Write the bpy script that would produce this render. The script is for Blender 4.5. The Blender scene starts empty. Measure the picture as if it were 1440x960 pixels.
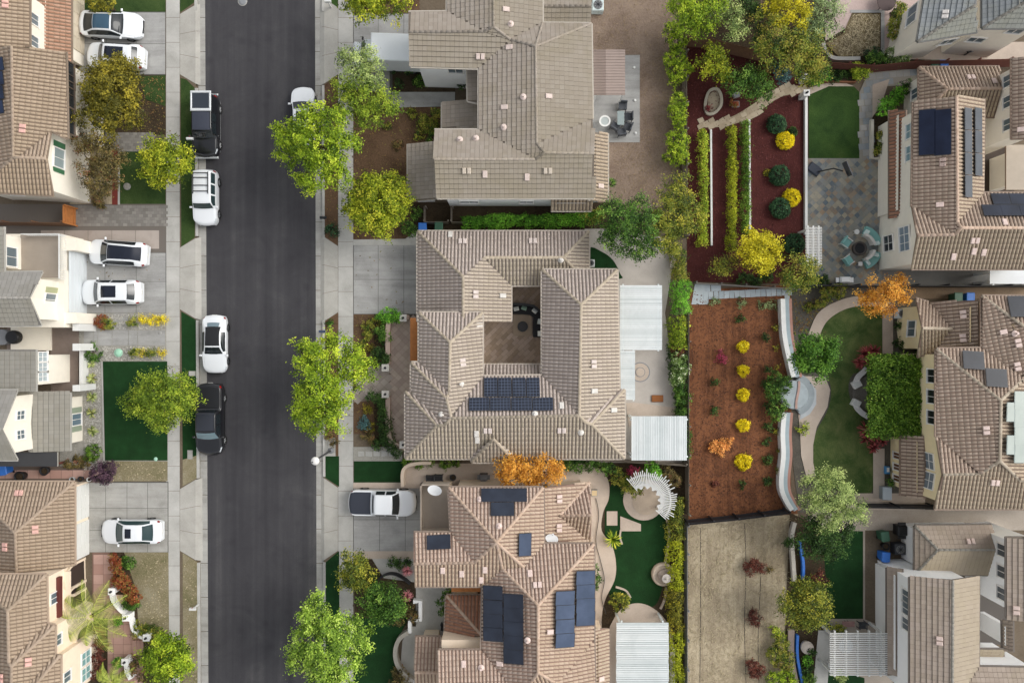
import bpy, math, random
import numpy as np
from mathutils import Vector, Matrix
random.seed(7); RNG = np.random.default_rng(7)
H = 60.0; S = 0.057; RZ = -0.13
scene = bpy.context.scene; COL = scene.collection

def W(px, py, z=0.0):
    """where the point seen at photograph coordinates (px, py) stands when it is z metres above the lots"""
    k = S*(H-z)/H
    return Vector(((px-720)*k, (480-py)*k, z))
class Cr:
    def __init__(s, ox, oy, k): s.ox, s.oy, s.k = ox, oy, k
    def __call__(s, x, y): return (s.ox+x/s.k, s.oy+y/s.k)
R1, R2, R3, R4 = Cr(0,0,4), Cr(0,220,4), Cr(0,440,4), Cr(0,660,3.2)
B1, B2, B3 = Cr(560,0,2.91), Cr(560,310,2.7425), Cr(560,640,3)
B8, C1, C2, C3 = Cr(1120,0,4), Cr(1120,220,4), Cr(1120,400,2.825), Cr(1120,700,3.694)
PH = Cr(0,0,1)

def lin(c): return c/12.92 if c <= 0.04045 else ((c+0.055)/1.055)**2.4
def hx(s): return tuple(lin(int(s[i:i+2],16)/255) for i in (0,2,4)) + (1.0,)

# ------------------------------------------------------------------ materials
_M = {}
def _new(name):
    m = bpy.data.materials.new(name); m.use_nodes = True
    nt = m.node_tree; b = nt.nodes['Principled BSDF']
    return m, nt, b
def _ramp(nt, cols, fac, lo=0.0, hi=1.0):
    r = nt.nodes.new('ShaderNodeValToRGB'); e = r.color_ramp.elements
    n = len(cols)
    while len(e) < n: e.new(0.5)
    for i, c in enumerate(cols):
        e[i].position = lo+(hi-lo)*(i/(n-1) if n > 1 else 0)
        e[i].color = hx(c)
    nt.links.new(fac, r.inputs[0]); return r.outputs[0]
def _coord(nt):
    t = nt.nodes.new('ShaderNodeNewGeometry'); return t.outputs['Position']
def _noise(nt, co, scale, detail=4, rough=0.6, dist=0.0):
    n = nt.nodes.new('ShaderNodeTexNoise'); n.inputs['Scale'].default_value = scale
    n.inputs['Detail'].default_value = detail; n.inputs['Roughness'].default_value = rough
    n.inputs['Distortion'].default_value = dist
    nt.links.new(co, n.inputs['Vector']); return n.outputs['Fac']
def _math(nt, op, a, b):
    n = nt.nodes.new('ShaderNodeMath'); n.operation = op
    for i, v in enumerate((a, b)):
        if isinstance(v, (int, float)): n.inputs[i].default_value = v
        else: nt.links.new(v, n.inputs[i])
    return n.outputs[0]
def _mix(nt, fac, a, b, mode='MIX'):
    n = nt.nodes.new('ShaderNodeMix'); n.data_type = 'RGBA'; n.blend_type = mode
    for i, v in ((0, fac), (6, a), (7, b)):
        if isinstance(v, (int, float)): n.inputs[i].default_value = v
        elif isinstance(v, tuple): n.inputs[i].default_value = v
        else: nt.links.new(v, n.inputs[i])
    return n.outputs[2]
def _bump(nt, b, h, strength, dist=0.05):
    n = nt.nodes.new('ShaderNodeBump'); n.inputs['Strength'].default_value = strength; n.inputs['Distance'].default_value = dist
    nt.links.new(h, n.inputs['Height']); nt.links.new(n.outputs[0], b.inputs['Normal'])

def plain(col, rough=0.6, metal=0.0, var=0.0, coat=0.0, scale=1.5):
    k = ('p', col, rough, metal, var, coat, scale)
    if k in _M: return _M[k]
    m, nt, b = _new('paint_'+col); b.inputs['Roughness'].default_value = rough; b.inputs['Metallic'].default_value = metal
    b.inputs['Coat Weight'].default_value = coat
    c = hx(col)
    if var > 0:
        co = _coord(nt); f = _noise(nt, co, scale, 5, 0.65)
        g = _noise(nt, co, scale*14, 3)
        f = _math(nt, 'ADD', _math(nt, 'MULTIPLY', f, 0.7), _math(nt, 'MULTIPLY', g, 0.3))
        d = tuple(x*(1-var) for x in c[:3])+(1,); l = tuple(min(1, x*(1+var*0.5)) for x in c[:3])+(1,)
        mr = nt.nodes.new('ShaderNodeMapRange'); mr.inputs[1].default_value = 0.3; mr.inputs[2].default_value = 0.7
        nt.links.new(f, mr.inputs[0])
        nt.links.new(_mix(nt, mr.outputs[0], d, l), b.inputs['Base Color'])
    else: b.inputs['Base Color'].default_value = c
    _M[k] = m; return m

def earth(name, cols, scale=0.5, fine=9.0, mixf=0.5, bump=0.6, rough=0.95, lo=0.3, hi=0.7, isl=0.0, det=6, streak=0.0):
    """ground, mulch, lawn and concrete: coarse and fine noise through a ramp"""
    k = ('e', name)
    if k in _M: return _M[k]
    m, nt, b = _new(name); b.inputs['Roughness'].default_value = rough
    b.inputs['Specular IOR Level'].default_value = 0.25
    co = _coord(nt)
    a = _noise(nt, co, scale, det, 0.65, 0.4); f = _noise(nt, co, fine, 5, 0.75)
    v = _math(nt, 'ADD', _math(nt, 'MULTIPLY', a, 1-mixf), _math(nt, 'MULTIPLY', f, mixf))
    if streak != 0:
        mp = nt.nodes.new('ShaderNodeMapping'); mp.inputs['Scale'].default_value = (0.12,1.0,1) if streak > 0 else (1.0,0.06,1); nt.links.new(co, mp.inputs[0]); streak = abs(streak)
        v = _math(nt, 'ADD', v, _math(nt, 'MULTIPLY', _math(nt, 'SUBTRACT', _noise(nt, mp.outputs[0], 1.6, 5, 0.7, 0.3), 0.5), streak))
    if isl > 0:
        g = nt.nodes.new('ShaderNodeNewGeometry')
        v = _math(nt, 'ADD', v, _math(nt, 'MULTIPLY', _math(nt, 'SUBTRACT', g.outputs['Random Per Island'], 0.5), isl))
    nt.links.new(_ramp(nt, cols, v, lo, hi), b.inputs['Base Color'])
    if bump: _bump(nt, b, f, bump, 0.04)
    _M[k] = m; return m

def island(name, cols, stain=None, sfac=0.5, sscale=0.6, rough=0.85, spec=0.3, slo=0.45, shi=0.75, fine=0.25, lee=None):
    """roof tiles, pavers: every tile its own tone, weathering over them all"""
    k = ('i', name)
    if k in _M: return _M[k]
    m, nt, b = _new(name); b.inputs['Roughness'].default_value = rough; b.inputs['Specular IOR Level'].default_value = spec
    g = nt.nodes.new('ShaderNodeNewGeometry')
    co = _coord(nt); n2 = _noise(nt, co, 7.0, 4, 0.7)
    v = _math(nt, 'ADD', _math(nt, 'MULTIPLY', g.outputs['Random Per Island'], 1-fine), _math(nt, 'MULTIPLY', n2, fine))
    c = _ramp(nt, cols, v, 0.05, 0.95)
    if stain:
        s = _noise(nt, co, sscale, 6, 0.7, 0.6)
        mr = nt.nodes.new('ShaderNodeMapRange'); mr.inputs[1].default_value = slo; mr.inputs[2].default_value = shi
        mr.inputs[4].default_value = sfac; nt.links.new(s, mr.inputs[0])
        c = _mix(nt, mr.outputs[0], c, hx(stain))
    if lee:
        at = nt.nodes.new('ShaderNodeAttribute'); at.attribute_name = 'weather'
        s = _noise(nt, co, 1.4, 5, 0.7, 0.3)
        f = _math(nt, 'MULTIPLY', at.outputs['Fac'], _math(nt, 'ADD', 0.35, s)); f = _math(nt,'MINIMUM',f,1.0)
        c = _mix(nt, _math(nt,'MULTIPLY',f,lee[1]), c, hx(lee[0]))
    nt.links.new(c, b.inputs['Base Color'])
    _bump(nt, b, n2, 0.25, 0.01)
    _M[k] = m; return m

def leafmat(name, cols, trans=0.25):
    k = ('l', name)
    if k in _M: return _M[k]
    m, nt, b = _new('leaf_'+name)
    at = nt.nodes.new('ShaderNodeAttribute'); at.attribute_name = 'tone'
    c = _ramp(nt, cols, at.outputs['Fac'], 0.05, 0.95)
    for i_, e_ in enumerate(c.node.color_ramp.elements):
        g_ = (0.65,1.05,1.4,1.55)[min(i_,3)]; q_ = e_.color; e_.color = (q_[0]*g_,q_[1]*g_,q_[2]*g_*0.95,1)  # stretches the ramp: crown shade and highlights put into the leaf tones
    nt.links.new(c, b.inputs['Base Color']); b.inputs['Roughness'].default_value = 0.55; b.inputs['Specular IOR Level'].default_value = 0.25
    t = nt.nodes.new('ShaderNodeBsdfTranslucent'); nt.links.new(c, t.inputs[0])
    mx = nt.nodes.new('ShaderNodeMixShader'); mx.inputs[0].default_value = trans
    nt.links.new(b.outputs[0], mx.inputs[1]); nt.links.new(t.outputs[0], mx.inputs[2])
    nt.links.new(mx.outputs[0], nt.nodes['Material Output'].inputs[0])
    _M[k] = m; return m

def glassy(name, col, rough=0.08):
    k = ('g', name)
    if k in _M: return _M[k]
    m, nt, b = _new(name); b.inputs['Base Color'].default_value = hx(col); b.inputs['Roughness'].default_value = rough
    b.inputs['Specular IOR Level'].default_value = 0.6
    _M[k] = m; return m

def asphalt():
    m, nt, b = _new('asphalt'); b.inputs['Roughness'].default_value = 0.9; b.inputs['Specular IOR Level'].default_value = 0.3
    co = _coord(nt)
    mp = nt.nodes.new('ShaderNodeMapping'); mp.inputs['Scale'].default_value = (1.0, 0.03, 1); nt.links.new(co, mp.inputs[0])
    st = _noise(nt, mp.outputs[0], 1.1, 4, 0.6); fi = _noise(nt, co, 22, 4, 0.8); big = _noise(nt, co, 0.35, 5, 0.65, 0.8)
    v = _math(nt, 'ADD', _math(nt, 'MULTIPLY', st, 0.40), _math(nt, 'ADD', _math(nt, 'MULTIPLY', fi, 0.35), _math(nt, 'MULTIPLY', big, 0.26)))
    sp = nt.nodes.new('ShaderNodeTexVoronoi'); sp.inputs['Scale'].default_value = 0.55; nt.links.new(co, sp.inputs['Vector'])
    dr = nt.nodes.new('ShaderNodeMapRange'); dr.inputs[1].default_value = 0.05; dr.inputs[2].default_value = 0.22; dr.inputs[3].default_value = -0.05; dr.inputs[4].default_value = 0.0
    nt.links.new(sp.outputs['Distance'], dr.inputs[0]); v = _math(nt, 'ADD', v, dr.outputs[0])
    nt.links.new(_ramp(nt, ['2f2e31','3a393c','454446','5c5a59'], v, 0.33, 0.68), b.inputs['Base Color'])
    _bump(nt, b, fi, 0.5, 0.01)
    return m

# ------------------------------------------------------------------ objects
ORG = {}
def tag(o, label=None, cat=None, group=None, kind=None):
    if label: o['label'] = label
    if cat: o['category'] = cat
    if group: o['group'] = group
    if kind: o['kind'] = kind
    return o
def thing(name, label, cat, loc=(0,0,0), rz=0.0, group=None):
    o = bpy.data.objects.new(name, None); COL.objects.link(o); o.empty_display_size = 0.2
    o.location = loc; o.rotation_euler = (0,0,rz); ORG[o] = Vector(loc)
    return tag(o, label, cat, group)
class MB:
    """collects polygons; build() links them as one mesh object"""
    def __init__(s): s.v, s.f, s.m, s.sm = [], [], [], []
    def poly(s, pts, mi=0, sm=False):
        n = len(s.v); s.v += [tuple(p) for p in pts]; s.f.append(tuple(range(n, n+len(pts)))); s.m.append(mi); s.sm.append(sm)
    def mesh(s, V, F, mi=0, sm=False):
        n = len(s.v); s.v += [tuple(p) for p in V]
        for f in F: s.f.append(tuple(n+i for i in f)); s.m.append(mi); s.sm.append(sm)
    def box(s, c, d, mi=0, rz=0.0, M=None, bev=0.0):
        x, y, z = (q/2 for q in d)
        if bev <= 0:
            V = [(-x,-y,-z),(x,-y,-z),(x,y,-z),(-x,y,-z),(-x,-y,z),(x,-y,z),(x,y,z),(-x,y,z)]
            F = [(3,2,1,0),(4,5,6,7),(0,1,5,4),(1,2,6,5),(2,3,7,6),(3,0,4,7)]
        else:
            b = min(bev, x*.9, y*.9, z*.9)
            ring = lambda xx, yy, zz: [(-xx,-yy,zz),(xx,-yy,zz),(xx,yy,zz),(-xx,yy,zz)]
            V = ring(x-b,y-b,-z)+ring(x,y,-z+b)+ring(x,y,z-b)+ring(x-b,y-b,z)
            F = [(3,2,1,0),(12,13,14,15)]
            for k in (0,4,8):
                for i in range(4): F.append((k+i, k+(i+1)%4, k+4+(i+1)%4, k+4+i))
        if M is None: M = Matrix.Translation(Vector(c)) @ Matrix.Rotation(rz, 4, 'Z')
        else: M = M @ Matrix.Translation(Vector(c)) @ Matrix.Rotation(rz, 4, 'Z')
        s.mesh([M @ Vector(p) for p in V], F, mi)
    def prism(s, pts, z0, z1, mi=0, mi_top=None, bottom=False):
        n = len(pts)
        a = sum(pts[i][0]*pts[(i+1)%n][1]-pts[(i+1)%n][0]*pts[i][1] for i in range(n))
        if a < 0: pts = pts[::-1]
        s.poly([(p[0],p[1],z1) for p in pts], mi if mi_top is None else mi_top)
        for i in range(n):
            p, q = pts[i], pts[(i+1)%n]
            s.poly([(p[0],p[1],z0),(q[0],q[1],z0),(q[0],q[1],z1),(p[0],p[1],z1)], mi)
        if bottom: s.poly([(p[0],p[1],z0) for p in pts[::-1]], mi)
    def tube(s, pts, rs, n=8, mi=0, cap=True, sm=True):
        pts = [Vector(p) for p in pts]
        if isinstance(rs, (int,float)): rs = [rs]*len(pts)
        V, F = [], []
        for i, p in enumerate(pts):
            d = (pts[min(i+1,len(pts)-1)]-pts[max(i-1,0)]).normalized()
            a = d.cross(Vector((0,0,1)));
            if a.length < 1e-3: a = Vector((1,0,0))
            a.normalize(); b = d.cross(a)
            for k in range(n):
                t = 2*math.pi*k/n; V.append(p+(a*math.cos(t)+b*math.sin(t))*rs[i])
        for i in range(len(pts)-1):
            for k in range(n): F.append((i*n+k, i*n+(k+1)%n, (i+1)*n+(k+1)%n, (i+1)*n+k))
        s.mesh(V, F, mi, sm)
        if cap:
            s.poly(V[:n][::-1] if True else V[:n], mi); s.poly(V[-n:], mi)
    def lathe(s, c, prof, n=20, mi=0, sm=True):
        V, F = [], []
        for (r, z) in prof:
            for k in range(n):
                t = 2*math.pi*k/n; V.append((c[0]+r*math.cos(t), c[1]+r*math.sin(t), c[2]+z))
        for i in range(len(prof)-1):
            for k in range(n): F.append((i*n+k, i*n+(k+1)%n, (i+1)*n+(k+1)%n, (i+1)*n+k))
        s.mesh(V, F, mi, sm)
        s.poly(V[:n][::-1], mi); s.poly(V[-n:], mi)
    def build(s, name, mats, parent=None, local=False):
        if not isinstance(mats, (list,tuple)): mats = [mats]
        off = Vector((0,0,0))
        if parent is not None and not local: off = ORG.get(parent, Vector((0,0,0)))
        elif parent is None and not local and s.v:
            A = np.array(s.v); off = Vector(((A[:,0].min()+A[:,0].max())/2, (A[:,1].min()+A[:,1].max())/2, A[:,2].min()))
        me = bpy.data.meshes.new(name)
        me.from_pydata([(p[0]-off.x,p[1]-off.y,p[2]-off.z) for p in s.v], [], s.f)
        for m in mats: me.materials.append(m)
        me.polygons.foreach_set('material_index', s.m); me.polygons.foreach_set('use_smooth', s.sm)
        o = bpy.data.objects.new(name, me); COL.objects.link(o)
        if parent is not None: o.parent = parent; ORG[o] = ORG.get(parent, Vector((0,0,0)))
        elif not local: o.location = off; ORG[o] = off
        else: ORG[o] = Vector((0,0,0))
        return o
def copy_tree(o, parent=None):
    c = o.copy(); COL.objects.link(c)
    if parent is not None: c.parent = parent
    for ch in o.children: copy_tree(ch, c)
    return c
def sm(pts, n=6, closed=False):
    """smooth curve through points"""
    P = [Vector(p) for p in pts]; out = []
    N = len(P)
    for i in range(N if closed else N-1):
        g = (lambda k: P[k % N]) if closed else (lambda k: P[max(0,min(N-1,k))])
        a,b,c,d = g(i-1),g(i),g(i+1),g(i+2)
        for k in range(n):
            t = k/n
            out.append(tuple(0.5*((2*b)+(c-a)*t+(2*a-5*b+4*c-d)*t*t+(3*b-a-3*c+d)*t**3)))
    if not closed: out.append(tuple(P[-1]))
    return out
def circ(px, py, r, n=24, a0=0, a1=360):
    full = abs(a1-a0) >= 360
    return [(px+r*math.cos(math.radians(a0+(a1-a0)*i/(n if full else n-1))), py+r*math.sin(math.radians(a0+(a1-a0)*i/(n if full else n-1)))) for i in range(n)]
_LV = {}
def level_z(lvl):
    _LV[lvl] = _LV.get(lvl,0)+1; return 0.03*lvl+0.0006*_LV[lvl]-0.02
def patch(name, pts, lvl, mat, kind='structure', z0=0.0):
    """a ground sheet over photograph coordinates, lvl steps of 4 mm up"""
    b = MB(); z = z0+level_z(lvl)
    w = [W(*p, 0) for p in pts]; n = len(w)
    if sum(w[i].x*w[(i+1)%n].y-w[(i+1)%n].x*w[i].y for i in range(n)) < 0: w = w[::-1]
    b.poly([(p.x,p.y,z) for p in w])
    o = b.build(name, mat); o['kind'] = kind; return o
def rect(x0,y0,x1,y1): return [(x0,y0),(x1,y0),(x1,y1),(x0,y1)]
def slabs(name, xs, ys, lvl, mat, gap=0.014, skip=()):
    b = MB(); z = level_z(lvl)
    for i in range(len(xs)-1):
        for j in range(len(ys)-1):
            if (i,j) in skip: continue
            p, q = W(xs[i],ys[j]), W(xs[i+1],ys[j+1])
            b.poly([(p.x+gap,q.y+gap,z),(q.x-gap,q.y+gap,z),(q.x-gap,p.y-gap,z),(p.x+gap,p.y-gap,z)])
    o = b.build(name, mat); o['kind'] = 'structure'; return o
def inside(p, poly):
    x, y = p[0], p[1]; c = False; n = len(poly)
    for i in range(n):
        a, b = poly[i], poly[(i+1)%n]
        if (a[1] > y) != (b[1] > y) and x < (b[0]-a[0])*(y-a[1])/(b[1]-a[1])+a[0]: c = not c
    return c
def pavers(name, pts, lvl, mat, size=(0.45,0.45), ang=0.0, gap=0.012, stag=0.0, jit=0.0):
    """individual paving stones filling a patch"""
    w = [W(*p) for p in pts]; poly = [(p.x,p.y) for p in w]; b = MB(); z = level_z(lvl)
    xs = [p[0] for p in poly]; ys = [p[1] for p in poly]; cx, cy = sum(xs)/len(xs), sum(ys)/len(ys)
    R = max(max(xs)-min(xs), max(ys)-min(ys)); ca, sa = math.cos(ang), math.sin(ang)
    nx, ny = int(R/size[0])+2, int(R/size[1])+2
    for j in range(-ny, ny+1):
        for i in range(-nx, nx+1):
            u = (i+(stag if j % 2 else 0))*size[0]; v = j*size[1]
            if not inside((cx+u*ca-v*sa, cy+u*sa+v*ca), poly): continue
            hw, hh = size[0]/2-gap, size[1]/2-gap
            c = [(u+sx*hw+random.uniform(-jit,jit), v+sy*hh+random.uniform(-jit,jit)) for sx,sy in ((-1,-1),(1,-1),(1,1),(-1,1))]
            b.poly([(cx+x*ca-y*sa, cy+x*sa+y*ca, z) for x,y in c])
    o = b.build(name, mat); o['kind'] = 'structure'; return o
def strip(b, path, width, z0, z1, mi=0, closed=False, capmi=None):
    """a wall or kerb of rectangular section along world points"""
    P = [Vector((p[0],p[1])) for p in path]; n = len(P); L, R = [], []
    for i in range(n):
        if closed: d = (P[(i+1)%n]-P[i-1])
        else: d = P[min(i+1,n-1)]-P[max(i-1,0)]
        d.normalize(); nn = Vector((-d.y,d.x))*width/2
        L.append(P[i]+nn); R.append(P[i]-nn)
    m = n if closed else n-1; cm = mi if capmi is None else capmi
    for i in range(m):
        j = (i+1)%n
        b.poly([(L[i].x,L[i].y,z1),(R[i].x,R[i].y,z1),(R[j].x,R[j].y,z1),(L[j].x,L[j].y,z1)], cm)
        b.poly([(R[i].x,R[i].y,z0),(R[j].x,R[j].y,z0),(R[j].x,R[j].y,z1),(R[i].x,R[i].y,z1)], mi)
        b.poly([(L[j].x,L[j].y,z0),(L[i].x,L[i].y,z0),(L[i].x,L[i].y,z1),(L[j].x,L[j].y,z1)], mi)
    if not closed:
        b.poly([(L[0].x,L[0].y,z0),(R[0].x,R[0].y,z0),(R[0].x,R[0].y,z1),(L[0].x,L[0].y,z1)], mi)
        b.poly([(R[-1].x,R[-1].y,z0),(L[-1].x,L[-1].y,z0),(L[-1].x,L[-1].y,z1),(R[-1].x,R[-1].y,z1)], mi)
def lowwall(label, pts, width, h, mat, cat='wall', name='low_wall', cap=None, closed=False, group=None):
    """pts: photograph coordinates of the wall's top"""
    b = MB(); strip(b, [W(*p, h) for p in pts], width, -0.02, h, 0, closed)
    o = None
    if cap:
        t = thing(name, label, cat, W(*pts[0], h)*Vector((1,1,0)) if False else (W(*pts[0],h).x, W(*pts[0],h).y, 0), 0, group)
        b.build('wall_body', mat, t)
        c = MB(); strip(c, [W(*p, h) for p in pts], width+0.06, h+0.002, h+0.06, 0, closed); c.build('coping', cap, t); return t
    return tag(b.build(name, mat), label, cat, group)
def fence(label, pts, h, mat, postmat=None, cat='fence', name='fence', plank=0.14, top=True, group=None):
    """board fence; pts are photograph coordinates along its top"""
    P = [W(*p, h) for p in pts]; t = thing(name, label, cat, (P[0].x,P[0].y,0), 0, group)
    for a, c in zip(P[:-1], P[1:]):
        d = Vector((c.x-a.x, c.y-a.y, 0)); L = d.length; d.normalize(); nrm = Vector((-d.y,d.x,0)); ang = math.atan2(d.y,d.x)
        b = MB(); k = max(1,int(L/plank))
        for i in range(k):
            m = a+d*(L*(i+0.5)/k); hh = h-random.uniform(0,0.02)
            b.box((m.x,m.y,hh/2+0.02), (L/k-0.008,0.02,hh-0.04), 0, ang)
        for zz in (0.35,h-0.35):
            m = a+d*(L/2)+nrm*0.04; b.box((m.x,m.y,zz), (L-0.02,0.04,0.09), 0, ang)
        b.build('board_panel', mat, t)
        k = max(1, round(L/2.4))
        for i in range(k+1 if (c is P[-1]) else k):
            m = a+d*(L*i/k)+nrm*0.12; q = MB(); q.box((m.x,m.y,h/2+0.01),(0.1,0.1,h+0.02),0,ang); q.build('post', postmat or mat, t)
    return t

def scatter(name, pts, n, size, mat, z=0.05, flat=0.35, asp=0.5, hole=None, clump=0.0):
    """loose bits nobody could count: chips, straw, fallen leaves, pebbles"""
    w = [W(*p) for p in pts]; poly = [(p.x,p.y) for p in w]; xs=[p[0] for p in poly]; ys=[p[1] for p in poly]; b = MB(); k = 0; tries = 0
    cen = [(random.uniform(min(xs),max(xs)),random.uniform(min(ys),max(ys))) for _ in range(30)]
    while k < n and tries < n*6:
        tries += 1
        if clump and random.random() < clump: c = random.choice(cen); x,y = c[0]+random.gauss(0,.6), c[1]+random.gauss(0,.6)
        else: x,y = random.uniform(min(xs),max(xs)), random.uniform(min(ys),max(ys))
        if not inside((x,y),poly): continue
        a_ = random.uniform(0,6.28); L = size*random.uniform(.5,1.4); d = Vector((math.cos(a_),math.sin(a_),random.uniform(-flat,flat)))*L/2; s = Vector((-math.sin(a_),math.cos(a_),random.uniform(-flat,flat)))*L*asp/2; c = Vector((x,y,z+L*.12))
        b.poly([c-d-s,c+d-s*.6,c+d+s,c-d+s*.8]); k += 1
    o = b.build(name, mat); o['kind'] = 'stuff'; return o
# ------------------------------------------------------------------ houses
class House: pass
def newell(P):
    n = Vector((0,0,0))
    for i in range(len(P)):
        a, b = P[i], P[(i+1)%len(P)]
        n += Vector(((a.y-b.y)*(a.z+b.z), (a.z-b.z)*(a.x+b.x), (a.x-b.x)*(a.y+b.y)))
    return n.normalized()
STY = {'barrel': dict(p=0.27, c=0.38), 'flat': dict(p=0.33, c=0.36)}
def house(label, px, py, wall, tile, deck, cap, style='barrel', fascia='c9c0b2', cat='house'):
    h = House(); p = W(px,py); h.o = thing('house', label, cat, (p.x,p.y,0)); h.wall=wall; h.tile=tile; h.deck=deck; h.cap=cap; h.style=style
    h.walls, h.roofs = [], []; h.fascia = plain(fascia, 0.6, var=0.1); return h
def solve_block(C, spec):
    """roof corners: eaves keep their given height, ridges slide until every slope is flat"""
    pts = {}
    for tok in spec.split():
        k, r = tok.split(':'); x,y,z = (float(q) for q in r.split(','))
        pts[k] = [*C(x,y), z + (0.35 if z > 4.6 else 0)]
    return pts
def block(h, C, spec, faces, ov=0.45, walls=True, style=None, tile=None, deck=None, thick=0.16, roofname='roof', base=0.0, wallmat=None):
    pts = solve_block(C, spec); faces = faces.split(); keys = list(pts)
    z = {k: pts[k][2] for k in keys}; zg = dict(z); zmin = min(z.values())
    if len(keys) > 4 or True:
        for it in range(4):
            P = {k: W(pts[k][0],pts[k][1],z[k]) for k in keys}
            nu = len(keys)+3*len(faces); rows, rhs = [], []
            for i,k in enumerate(keys):
                r = np.zeros(nu); w = 1.0 if zg[k] < zmin+0.3 else 0.07; r[i]=w; rows.append(r); rhs.append(w*zg[k])
            for fi,f in enumerate(faces):
                cx = sum(P[k].x for k in f)/len(f); cy = sum(P[k].y for k in f)/len(f)
                for k in f:
                    r = np.zeros(nu); r[keys.index(k)] = -1.5
                    j = len(keys)+3*fi; r[j]=1.5*(P[k].x-cx); r[j+1]=1.5*(P[k].y-cy); r[j+2]=1.5; rows.append(r); rhs.append(0)
            sol = np.linalg.lstsq(np.array(rows), np.array(rhs), rcond=None)[0]
            for i,k in enumerate(keys): z[k] = float(np.clip(sol[i], zg[k]-0.6, zg[k]+0.6))
    P = {k: W(pts[k][0],pts[k][1],z[k]) for k in keys}
    st = style or h.style; tm = tile or h.tile
    b = MB(); edges = {}
    fl = []
    for f in faces:
        if newell([P[k] for k in f]).z < 0: f = f[::-1]
        fl.append(f)
        for i in range(len(f)): edges.setdefault((f[i],f[(i+1)%len(f)]), f)
    for f in fl:
        Q = [P[k] for k in f]; n = newell(Q); c0 = sum(Q, Vector((0,0,0)))/len(Q)
        b.poly([Vector((q.x,q.y,c0.z-(n.x*(q.x-c0.x)+n.y*(q.y-c0.y))/n.z)) for q in Q], 0)
        b.poly([P[k]-Vector((0,0,thick)) for k in f[::-1]], 1)
    bound = [(a,c) for (a,c) in edges if (c,a) not in edges]
    D = Vector((0,0,thick)); 
    for a,c in bound:
        b.poly([P[a]-D, P[c]-D, P[c], P[a]], 1)
    # gutter lip along level eaves
    for a,c in bound:
        if abs(P[a].z-P[c].z) < 0.25 and (P[a]-P[c]).length > 0.5 and st != 'deck':
            d = (P[c]-P[a]); d.z = 0; d.normalize(); n = Vector((d.y,-d.x,0))*0.06
            M0 = (P[a]+P[c])/2+n+Vector((0,0,-0.05)); b.box(M0, ((P[c]-P[a]).length,0.1,0.1), 1, math.atan2(d.y,d.x))
    res = []; wx = []
    if st in STY:
        p, c = STY[st]['p'], STY[st]['c']
        for f in fl:
            Q = [P[k] for k in f]; n = newell(Q)
            d = Vector((0,0,-1)); d = d - n*d.dot(n)
            if d.length < 0.03: continue
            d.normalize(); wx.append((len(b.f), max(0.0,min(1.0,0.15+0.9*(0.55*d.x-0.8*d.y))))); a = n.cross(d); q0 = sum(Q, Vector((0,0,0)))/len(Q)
            uv = [((q-q0).dot(a), (q-q0).dot(d)) for q in Q]
            res.append(max(abs((q-q0).dot(n)) for q in Q))
            umin, umax = min(x for x,_ in uv), max(x for x,_ in uv); vmax = max(y for _,y in uv)
            u = umin+p*0.5
            while u < umax:
                xs = []
                for i in range(len(uv)):
                    (u0,v0),(u1,v1) = uv[i], uv[(i+1)%len(uv)]
                    if (u0 <= u < u1) or (u1 <= u < u0): xs.append(v0+(v1-v0)*(u-u0)/(u1-u0))
                xs.sort()
                for i in range(0, len(xs)-1, 2):
                    lo, hi = xs[i], xs[i+1]; v = vmax
                    v = vmax - math.floor((vmax-hi)/c)*c
                    while v > lo:
                        v1, v0 = min(v,hi), max(v-c+(0.018 if st=='barrel' else 0.024), lo)
                        if v1-v0 > 0.05:
                            jt = random.uniform(-0.008,0.008)
                            lift = ((0.03 if st=='barrel' else 0.055)+jt, 0.004)
                            if st == 'barrel': xs_ = (-0.35,-0.24,0,0.24,0.35); hs_ = (-0.008,0.046,0.068,0.046,-0.008)
                            else: xs_ = (-0.478,0.478); hs_ = (0.012,0.012)
                            low = [q0+a*(u+x*p)+d*v1+n*(hh+lift[0]) for x,hh in zip(xs_,hs_)]
                            up = [q0+a*(u+x*p)+d*v0+n*(hh+lift[1]) for x,hh in zip(xs_,hs_)]
                            k0 = len(b.v); m = len(low)
                            b.v += [tuple(q) for q in low+up]
                            for j in range(m-1): b.f.append((k0+j,k0+j+1,k0+m+j+1,k0+m+j)); b.m.append(2); b.sm.append(st=='barrel')
                            fo = len(b.v)
                            if st == 'barrel':
                                b.f.append(tuple(k0+j for j in range(m-1,-1,-1))); b.m.append(2); b.sm.append(False)
                            else:
                                b.v += [tuple(q-n*0.065) for q in low]
                                b.f.append((k0+1,k0,fo,fo+1)); b.m.append(2); b.sm.append(False)
                        v -= c
                u += p
        if res and max(res) > 0.22: print('NONPLANAR', h.o['label'][:24], [round(r,2) for r in res])
    ro = b.build(roofname, [deck or h.deck, h.fascia, tm], h.o)
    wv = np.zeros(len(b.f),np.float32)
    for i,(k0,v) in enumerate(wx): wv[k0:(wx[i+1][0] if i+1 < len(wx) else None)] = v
    at = ro.data.attributes.new('weather','FLOAT','FACE'); at.data.foreach_set('value', wv); h.last = ro
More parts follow.
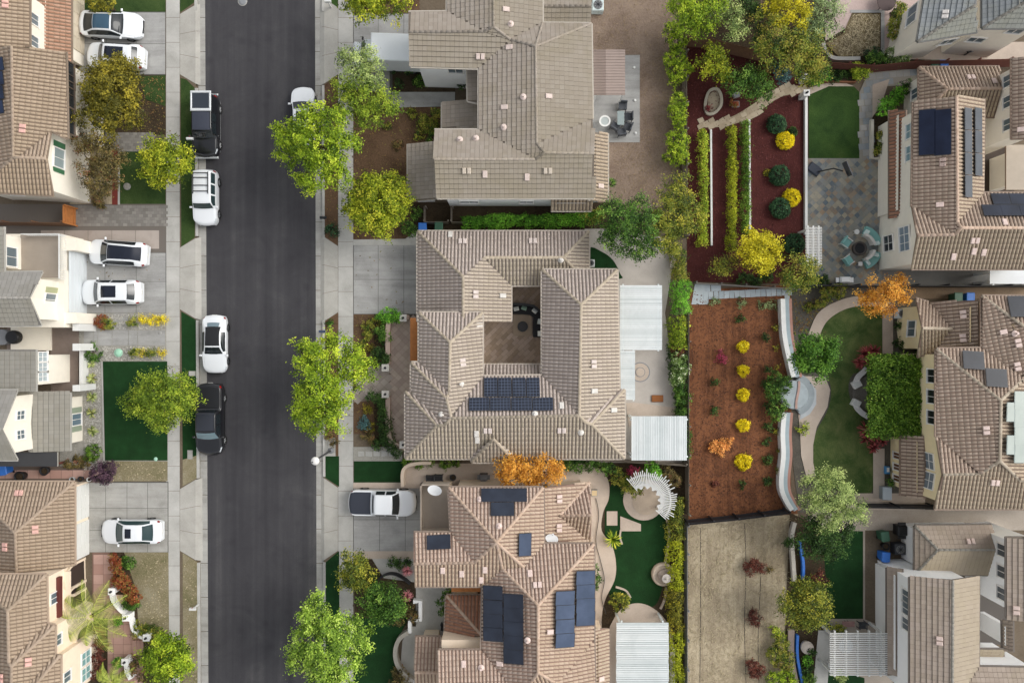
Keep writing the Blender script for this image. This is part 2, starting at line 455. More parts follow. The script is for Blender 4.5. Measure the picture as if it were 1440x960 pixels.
    # ridge and hip caps
    if st in STY:
        for (x,y),f in edges.items():
            if (y,x) in edges and x < y:
                g = edges[(y,x)]; n1 = newell([P[k] for k in f]); n2 = newell([P[k] for k in g])
                cg = sum((P[k] for k in g), Vector((0,0,0)))/len(g)
                if (cg-P[x]).dot(n1) > -0.02: continue
                cb = MB(); A, B = P[x], P[y]; L = (B-A).length; dd = (B-A).normalized(); up = (n1+n2).normalized(); sd = dd.cross(up)
                if A.z > B.z: A, B, dd, sd = B, A, -dd, -sd
                k = max(1,int(L/0.38)); r = 0.12 if st=='barrel' else 0.10
                for i in range(k):
                    s0, s1 = L*i/k, L*(i+1)/k+0.02
                    rows = []
                    for s_,rr,lf in ((s0,r,0.085),(s1,r*0.88,0.065)):
                        rows.append([A+dd*s_+sd*(rr*math.cos(t))+up*(rr*0.75*math.sin(t)+lf-0.05) for t in (math.pi*j/5 for j in range(6))])
                    k0 = len(cb.v); cb.v += [tuple(q) for q in rows[0]+rows[1]]
                    for j in range(5): cb.f.append((k0+j,k0+j+1,k0+7+j,k0+6+j)); cb.m.append(0); cb.sm.append(True)
                    cb.f.append(tuple(k0+j for j in range(5,-1,-1))); cb.m.append(0); cb.sm.append(False)
                cb.build('ridge_cap', h.cap, ro)
    for f in fl:
        Q = [P[k] for k in f]; h.roofs.append((Q, newell(Q), ro))
    if walls:
        wb = MB(); nxt = dict(bound); prv = {c:a for a,c in bound}; off = {}
        def inw(a,c):
            d = P[c]-P[a]; d.z = 0; d.normalize(); return Vector((-d.y,d.x,0))
        for k in nxt:
            n1, n2 = (inw(prv[k],k) if k in prv else inw(k,nxt[k])), inw(k,nxt[k]); s = n1+n2
            den = max(0.35, 1+n1.dot(n2)); off[k] = P[k]+s*(ov/den)
        for k in nxt:
            j = nxt[k]
            if j not in off: continue
            A, B = off[k], off[j]
            if (B-A).length < 0.05: continue
            za, zb = A.z-0.13, B.z-0.13
            wb.poly([(A.x,A.y,base-0.05),(B.x,B.y,base-0.05),(B.x,B.y,zb),(A.x,A.y,za)])
            d = (B-A); d.z = 0; L = d.length; d.normalize(); h.walls.append((Vector((A.x,A.y,0)), d, L, Vector((d.y,-d.x,0)), za, zb))
        wb.build('wall', wallmat or h.wall, h.o)
    return P
CAM = Vector((0,0,H))
def hit_wall(h, px, py):
    g = W(px,py,0); r = (g-CAM).normalized(); best = None
    for (A,d,L,n,za,zb) in h.walls:
        den = r.dot(n)
        if den > -1e-4: continue
        t = (A-CAM).dot(n)/den; p = CAM+r*t; s = (p-A).dot(d)
        if -0.2 <= s <= L+0.2 and -0.1 <= p.z <= za+(zb-za)*s/L+0.3:
            if best is None or t < best[0]: best = (t,p,d,n)
    return best
def window(h, px, py, w, ht, frame='efece6', glass='5d6a70', nx=2, ny=1, shut=None, z=None, name='window'):
    r = hit_wall(h,px,py)
    if r is None: print('WINMISS', h.o['label'][:22], px, py); return
    _,p,d,n = r; up = Vector((0,0,1))
    if z is not None: p.z = z
    M = Matrix((( d.x,up.x,n.x,p.x),(d.y,up.y,n.y,p.y),(d.z,up.z,n.z,p.z),(0,0,0,1)))
    f = MB(); t = 0.07
    f.box((0,ht/2-t/2,0.04),(w,t,0.09),M=M); f.box((0,-ht/2+t/2,0.05),(w+0.08,t,0.13),M=M)
    for s in (-1,1): f.box((s*(w/2-t/2),0,0.04),(t,ht-2*t,0.09),M=M)
    for i in range(1,nx): f.box((-w/2+w*i/nx,0,0.035),(0.035,ht-2*t,0.06),M=M)
    for i in range(1,ny): f.box((0,-ht/2+ht*i/ny,0.033),(w-2*t,0.03,0.05),M=M)
    o = f.build(name, plain(frame,0.5), h.o)
    g = MB(); g.box((0,0,0.012),(w-2*t+0.004,ht-2*t+0.004,0.02),M=M); g.build('pane_or_dark_recess', glassy('pane_or_dark_recess_'+glass,glass,0.12), o)
    if shut:
        for s in (-1,1):
            q = MB(); q.box((s*(w/2+0.24),0,0.03),(0.42,ht,0.05),M=M)
            for i in range(int(ht/0.12)): q.box((s*(w/2+0.24),-ht/2+0.08+i*0.12,0.058),(0.34,0.05,0.012),M=M)
            q.build('shutter', plain(shut,0.6), h.o)
    return o
def garage(h, px, py, w, ht=2.15, col='d8d8d3', z=1.08):
    r = hit_wall(h,px,py)
    if r is None: print('GARMISS', h.o['label'][:22], px, py); return
    _,p,d,n = r; up = Vector((0,0,1)); p.z = z
    M = Matrix((( d.x,up.x,n.x,p.x),(d.y,up.y,n.y,p.y),(d.z,up.z,n.z,p.z),(0,0,0,1)))
    f = MB()
    for i in range(4):
        for j in range(max(2,int(w/0.9))):
            k = max(2,int(w/0.9)); f.box((-w/2+w*(j+.5)/k,-ht/2+ht*(i+.5)/4,0.05),(w/k-0.05,ht/4-0.05,0.05),M=M)
    f.box((0,0,0.025),(w,ht,0.04),M=M)
    f.build('garage_door', plain(col,0.5), h.o)
def hit_roof(h, px, py):
    g = W(px,py,0); r = (g-CAM).normalized(); best = None
    for Q,n,ro in h.roofs:
        den = r.dot(n)
        if den > -1e-4: continue
        t = (Q[0]-CAM).dot(n)/den; p = CAM+r*t
        if inside((p.x,p.y), [(q.x,q.y) for q in Q]) and (best is None or t < best[0]): best = (t,p,n,ro)
    return best
def roof_frame(n, p, lift=0.0, face=None):
    d = Vector((0,0,-1)); d = d-n*d.dot(n)
    if d.length < 0.03: d = Vector((0,-1,0))
    d.normalize()
    if face: d = face
    a = n.cross(d)
    e = -d; p = p+n*lift
    return Matrix(((a.x,e.x,n.x,p.x),(a.y,e.y,n.y,p.y),(a.z,e.z,n.z,p.z),(0,0,0,1)))
def vent(h, px, py, kind='vent', col='d6c8c0'):
    r = hit_roof(h,px,py)
    if r is None: print('VENTMISS', h.o['label'][:22], px, py); return
    _,p,n,ro = r; b = MB()
    if kind == 'vent':
        M = roof_frame(n,p,0.12)
        for s in (-1,1): b.box((s*0.17,0,0),(0.27,0.42,0.14),M=M,bev=0.03)
        b.build('roof_vent', plain(col,0.7,var=0.25,scale=4), ro)
    elif kind == 'pipe':
        b.tube([p-Vector((0,0,0.1)),p+Vector((0,0,0.45))],0.09,10); b.lathe((p.x,p.y,p.z+0.08),[(0.24,0),(0.2,0.05),(0.1,0.12)],12)
        b.build('vent_pipe', plain(col,0.6,var=0.2,scale=4), ro)
    elif kind == 'patch':
        M = roof_frame(n,p,0.1); b.box((0,0,0),(0.34,0.5,0.1),M=M,bev=0.03); b.build('roof_vent', plain(col,0.8,var=0.3,scale=5), ro)
    elif kind == 'dish':
        q = p+Vector((0,0,0.55)); t = MB(); t.tube([p,q-Vector((0,0.12,0.05))],0.03,8)
        o = t.build('satellite_dish', plain('9a9a98',0.5), h.o)
        dn = Vector((0.15,0.75,0.65)).normalized(); M = roof_frame(dn,q)
        V,F=[],[]; 
        for j in range(4):
            rr = 0.42*j/3
            for k in range(16): V.append(M@Vector((rr*1.15*math.cos(k*math.pi/8),rr*math.sin(k*math.pi/8),0.25*rr*rr)))
        for j in range(3):
            for k in range(16): F.append((j*16+k,j*16+(k+1)%16,(j+1)*16+(k+1)%16,(j+1)*16+k))
        b.mesh(V,F,0,True); b.tube([M@Vector((0,-0.36,0.03)),M@Vector((0,-0.1,0.42))],0.018,6); b.box((0,-0.1,0.44),(0.1,0.14,0.1),M=M)
        b.build('dish_bowl', plain('d8dadb',0.4), o)
def solmat(name, c1, c2, ny, nx):
    k = ('sol',name)
    if k in _M: return _M[k]
    m, nt, b = _new(name); b.inputs['Roughness'].default_value = 0.3; b.inputs['Specular IOR Level'].default_value = 0.22
    b.inputs['Coat Weight'].default_value = 0.06; b.inputs['Coat Roughness'].default_value = 0.15
    co = _coord(nt); f = _noise(nt,co,0.8,3); nt.links.new(_ramp(nt,[c1,c2],f,0.35,0.65), b.inputs['Base Color'])
    _M[k] = m; return m
def solar(h, px, py, nu, nv, pw, ph, c1='2a2e38', c2='333945', grid='434a58', cell=(4,6), framecol='1b1e26', name='solar_panel', lift=0.2, M=None, gapc=0.008):
    r = hit_roof(h,px,py)
    if r is None: print('SOLMISS', h.o['label'][:22], px, py); return
    _,p,n,ro = r; M = roof_frame(n,p,lift); gm = solmat('cell_'+c1+c2,c1,c2,1,1); ln = plain(grid,0.4)
    for i in range(nu):
        for j in range(nv):
            x, y = (i-(nu-1)/2)*(pw+0.02), (j-(nv-1)/2)*(ph+0.02)
            b = MB(); b.box((x,y,0),(pw-.03,ph-.03,0.04),M=M)
            for sx in (-1,1): b.box((x+sx*pw*0.3,y,-0.1),(0.05,ph*0.9,0.12),M=M)
            o = b.build(name, plain(framecol,0.4), h.o)
            g = MB(); cx, cy = cell; cw, chh = (pw-0.09)/cx, (ph-0.09)/cy
            for a in range(cx):
                for q in range(cy): g.box((x-(pw-0.09)/2+cw*(a+.5), y-(ph-0.09)/2+chh*(q+.5), 0.024),(cw-gapc,chh-gapc,0.012),M=M)
            g.build('solar_cells', gm, o)
            l = MB(); l.box((x,y,0.021),(pw-0.09,ph-0.09,0.004),M=M); l.build('backing_sheet', ln, o)
def part_box(h, name, mat, boxes):
    b = MB()
    for c,d,*r in boxes: b.box(c,d,0,*(r[:1]))
    return b.build(name, mat, h.o if isinstance(h,House) else h)
def wbox(b, x0,y0,x1,y1,z0,z1,mi=0):
    """box whose top face fills photograph rectangle (x0,y0)-(x1,y1)"""
    p, q = W(x0,y0,z1), W(x1,y1,z1); b.box(((p.x+q.x)/2,(p.y+q.y)/2,(z0+z1)/2),(abs(q.x-p.x),abs(p.y-q.y),z1-z0),mi)

def arch(h, px, py, w, ht, zc, depth=0.16, trim='e6d3ba', inner='3a302b'):
    """arched opening with a raised surround"""
    r = hit_wall(h,px,py)
    if r is None: print('ARCHMISS',px,py); return
    _,p,d,n = r; up = Vector((0,0,1)); p.z = zc
    M = Matrix(((d.x,up.x,n.x,p.x),(d.y,up.y,n.y,p.y),(d.z,up.z,n.z,p.z),(0,0,0,1)))
    def out(q): return [(-w/2-q,-ht/2),(-w/2-q,ht/2-w/2)]+[(-(w/2+q)*math.cos(t),ht/2-w/2+(w/2+q)*math.sin(t)) for t in np.linspace(0.15,math.pi-0.15,12)]+[(w/2+q,ht/2-w/2),(w/2+q,-ht/2)]
    A,B = out(0),out(0.2); b = MB()
    for i in range(len(A)-1):
        b.poly([M@Vector((*A[i],depth)),M@Vector((*A[i+1],depth)),M@Vector((*B[i+1],depth)),M@Vector((*B[i],depth))])
        b.poly([M@Vector((*B[i],depth)),M@Vector((*B[i+1],depth)),M@Vector((*B[i+1],0)),M@Vector((*B[i],0))]); b.poly([M@Vector((*A[i+1],depth)),M@Vector((*A[i],depth)),M@Vector((*A[i],0)),M@Vector((*A[i+1],0))])
    o = b.build('arched_opening', plain(trim,0.85,var=.08), h.o); g = MB(); g.poly([M@Vector((x,y,0.01)) for x,y in A[::-1]]); g.build('pane_or_dark_recess', plain(inner,0.5), o)  # flat dark panel stands in for the shade inside the opening
# ------------------------------------------------------------------ the ground
MAT = dict(
 soil=earth('soil',['564c3f','695d4e','7a6e5f'],0.35,6,0.5),
 road=asphalt(),
 conc=earth('concrete',['84827b','a09e98','b3b1ab'],0.45,16,0.35,0.15,0.85,streak=.5),
 conca=earth('concrete_apron',['95928b','a9a69e','bab7b0'],0.5,14,0.35,0.15,0.85),
 concw=earth('concrete_pale',['94928b','b0aea8','c2c0ba'],0.5,16,0.35,0.15,0.85),
 concg=earth('concrete_grey',['82817d','9c9b98','b0afab'],0.4,16,0.35,0.15,0.85,streak=.55),
 conct=earth('concrete_tan',['a4968a','b9aa9b','c8baab'],0.5,14,0.4,0.2,0.85),
 joint=plain('56544f',0.9),
 turf=earth('artificial_turf',['0d260c','143715','1c4520'],0.8,22,0.45,0.9,0.9),
 lawn=earth('lawn_grass',['1b3014','273f1a','3b5524','585f38'],0.45,14,0.5,0.9),
 lawnd=earth('lawn_dark',['1a2e14','2a3f1b','3f5228','5e6242'],0.35,14,0.4,0.9),
 lawnr=earth('lawn_dry',['454f2c','6a6748','857b60','97907a','505c30'],0.4,12,0.5,0.9),
 lawno=earth('lawn_oval',['24381a','3b5026','5a653a','77754f'],0.55,14,0.35,0.9),
 forec=island('paver_tan',['a39287','b2a195','bcac9e'],'8f8175',0.35),
 dry=earth('dry_grass',['7b6f5b','988a73','b3a58b','c6ba9f'],0.35,11,0.4,0.9,streak=-.45),
 dryb=earth('dry_soil',['5f5042','78675a','8c7b6c','8f7e62'],0.4,9,0.5,0.9),
 mulchb=earth('mulch_brown',['3a2a1f','54402f','6c5541','4d3c2d'],0.6,11,0.6,1.0),
 mulchd=earth('mulch_dark',['231d16','362c20','4b3f2f','2d2a1c'],0.6,10,0.6,1.0),
 red=earth('mulch_red',['3a1b19','4d2623','5f322d'],0.9,14,0.6,1.0),
 bark=earth('bark_orange',['492f20','69432d','85573a','633f2c'],0.55,10,0.5,1.0,0.95,0.3,0.7,streak=-.6),
 gravel=earth('gravel',['7d7a72','9a978e','b0ada4'],0.8,14,0.75,0.9),
 paver=island('paver_pink',['968b82','a3988f','afa49b'],'7e7268',0.5),
 paverb=island('paver_brown',['857565','978574','a8978a','8c7b70'],'6e6256',0.45),
 paverg=island('paver_grey',['75716b','84807a','918d86'],'66625c',0.4),
 terr=island('paver_terracotta',['a88478','b69488','c2a296'],'90766a',0.4),
 slate=island('slate',['6f7b80','8d8a7c','7f8587','a39a85','5d6b74','948068','99958b'],'b0aca2',0.35,0.4),
 flag=island('flagstone',['8d8f90','a09d97','7f8a92','aaa294'],'6f6e6a',0.3),
 stucco=plain('f0e9db',0.9,var=0.06,scale=2), stuccow=plain('f6f6f4',0.9,var=0.04,scale=2), stuccoy=plain('ebe4d5',0.9,var=0.06,scale=2),
 stuccot=plain('cbb79c',0.9,var=0.1,scale=2), stuccop=plain('efdcc4',0.9,var=0.1,scale=2),
 white=plain('dadad6',0.5,var=0.06), wood=plain('7a5b45',0.85,var=0.3,scale=5), woodo=plain('b0703a',0.8,var=0.3,scale=5), woodg=plain('7d7468',0.9,var=0.25,scale=4),
 woodr=plain('6d3f34',0.9,var=0.3,scale=5), dark=plain('25262a',0.6), black=plain('121315',0.5), steel=plain('8d9092',0.4,0.6), grey=plain('85878a',0.7,var=0.1),
 bluep=plain('2f6fc4',0.5,var=0.08), greenp=plain('2f5a44',0.5,var=0.1), blackp=plain('1b1c1f',0.5),
)
def ground():
    b = MB(); b.poly([(-400,-400,RZ-0.02),(400,-400,RZ-0.02),(400,400,RZ-0.02),(-400,400,RZ-0.02)]); o = b.build('ground', MAT['soil']); o['kind'] = 'structure'
    b = MB()
    a, c, d, e = W(282,-700,RZ), W(441.5,-700,RZ), W(447.5,1660,RZ), W(294.5,1660,RZ)
    b.poly([(e.x,e.y,RZ),(d.x,d.y,RZ),(c.x,c.y,RZ),(a.x,a.y,RZ)]); o = b.build('road', MAT['road']); o['kind'] = 'structure'
    for nm, x0, x1 in (('terrain', -700, 275), ('terrain', 456, 2140)):
        b = MB(); p, q = W(x0,-700), W(x1,1660); b.prism([(p.x,q.y),(q.x,q.y),(q.x,p.y),(p.x,p.y)], RZ-0.3, 0.0); o = b.build(nm, MAT['soil']); o['kind'] = 'structure'
    # gutters
    def lx(x,y): return x+5.0*(y/960)
    for nm, xa, xb in (('gutter',277.5,287.5),('gutter',442.5,452.5)):
        b = MB(); ys = list(range(-120,1100,48)); 
        for y0,y1 in zip(ys[:-1],ys[1:]):
            k = (lambda x,y: x+4.6*(y/960)) if xa < 300 else (lambda x,y: x+2.4*(y/960))
            P = [W(k(xa,y0),y0+.35),W(k(xb,y0),y0+.35),W(k(xb,y1),y1-.35),W(k(xa,y1),y1-.35)]
            b.poly([(p.x,p.y,RZ+(0.006 if i in (1,2) else 0.004) if xa<300 else RZ+(0.006 if i in (0,3) else 0.004)) for i,p in enumerate(P)][::-1])
        o = b.build(nm, MAT['conc']); o['kind']='structure'
    # kerbs, broken where the drives come down
    def kerb(x0, y0, y1, tilt):
        b = MB(); n = max(2,int((y1-y0)/30)); 
        strip(b, [(lambda p:(p.x,p.y))(W(x0+tilt*y/960, y)) for y in np.linspace(y0,y1,n)], 0.2, RZ-0.05, 0.022)
        o = b.build('kerb', MAT['concw']); o['kind']='structure'
    for y0,y1 in ((-120,14),(124,332),(450,672),(791,1080)): kerb(275.2,y0,y1,4.6)
    for y0,y1 in ((-120,16),(120,336),(450,670),(790,1080)): kerb(454.2,y0,y1,2.4)
ground()
def apron(y0,y1,side):
    """flared concrete apron, its outer lip falling to the gutter"""
    b = MB(); t = 4.6 if side < 0 else 2.4
    xe, xg, xi = (275.0, 280.5, 253.2) if side < 0 else (456.0, 449.5, 475.3)
    n = 3
    for k in range(n):
        def Y(s, fl): return (y0-fl)+(y1-y0+2*fl)*s
        s0, s1 = k/n, (k+1)/n; g = 0.2
        A = [W(xi,Y(s0,-3)+g),W(xe,Y(s0,10)+g),W(xe,Y(s1,10)-g),W(xi,Y(s1,-3)-g)]
        pts = [(p.x,p.y,0.016) for p in A]; b.poly(pts if side > 0 and False else (pts if (Vector(pts[1])-Vector(pts[0])).cross(Vector(pts[2])-Vector(pts[0])).z > 0 else pts[::-1]))
        B_ = [(A[1],0.016),(W(xg+t*Y(s0,12)/960,Y(s0,12)+g),RZ+0.012),(W(xg+t*Y(s1,12)/960,Y(s1,12)-g),RZ+0.012),(A[2],0.016)]
        pts = [(p.x,p.y,z) for p,z in B_]; b.poly(pts if (Vector(pts[1])-Vector(pts[0])).cross(Vector(pts[2])-Vector(pts[0])).z > 0 else pts[::-1])
    o = b.build('driveway_apron', MAT['conca']); o['kind']='structure'
for y0,y1 in ((17,108),(345,438),(684,777)): apron(y0,y1,-1)
for y0,y1 in ((8,108),(343,442),(682,777)): apron(y0,y1,1)
# pavements
def sidewalk(x0,x1,mat):
    ys = list(range(-150,1120,35)); patch('pavement_base', rect(x0,-150,x1,1110), 0.6, MAT['joint'])
    slabs('pavement', [x0,x1], ys, 1, mat, 0.012)
sidewalk(233.5,253,MAT['concw']); sidewalk(475.5,497,MAT['concw'])
# verges
patch('verge_lawn', [(253,-80),(273,-80),(273,4),(255,17),(253,17)],1,MAT['lawnd'])
patch('verge_lawn', [(254,110),(262,112),(274,124),(274,334),(255,347)],1,MAT['lawnd'])
patch('verge_turf', [(255,438),(276,450),(277,640),(257,646)],1,MAT['turf'])
patch('verge_lawn', [(257,646),(277,640),(277,672),(257,683)],1,MAT['lawnr'])
patch('verge_lawn', [(257,777),(278,790),(279,1060),(258,1060)],1,MAT['lawnr'])
patch('verge_lawn', [(456,-80),(475,-80),(475,17),(457,6)],1,MAT['lawn'])
patch('verge_bed', [(456,120),(475,106),(475,345),(456,337)],1,MAT['mulchb'])
patch('verge_bed', [(457,450),(476,440),(476,640),(457,640)],1,MAT['mulchb'])
patch('verge_pad', rect(457,615,472,641),2,MAT['conc'])
patch('verge_turf', [(457,641),(477,641),(477,684),(457,671)],1,MAT['turf'])
patch('verge_turf', [(458,790),(477,774),(478,1060),(458,1060)],1,MAT['turf'])
# west lots
patch('lawn', rect(112,-80,233,17),1,MAT['lawnd'])
slabs('driveway', [112,150,192,233],[18,62,105],2,MAT['concg'])
patch('joint_bed', rect(110,17,233,106),1,MAT['joint'])
patch('garden_bed', rect(98,106,233,190),1,MAT['mulchd'])
patch('lawn', [(195,108),(233,106),(233,150),(205,140)],2,MAT['lawnd'])
patch('joint_bed', [(148,188),(216,188),(216,212),(148,212)],1,MAT['woodg'])
pavers('path', [(148,188),(216,188),(216,212),(148,212)],2,MAT['paverg'],(0.32,0.22),0,0.006,0.5)
patch('lawn', rect(168,211,233,288),1,MAT['lawnd'])
patch('garden_bed', rect(98,190,158,288),1,MAT['dry'])
patch('path', rect(158,211,166,288),2,earth('red_paver',['6b2f29','7d3d35'],1,9,0.5)); patch('lawn_edging', rect(166,211,169,288),2,MAT['concw'])
patch('joint_bed', rect(-60,287,234,355),1,plain('6b645d',0.9))
pavers('path', rect(100,289,234,318),2,MAT['paverg'],(0.36,0.24),0.0,0.006,0.5)
pavers('driveway', rect(48,318,234,356),2,MAT['paver'],(1.9,1.5),0.0,0.015)
patch('joint_bed', rect(60,355,234,441),1,MAT['joint'])
slabs('driveway', [100,148,192,233.5],[355.5,396,440],2,MAT['concg'])
patch('gravel', rect(84,440,234,672),1,MAT['gravel'])
slabs('path', [118,132,138,158,181,194,233],[464,486],2,MAT['concg'],0.02)
patch('path', rect(160,440.5,180,463.5),2,MAT['concg'])
for y in (447,456): patch('stepping_stone', rect(121,y-3,129,y+3),3,MAT['concw'])
patch('artificial_lawn', [(145,508),(235.5,508),(236,647),(148,647)],2,MAT['turf'])
patch('lawn_edging', [(143,508),(145,508),(148,647),(146,647)],3,MAT['concw'])
patch('lawn', [(150,648),(236,648),(236,676),(150,676)],2,MAT['lawnr'])
patch('joint_bed', rect(-60,655,160,679),2,plain('6b5e55',0.9))
pavers('patio', rect(-60,655,155,678),3,MAT['terr'],(0.9,0.7),0,0.012)
patch('joint_bed', rect(110,677,237,776),1,MAT['joint'])
slabs('driveway', [118,149,179,208,236.5],[678,714,745,776],2,MAT['conc'])
patch('lawn', [(172,776),(237,776),(238,895),(200,895),(190,850),(175,820)],1,MAT['lawnr'])
patch('garden_bed', [(155,776),(175,776),(192,830),(196,895),(180,880),(150,840)],2,MAT['mulchd'])
patch('joint_bed', [(130,776),(158,776),(160,830),(200,900),(200,980),(130,980)],1,plain('7d6257',0.9))
pavers('patio', [(134,776),(157,776),(158,828),(185,862),(200,900),(200,975),(134,975)],2,MAT['terr'],(0.8,0.8),0,0.012)
patch('garden_bed', [(200,895),(238,890),(238,1060),(190,1060)],1,MAT['mulchd'])
patch('garden_bed', [(128,870),(152,868),(152,965),(128,965)],3,MAT['mulchd'])
# east side of the street: white house
patch('joint_bed', rect(497,18,600,150),1,MAT['joint'])
slabs('driveway', [497.5,532,568,600],[20,57,97],2,MAT['concg'])
patch('driveway', [(497.5,98),(548,98),(548,132),(500,125)],2,MAT['conc'])
patch('garden_bed', rect(497,-80,590,19),1,MAT['mulchb'])
patch('garden_bed', [(497,126),(550,132),(640,150),(640,260),(580,300),(588,337),(497,337)],1,MAT['mulchb'])
patch('garden_bed', rect(552,92,640,131),2,MAT['mulchd'])
patch('path', [(538,130),(640,130),(640,150),(552,152)],3,MAT['concg'])
# centre house, street side
patch('driveway_border', [(497,337),(570,336),(578,330),(590,318),(590,345),(497,345)],2,MAT['concw'])
patch('joint_bed', rect(497,344,592,443),1,MAT['joint'])
slabs('driveway', [497.5,532,568,592],[345,393,441.5],2,MAT['concg'])
patch('garden_bed', rect(497,442,548,610),1,MAT['mulchb'])
patch('garden_bed', rect(526,438,575,650),1,MAT['mulchd'])
ring = sm([(581,447),(560,447),(549,449),(545,460),(545,512),(545,560),(545,606),(549,620),(560,629),(575,630)],4)
patch('joint_bed', ring+[(592,628),(592,447)],2,plain('7b6e62',0.9))
pavers('patio', ring+[(588,628),(588,447)],3,MAT['forec'],(0.42,0.42),0.785,0.006)
patch('joint_bed', [(515,520),(547,520),(547,552),(540,560),(497,566),(497,556)],2,plain('7b6e62',0.9))
pavers('path', [(513,518),(547,518),(547,553),(530,558),(497,567),(497,548)],3,MAT['paver'],(0.5,0.5),0.785,0.008)
patch('gravel', rect(497,628,566,648),2,MAT['gravel'])
pavers('stepping_stone', rect(498,630,562,645),3,MAT['concw'],(0.62,0.5),0.0,0.05,0.5,0.04)
patch('artificial_lawn', rect(498,648,570,678),2,MAT['turf'])
# south house, street side
pt = sm([(566,680),(567,662),(575,653),(590,651),(640,651),(830,651)],5)
patch('patio', pt+[(830,690),(590,690),(590,680)],3,MAT['conct'])
patch('driveway_border', rect(497,678,600,686),2,MAT['conct']); patch('driveway_border', rect(497,774,592,785),2,MAT['conct'])
patch('joint_bed', rect(497,686,592,775),1,MAT['joint'])
slabs('driveway', [497.5,534,570,592],[686,730,774.5],2,MAT['concg'])
patch('patio', [(524,785),(592,785),(640,800),(640,980),(560,980),(566,900),(585,870),(585,830),(520,820)],2,MAT['concw'])
patch('garden_bed', [(498,786),(524,786),(540,812),(585,818),(585,880),(500,872)],3,MAT['mulchd'])
patch('artificial_lawn', [(498,868),(575,868),(556,905),(560,980),(498,980)],4,MAT['turf'])
# back gardens in the middle
patch('dry_ground', [(820,-80),(950,-80),(952,60),(945,120),(958,160),(945,215),(962,250),(940,290),(820,300)],1,MAT['dryb'])
patch('patio', rect(833,78,899.5,200.5),2,MAT['concg'])
patch('garden_bed', rect(580,285,860,326),2,MAT['mulchd'])
patch('patio', [(822,322),(850,322),(940,335),(948,360),(940,410),(935,440),(940,480),(952,540),(950,590),(968,650),(822,650)],2,earth('patio_concrete',['a19a92','b3aca4','c0bab2'],0.5,14,0.4,0.2))
patch('artificial_lawn', sm([(828,350),(846,354),(862,366),(872,385),(872,392),(828,392)],4,True),3,MAT['turf'])
patch('patio_joint', circ(900,523,14),3,MAT['grey']); patch('patio_ring', circ(900,523,12.5),4,MAT['conct']); patch('patio_joint', circ(900,523,7),5,MAT['grey']); patch('patio_ring', circ(900,523,6),6,MAT['conct'])
patch('path', [(880,566),(895,566),(950,573),(952,585),(905,585),(884,600)],4,MAT['conct'])
patch('courtyard_base', rect(676,395,770,520),1,plain('66594c',0.9))
pavers('courtyard', rect(660,390,775,525),2,MAT['paverb'],(0.62,0.31),0.785,0.006,0.5)
# garden of the south house
patch('garden_bed', [(800,645),(975,645),(975,980),(845,980),(845,700),(800,660)],1,MAT['mulchd'])
patch('artificial_lawn', sm([(852,700),(858,684),(875,680),(940,730),(938,780),(930,830),(918,852),(890,850),(860,838),(848,810),(850,760)],5,True),2,MAT['turf'])
cp = sm([(800,655),(840,657),(855,675),(856,700),(848,720),(846,745),(860,765),(866,790),(864,815),(850,845),(846,880),(856,912)],5)
patch('path', cp+[(856,990),(800,990)],3,MAT['conct'])
patch('patio', circ(905,702,29,28),4,MAT['conct']); patch('patio_ring', circ(908,704,19,28),5,earth('sandstone',['a99a88','bfae9b'],0.8,12,0.4))
patch('stepping_stone', rect(853,718,868,738),4,MAT['conct'])
patch('stepping_stone', [(872,725),(901,736),(901,746),(872,746)],4,MAT['conct'])
pp = [(857,990),(857,880)]+sm([(857,880),(872,856),(893,847),(915,852),(935,870),(947,900),(949,960),(949,990)],5)
patch('patio', pp,4,MAT['conct'])
# bark and mulch gardens
patch('mulch_bed', [(966,62),(1060,80),(1136,120),(1136,400),(966,396)],1,MAT['red'])
cpath = sm([(982,170),(1000,172),(1030,164),(1060,146),(1085,128),(1110,120),(1135,124)],5)
cpath2 = sm([(1200,125),(1150,132),(1120,132),(1095,138),(1075,152),(1050,168),(1020,178),(985,180)],5)
patch('path_base', cpath+cpath2[1:],2,MAT['dry'])
pavers('path', [(982,170),(1030,164),(1060,146),(1085,128),(1110,118),(1140,124),(1140,133),(1120,132),(1095,140),(1075,154),(1050,170),(1020,180),(985,181)],3,island('sandstone_slabs',['a3937c','b3a48d','c0b29b'],'87795f',0.4),(0.5,0.42),0.5,0.02,0.5,0.03)
patch('mulch_bed', [(970,408),(1112,400),(1116,480),(1112,640),(1112,690),(1122,722),(968,734)],1,MAT['bark'])
patch('dry_ground', [(966,736),(1122,722),(1122,760),(1118,850),(1108,990),(966,990)],1,MAT['dry'])
patch('path', [(977,399),(996,399),(996,428),(972,428)],2,plain('b3bbbe',0.8,var=0.15))
pavers('path', [(992,403),(1110,408),(1110,421),(992,419)],3,island('blue_stone',['a6afb4','b5bdc0','9ba5aa'],None),(0.42,0.62),0.05,0.012,0.5,0.02)
# garden east of the bark bed
patch('garden_bed', [(1112,404),(1300,404),(1300,716),(1124,720),(1113,640)],1,earth('dark_bed',['45423c','5c5850','6d685e'],0.6,9,0.6))
cw = [(1126,722),(1124,640),(1136,580),(1150,560),(1168,548)]
pin = sm([(1150,745),(1131,650),(1133,610),(1150,575),(1166,555),(1164,532),(1150,528),(1120,520),(1116,560),(1124,600),(1124,650),(1134,720)],5,True)
patch('path', [(1120,528),(1160,530),(1167,548),(1163,572),(1148,600),(1143,625),(1143,650),(1147,670),(1134,672),(1126,640),(1125,615),(1122,580)],3,MAT['conct'])
patch('lawn', sm([(1160,455),(1185,436),(1215,430),(1242,440),(1242,520),(1200,525),(1195,560),(1228,610),(1228,680),(1218,694),(1185,692),(1150,672),(1142,640),(1146,610),(1164,575),(1168,545),(1158,510),(1152,480)],4,True),2,MAT['lawno'])
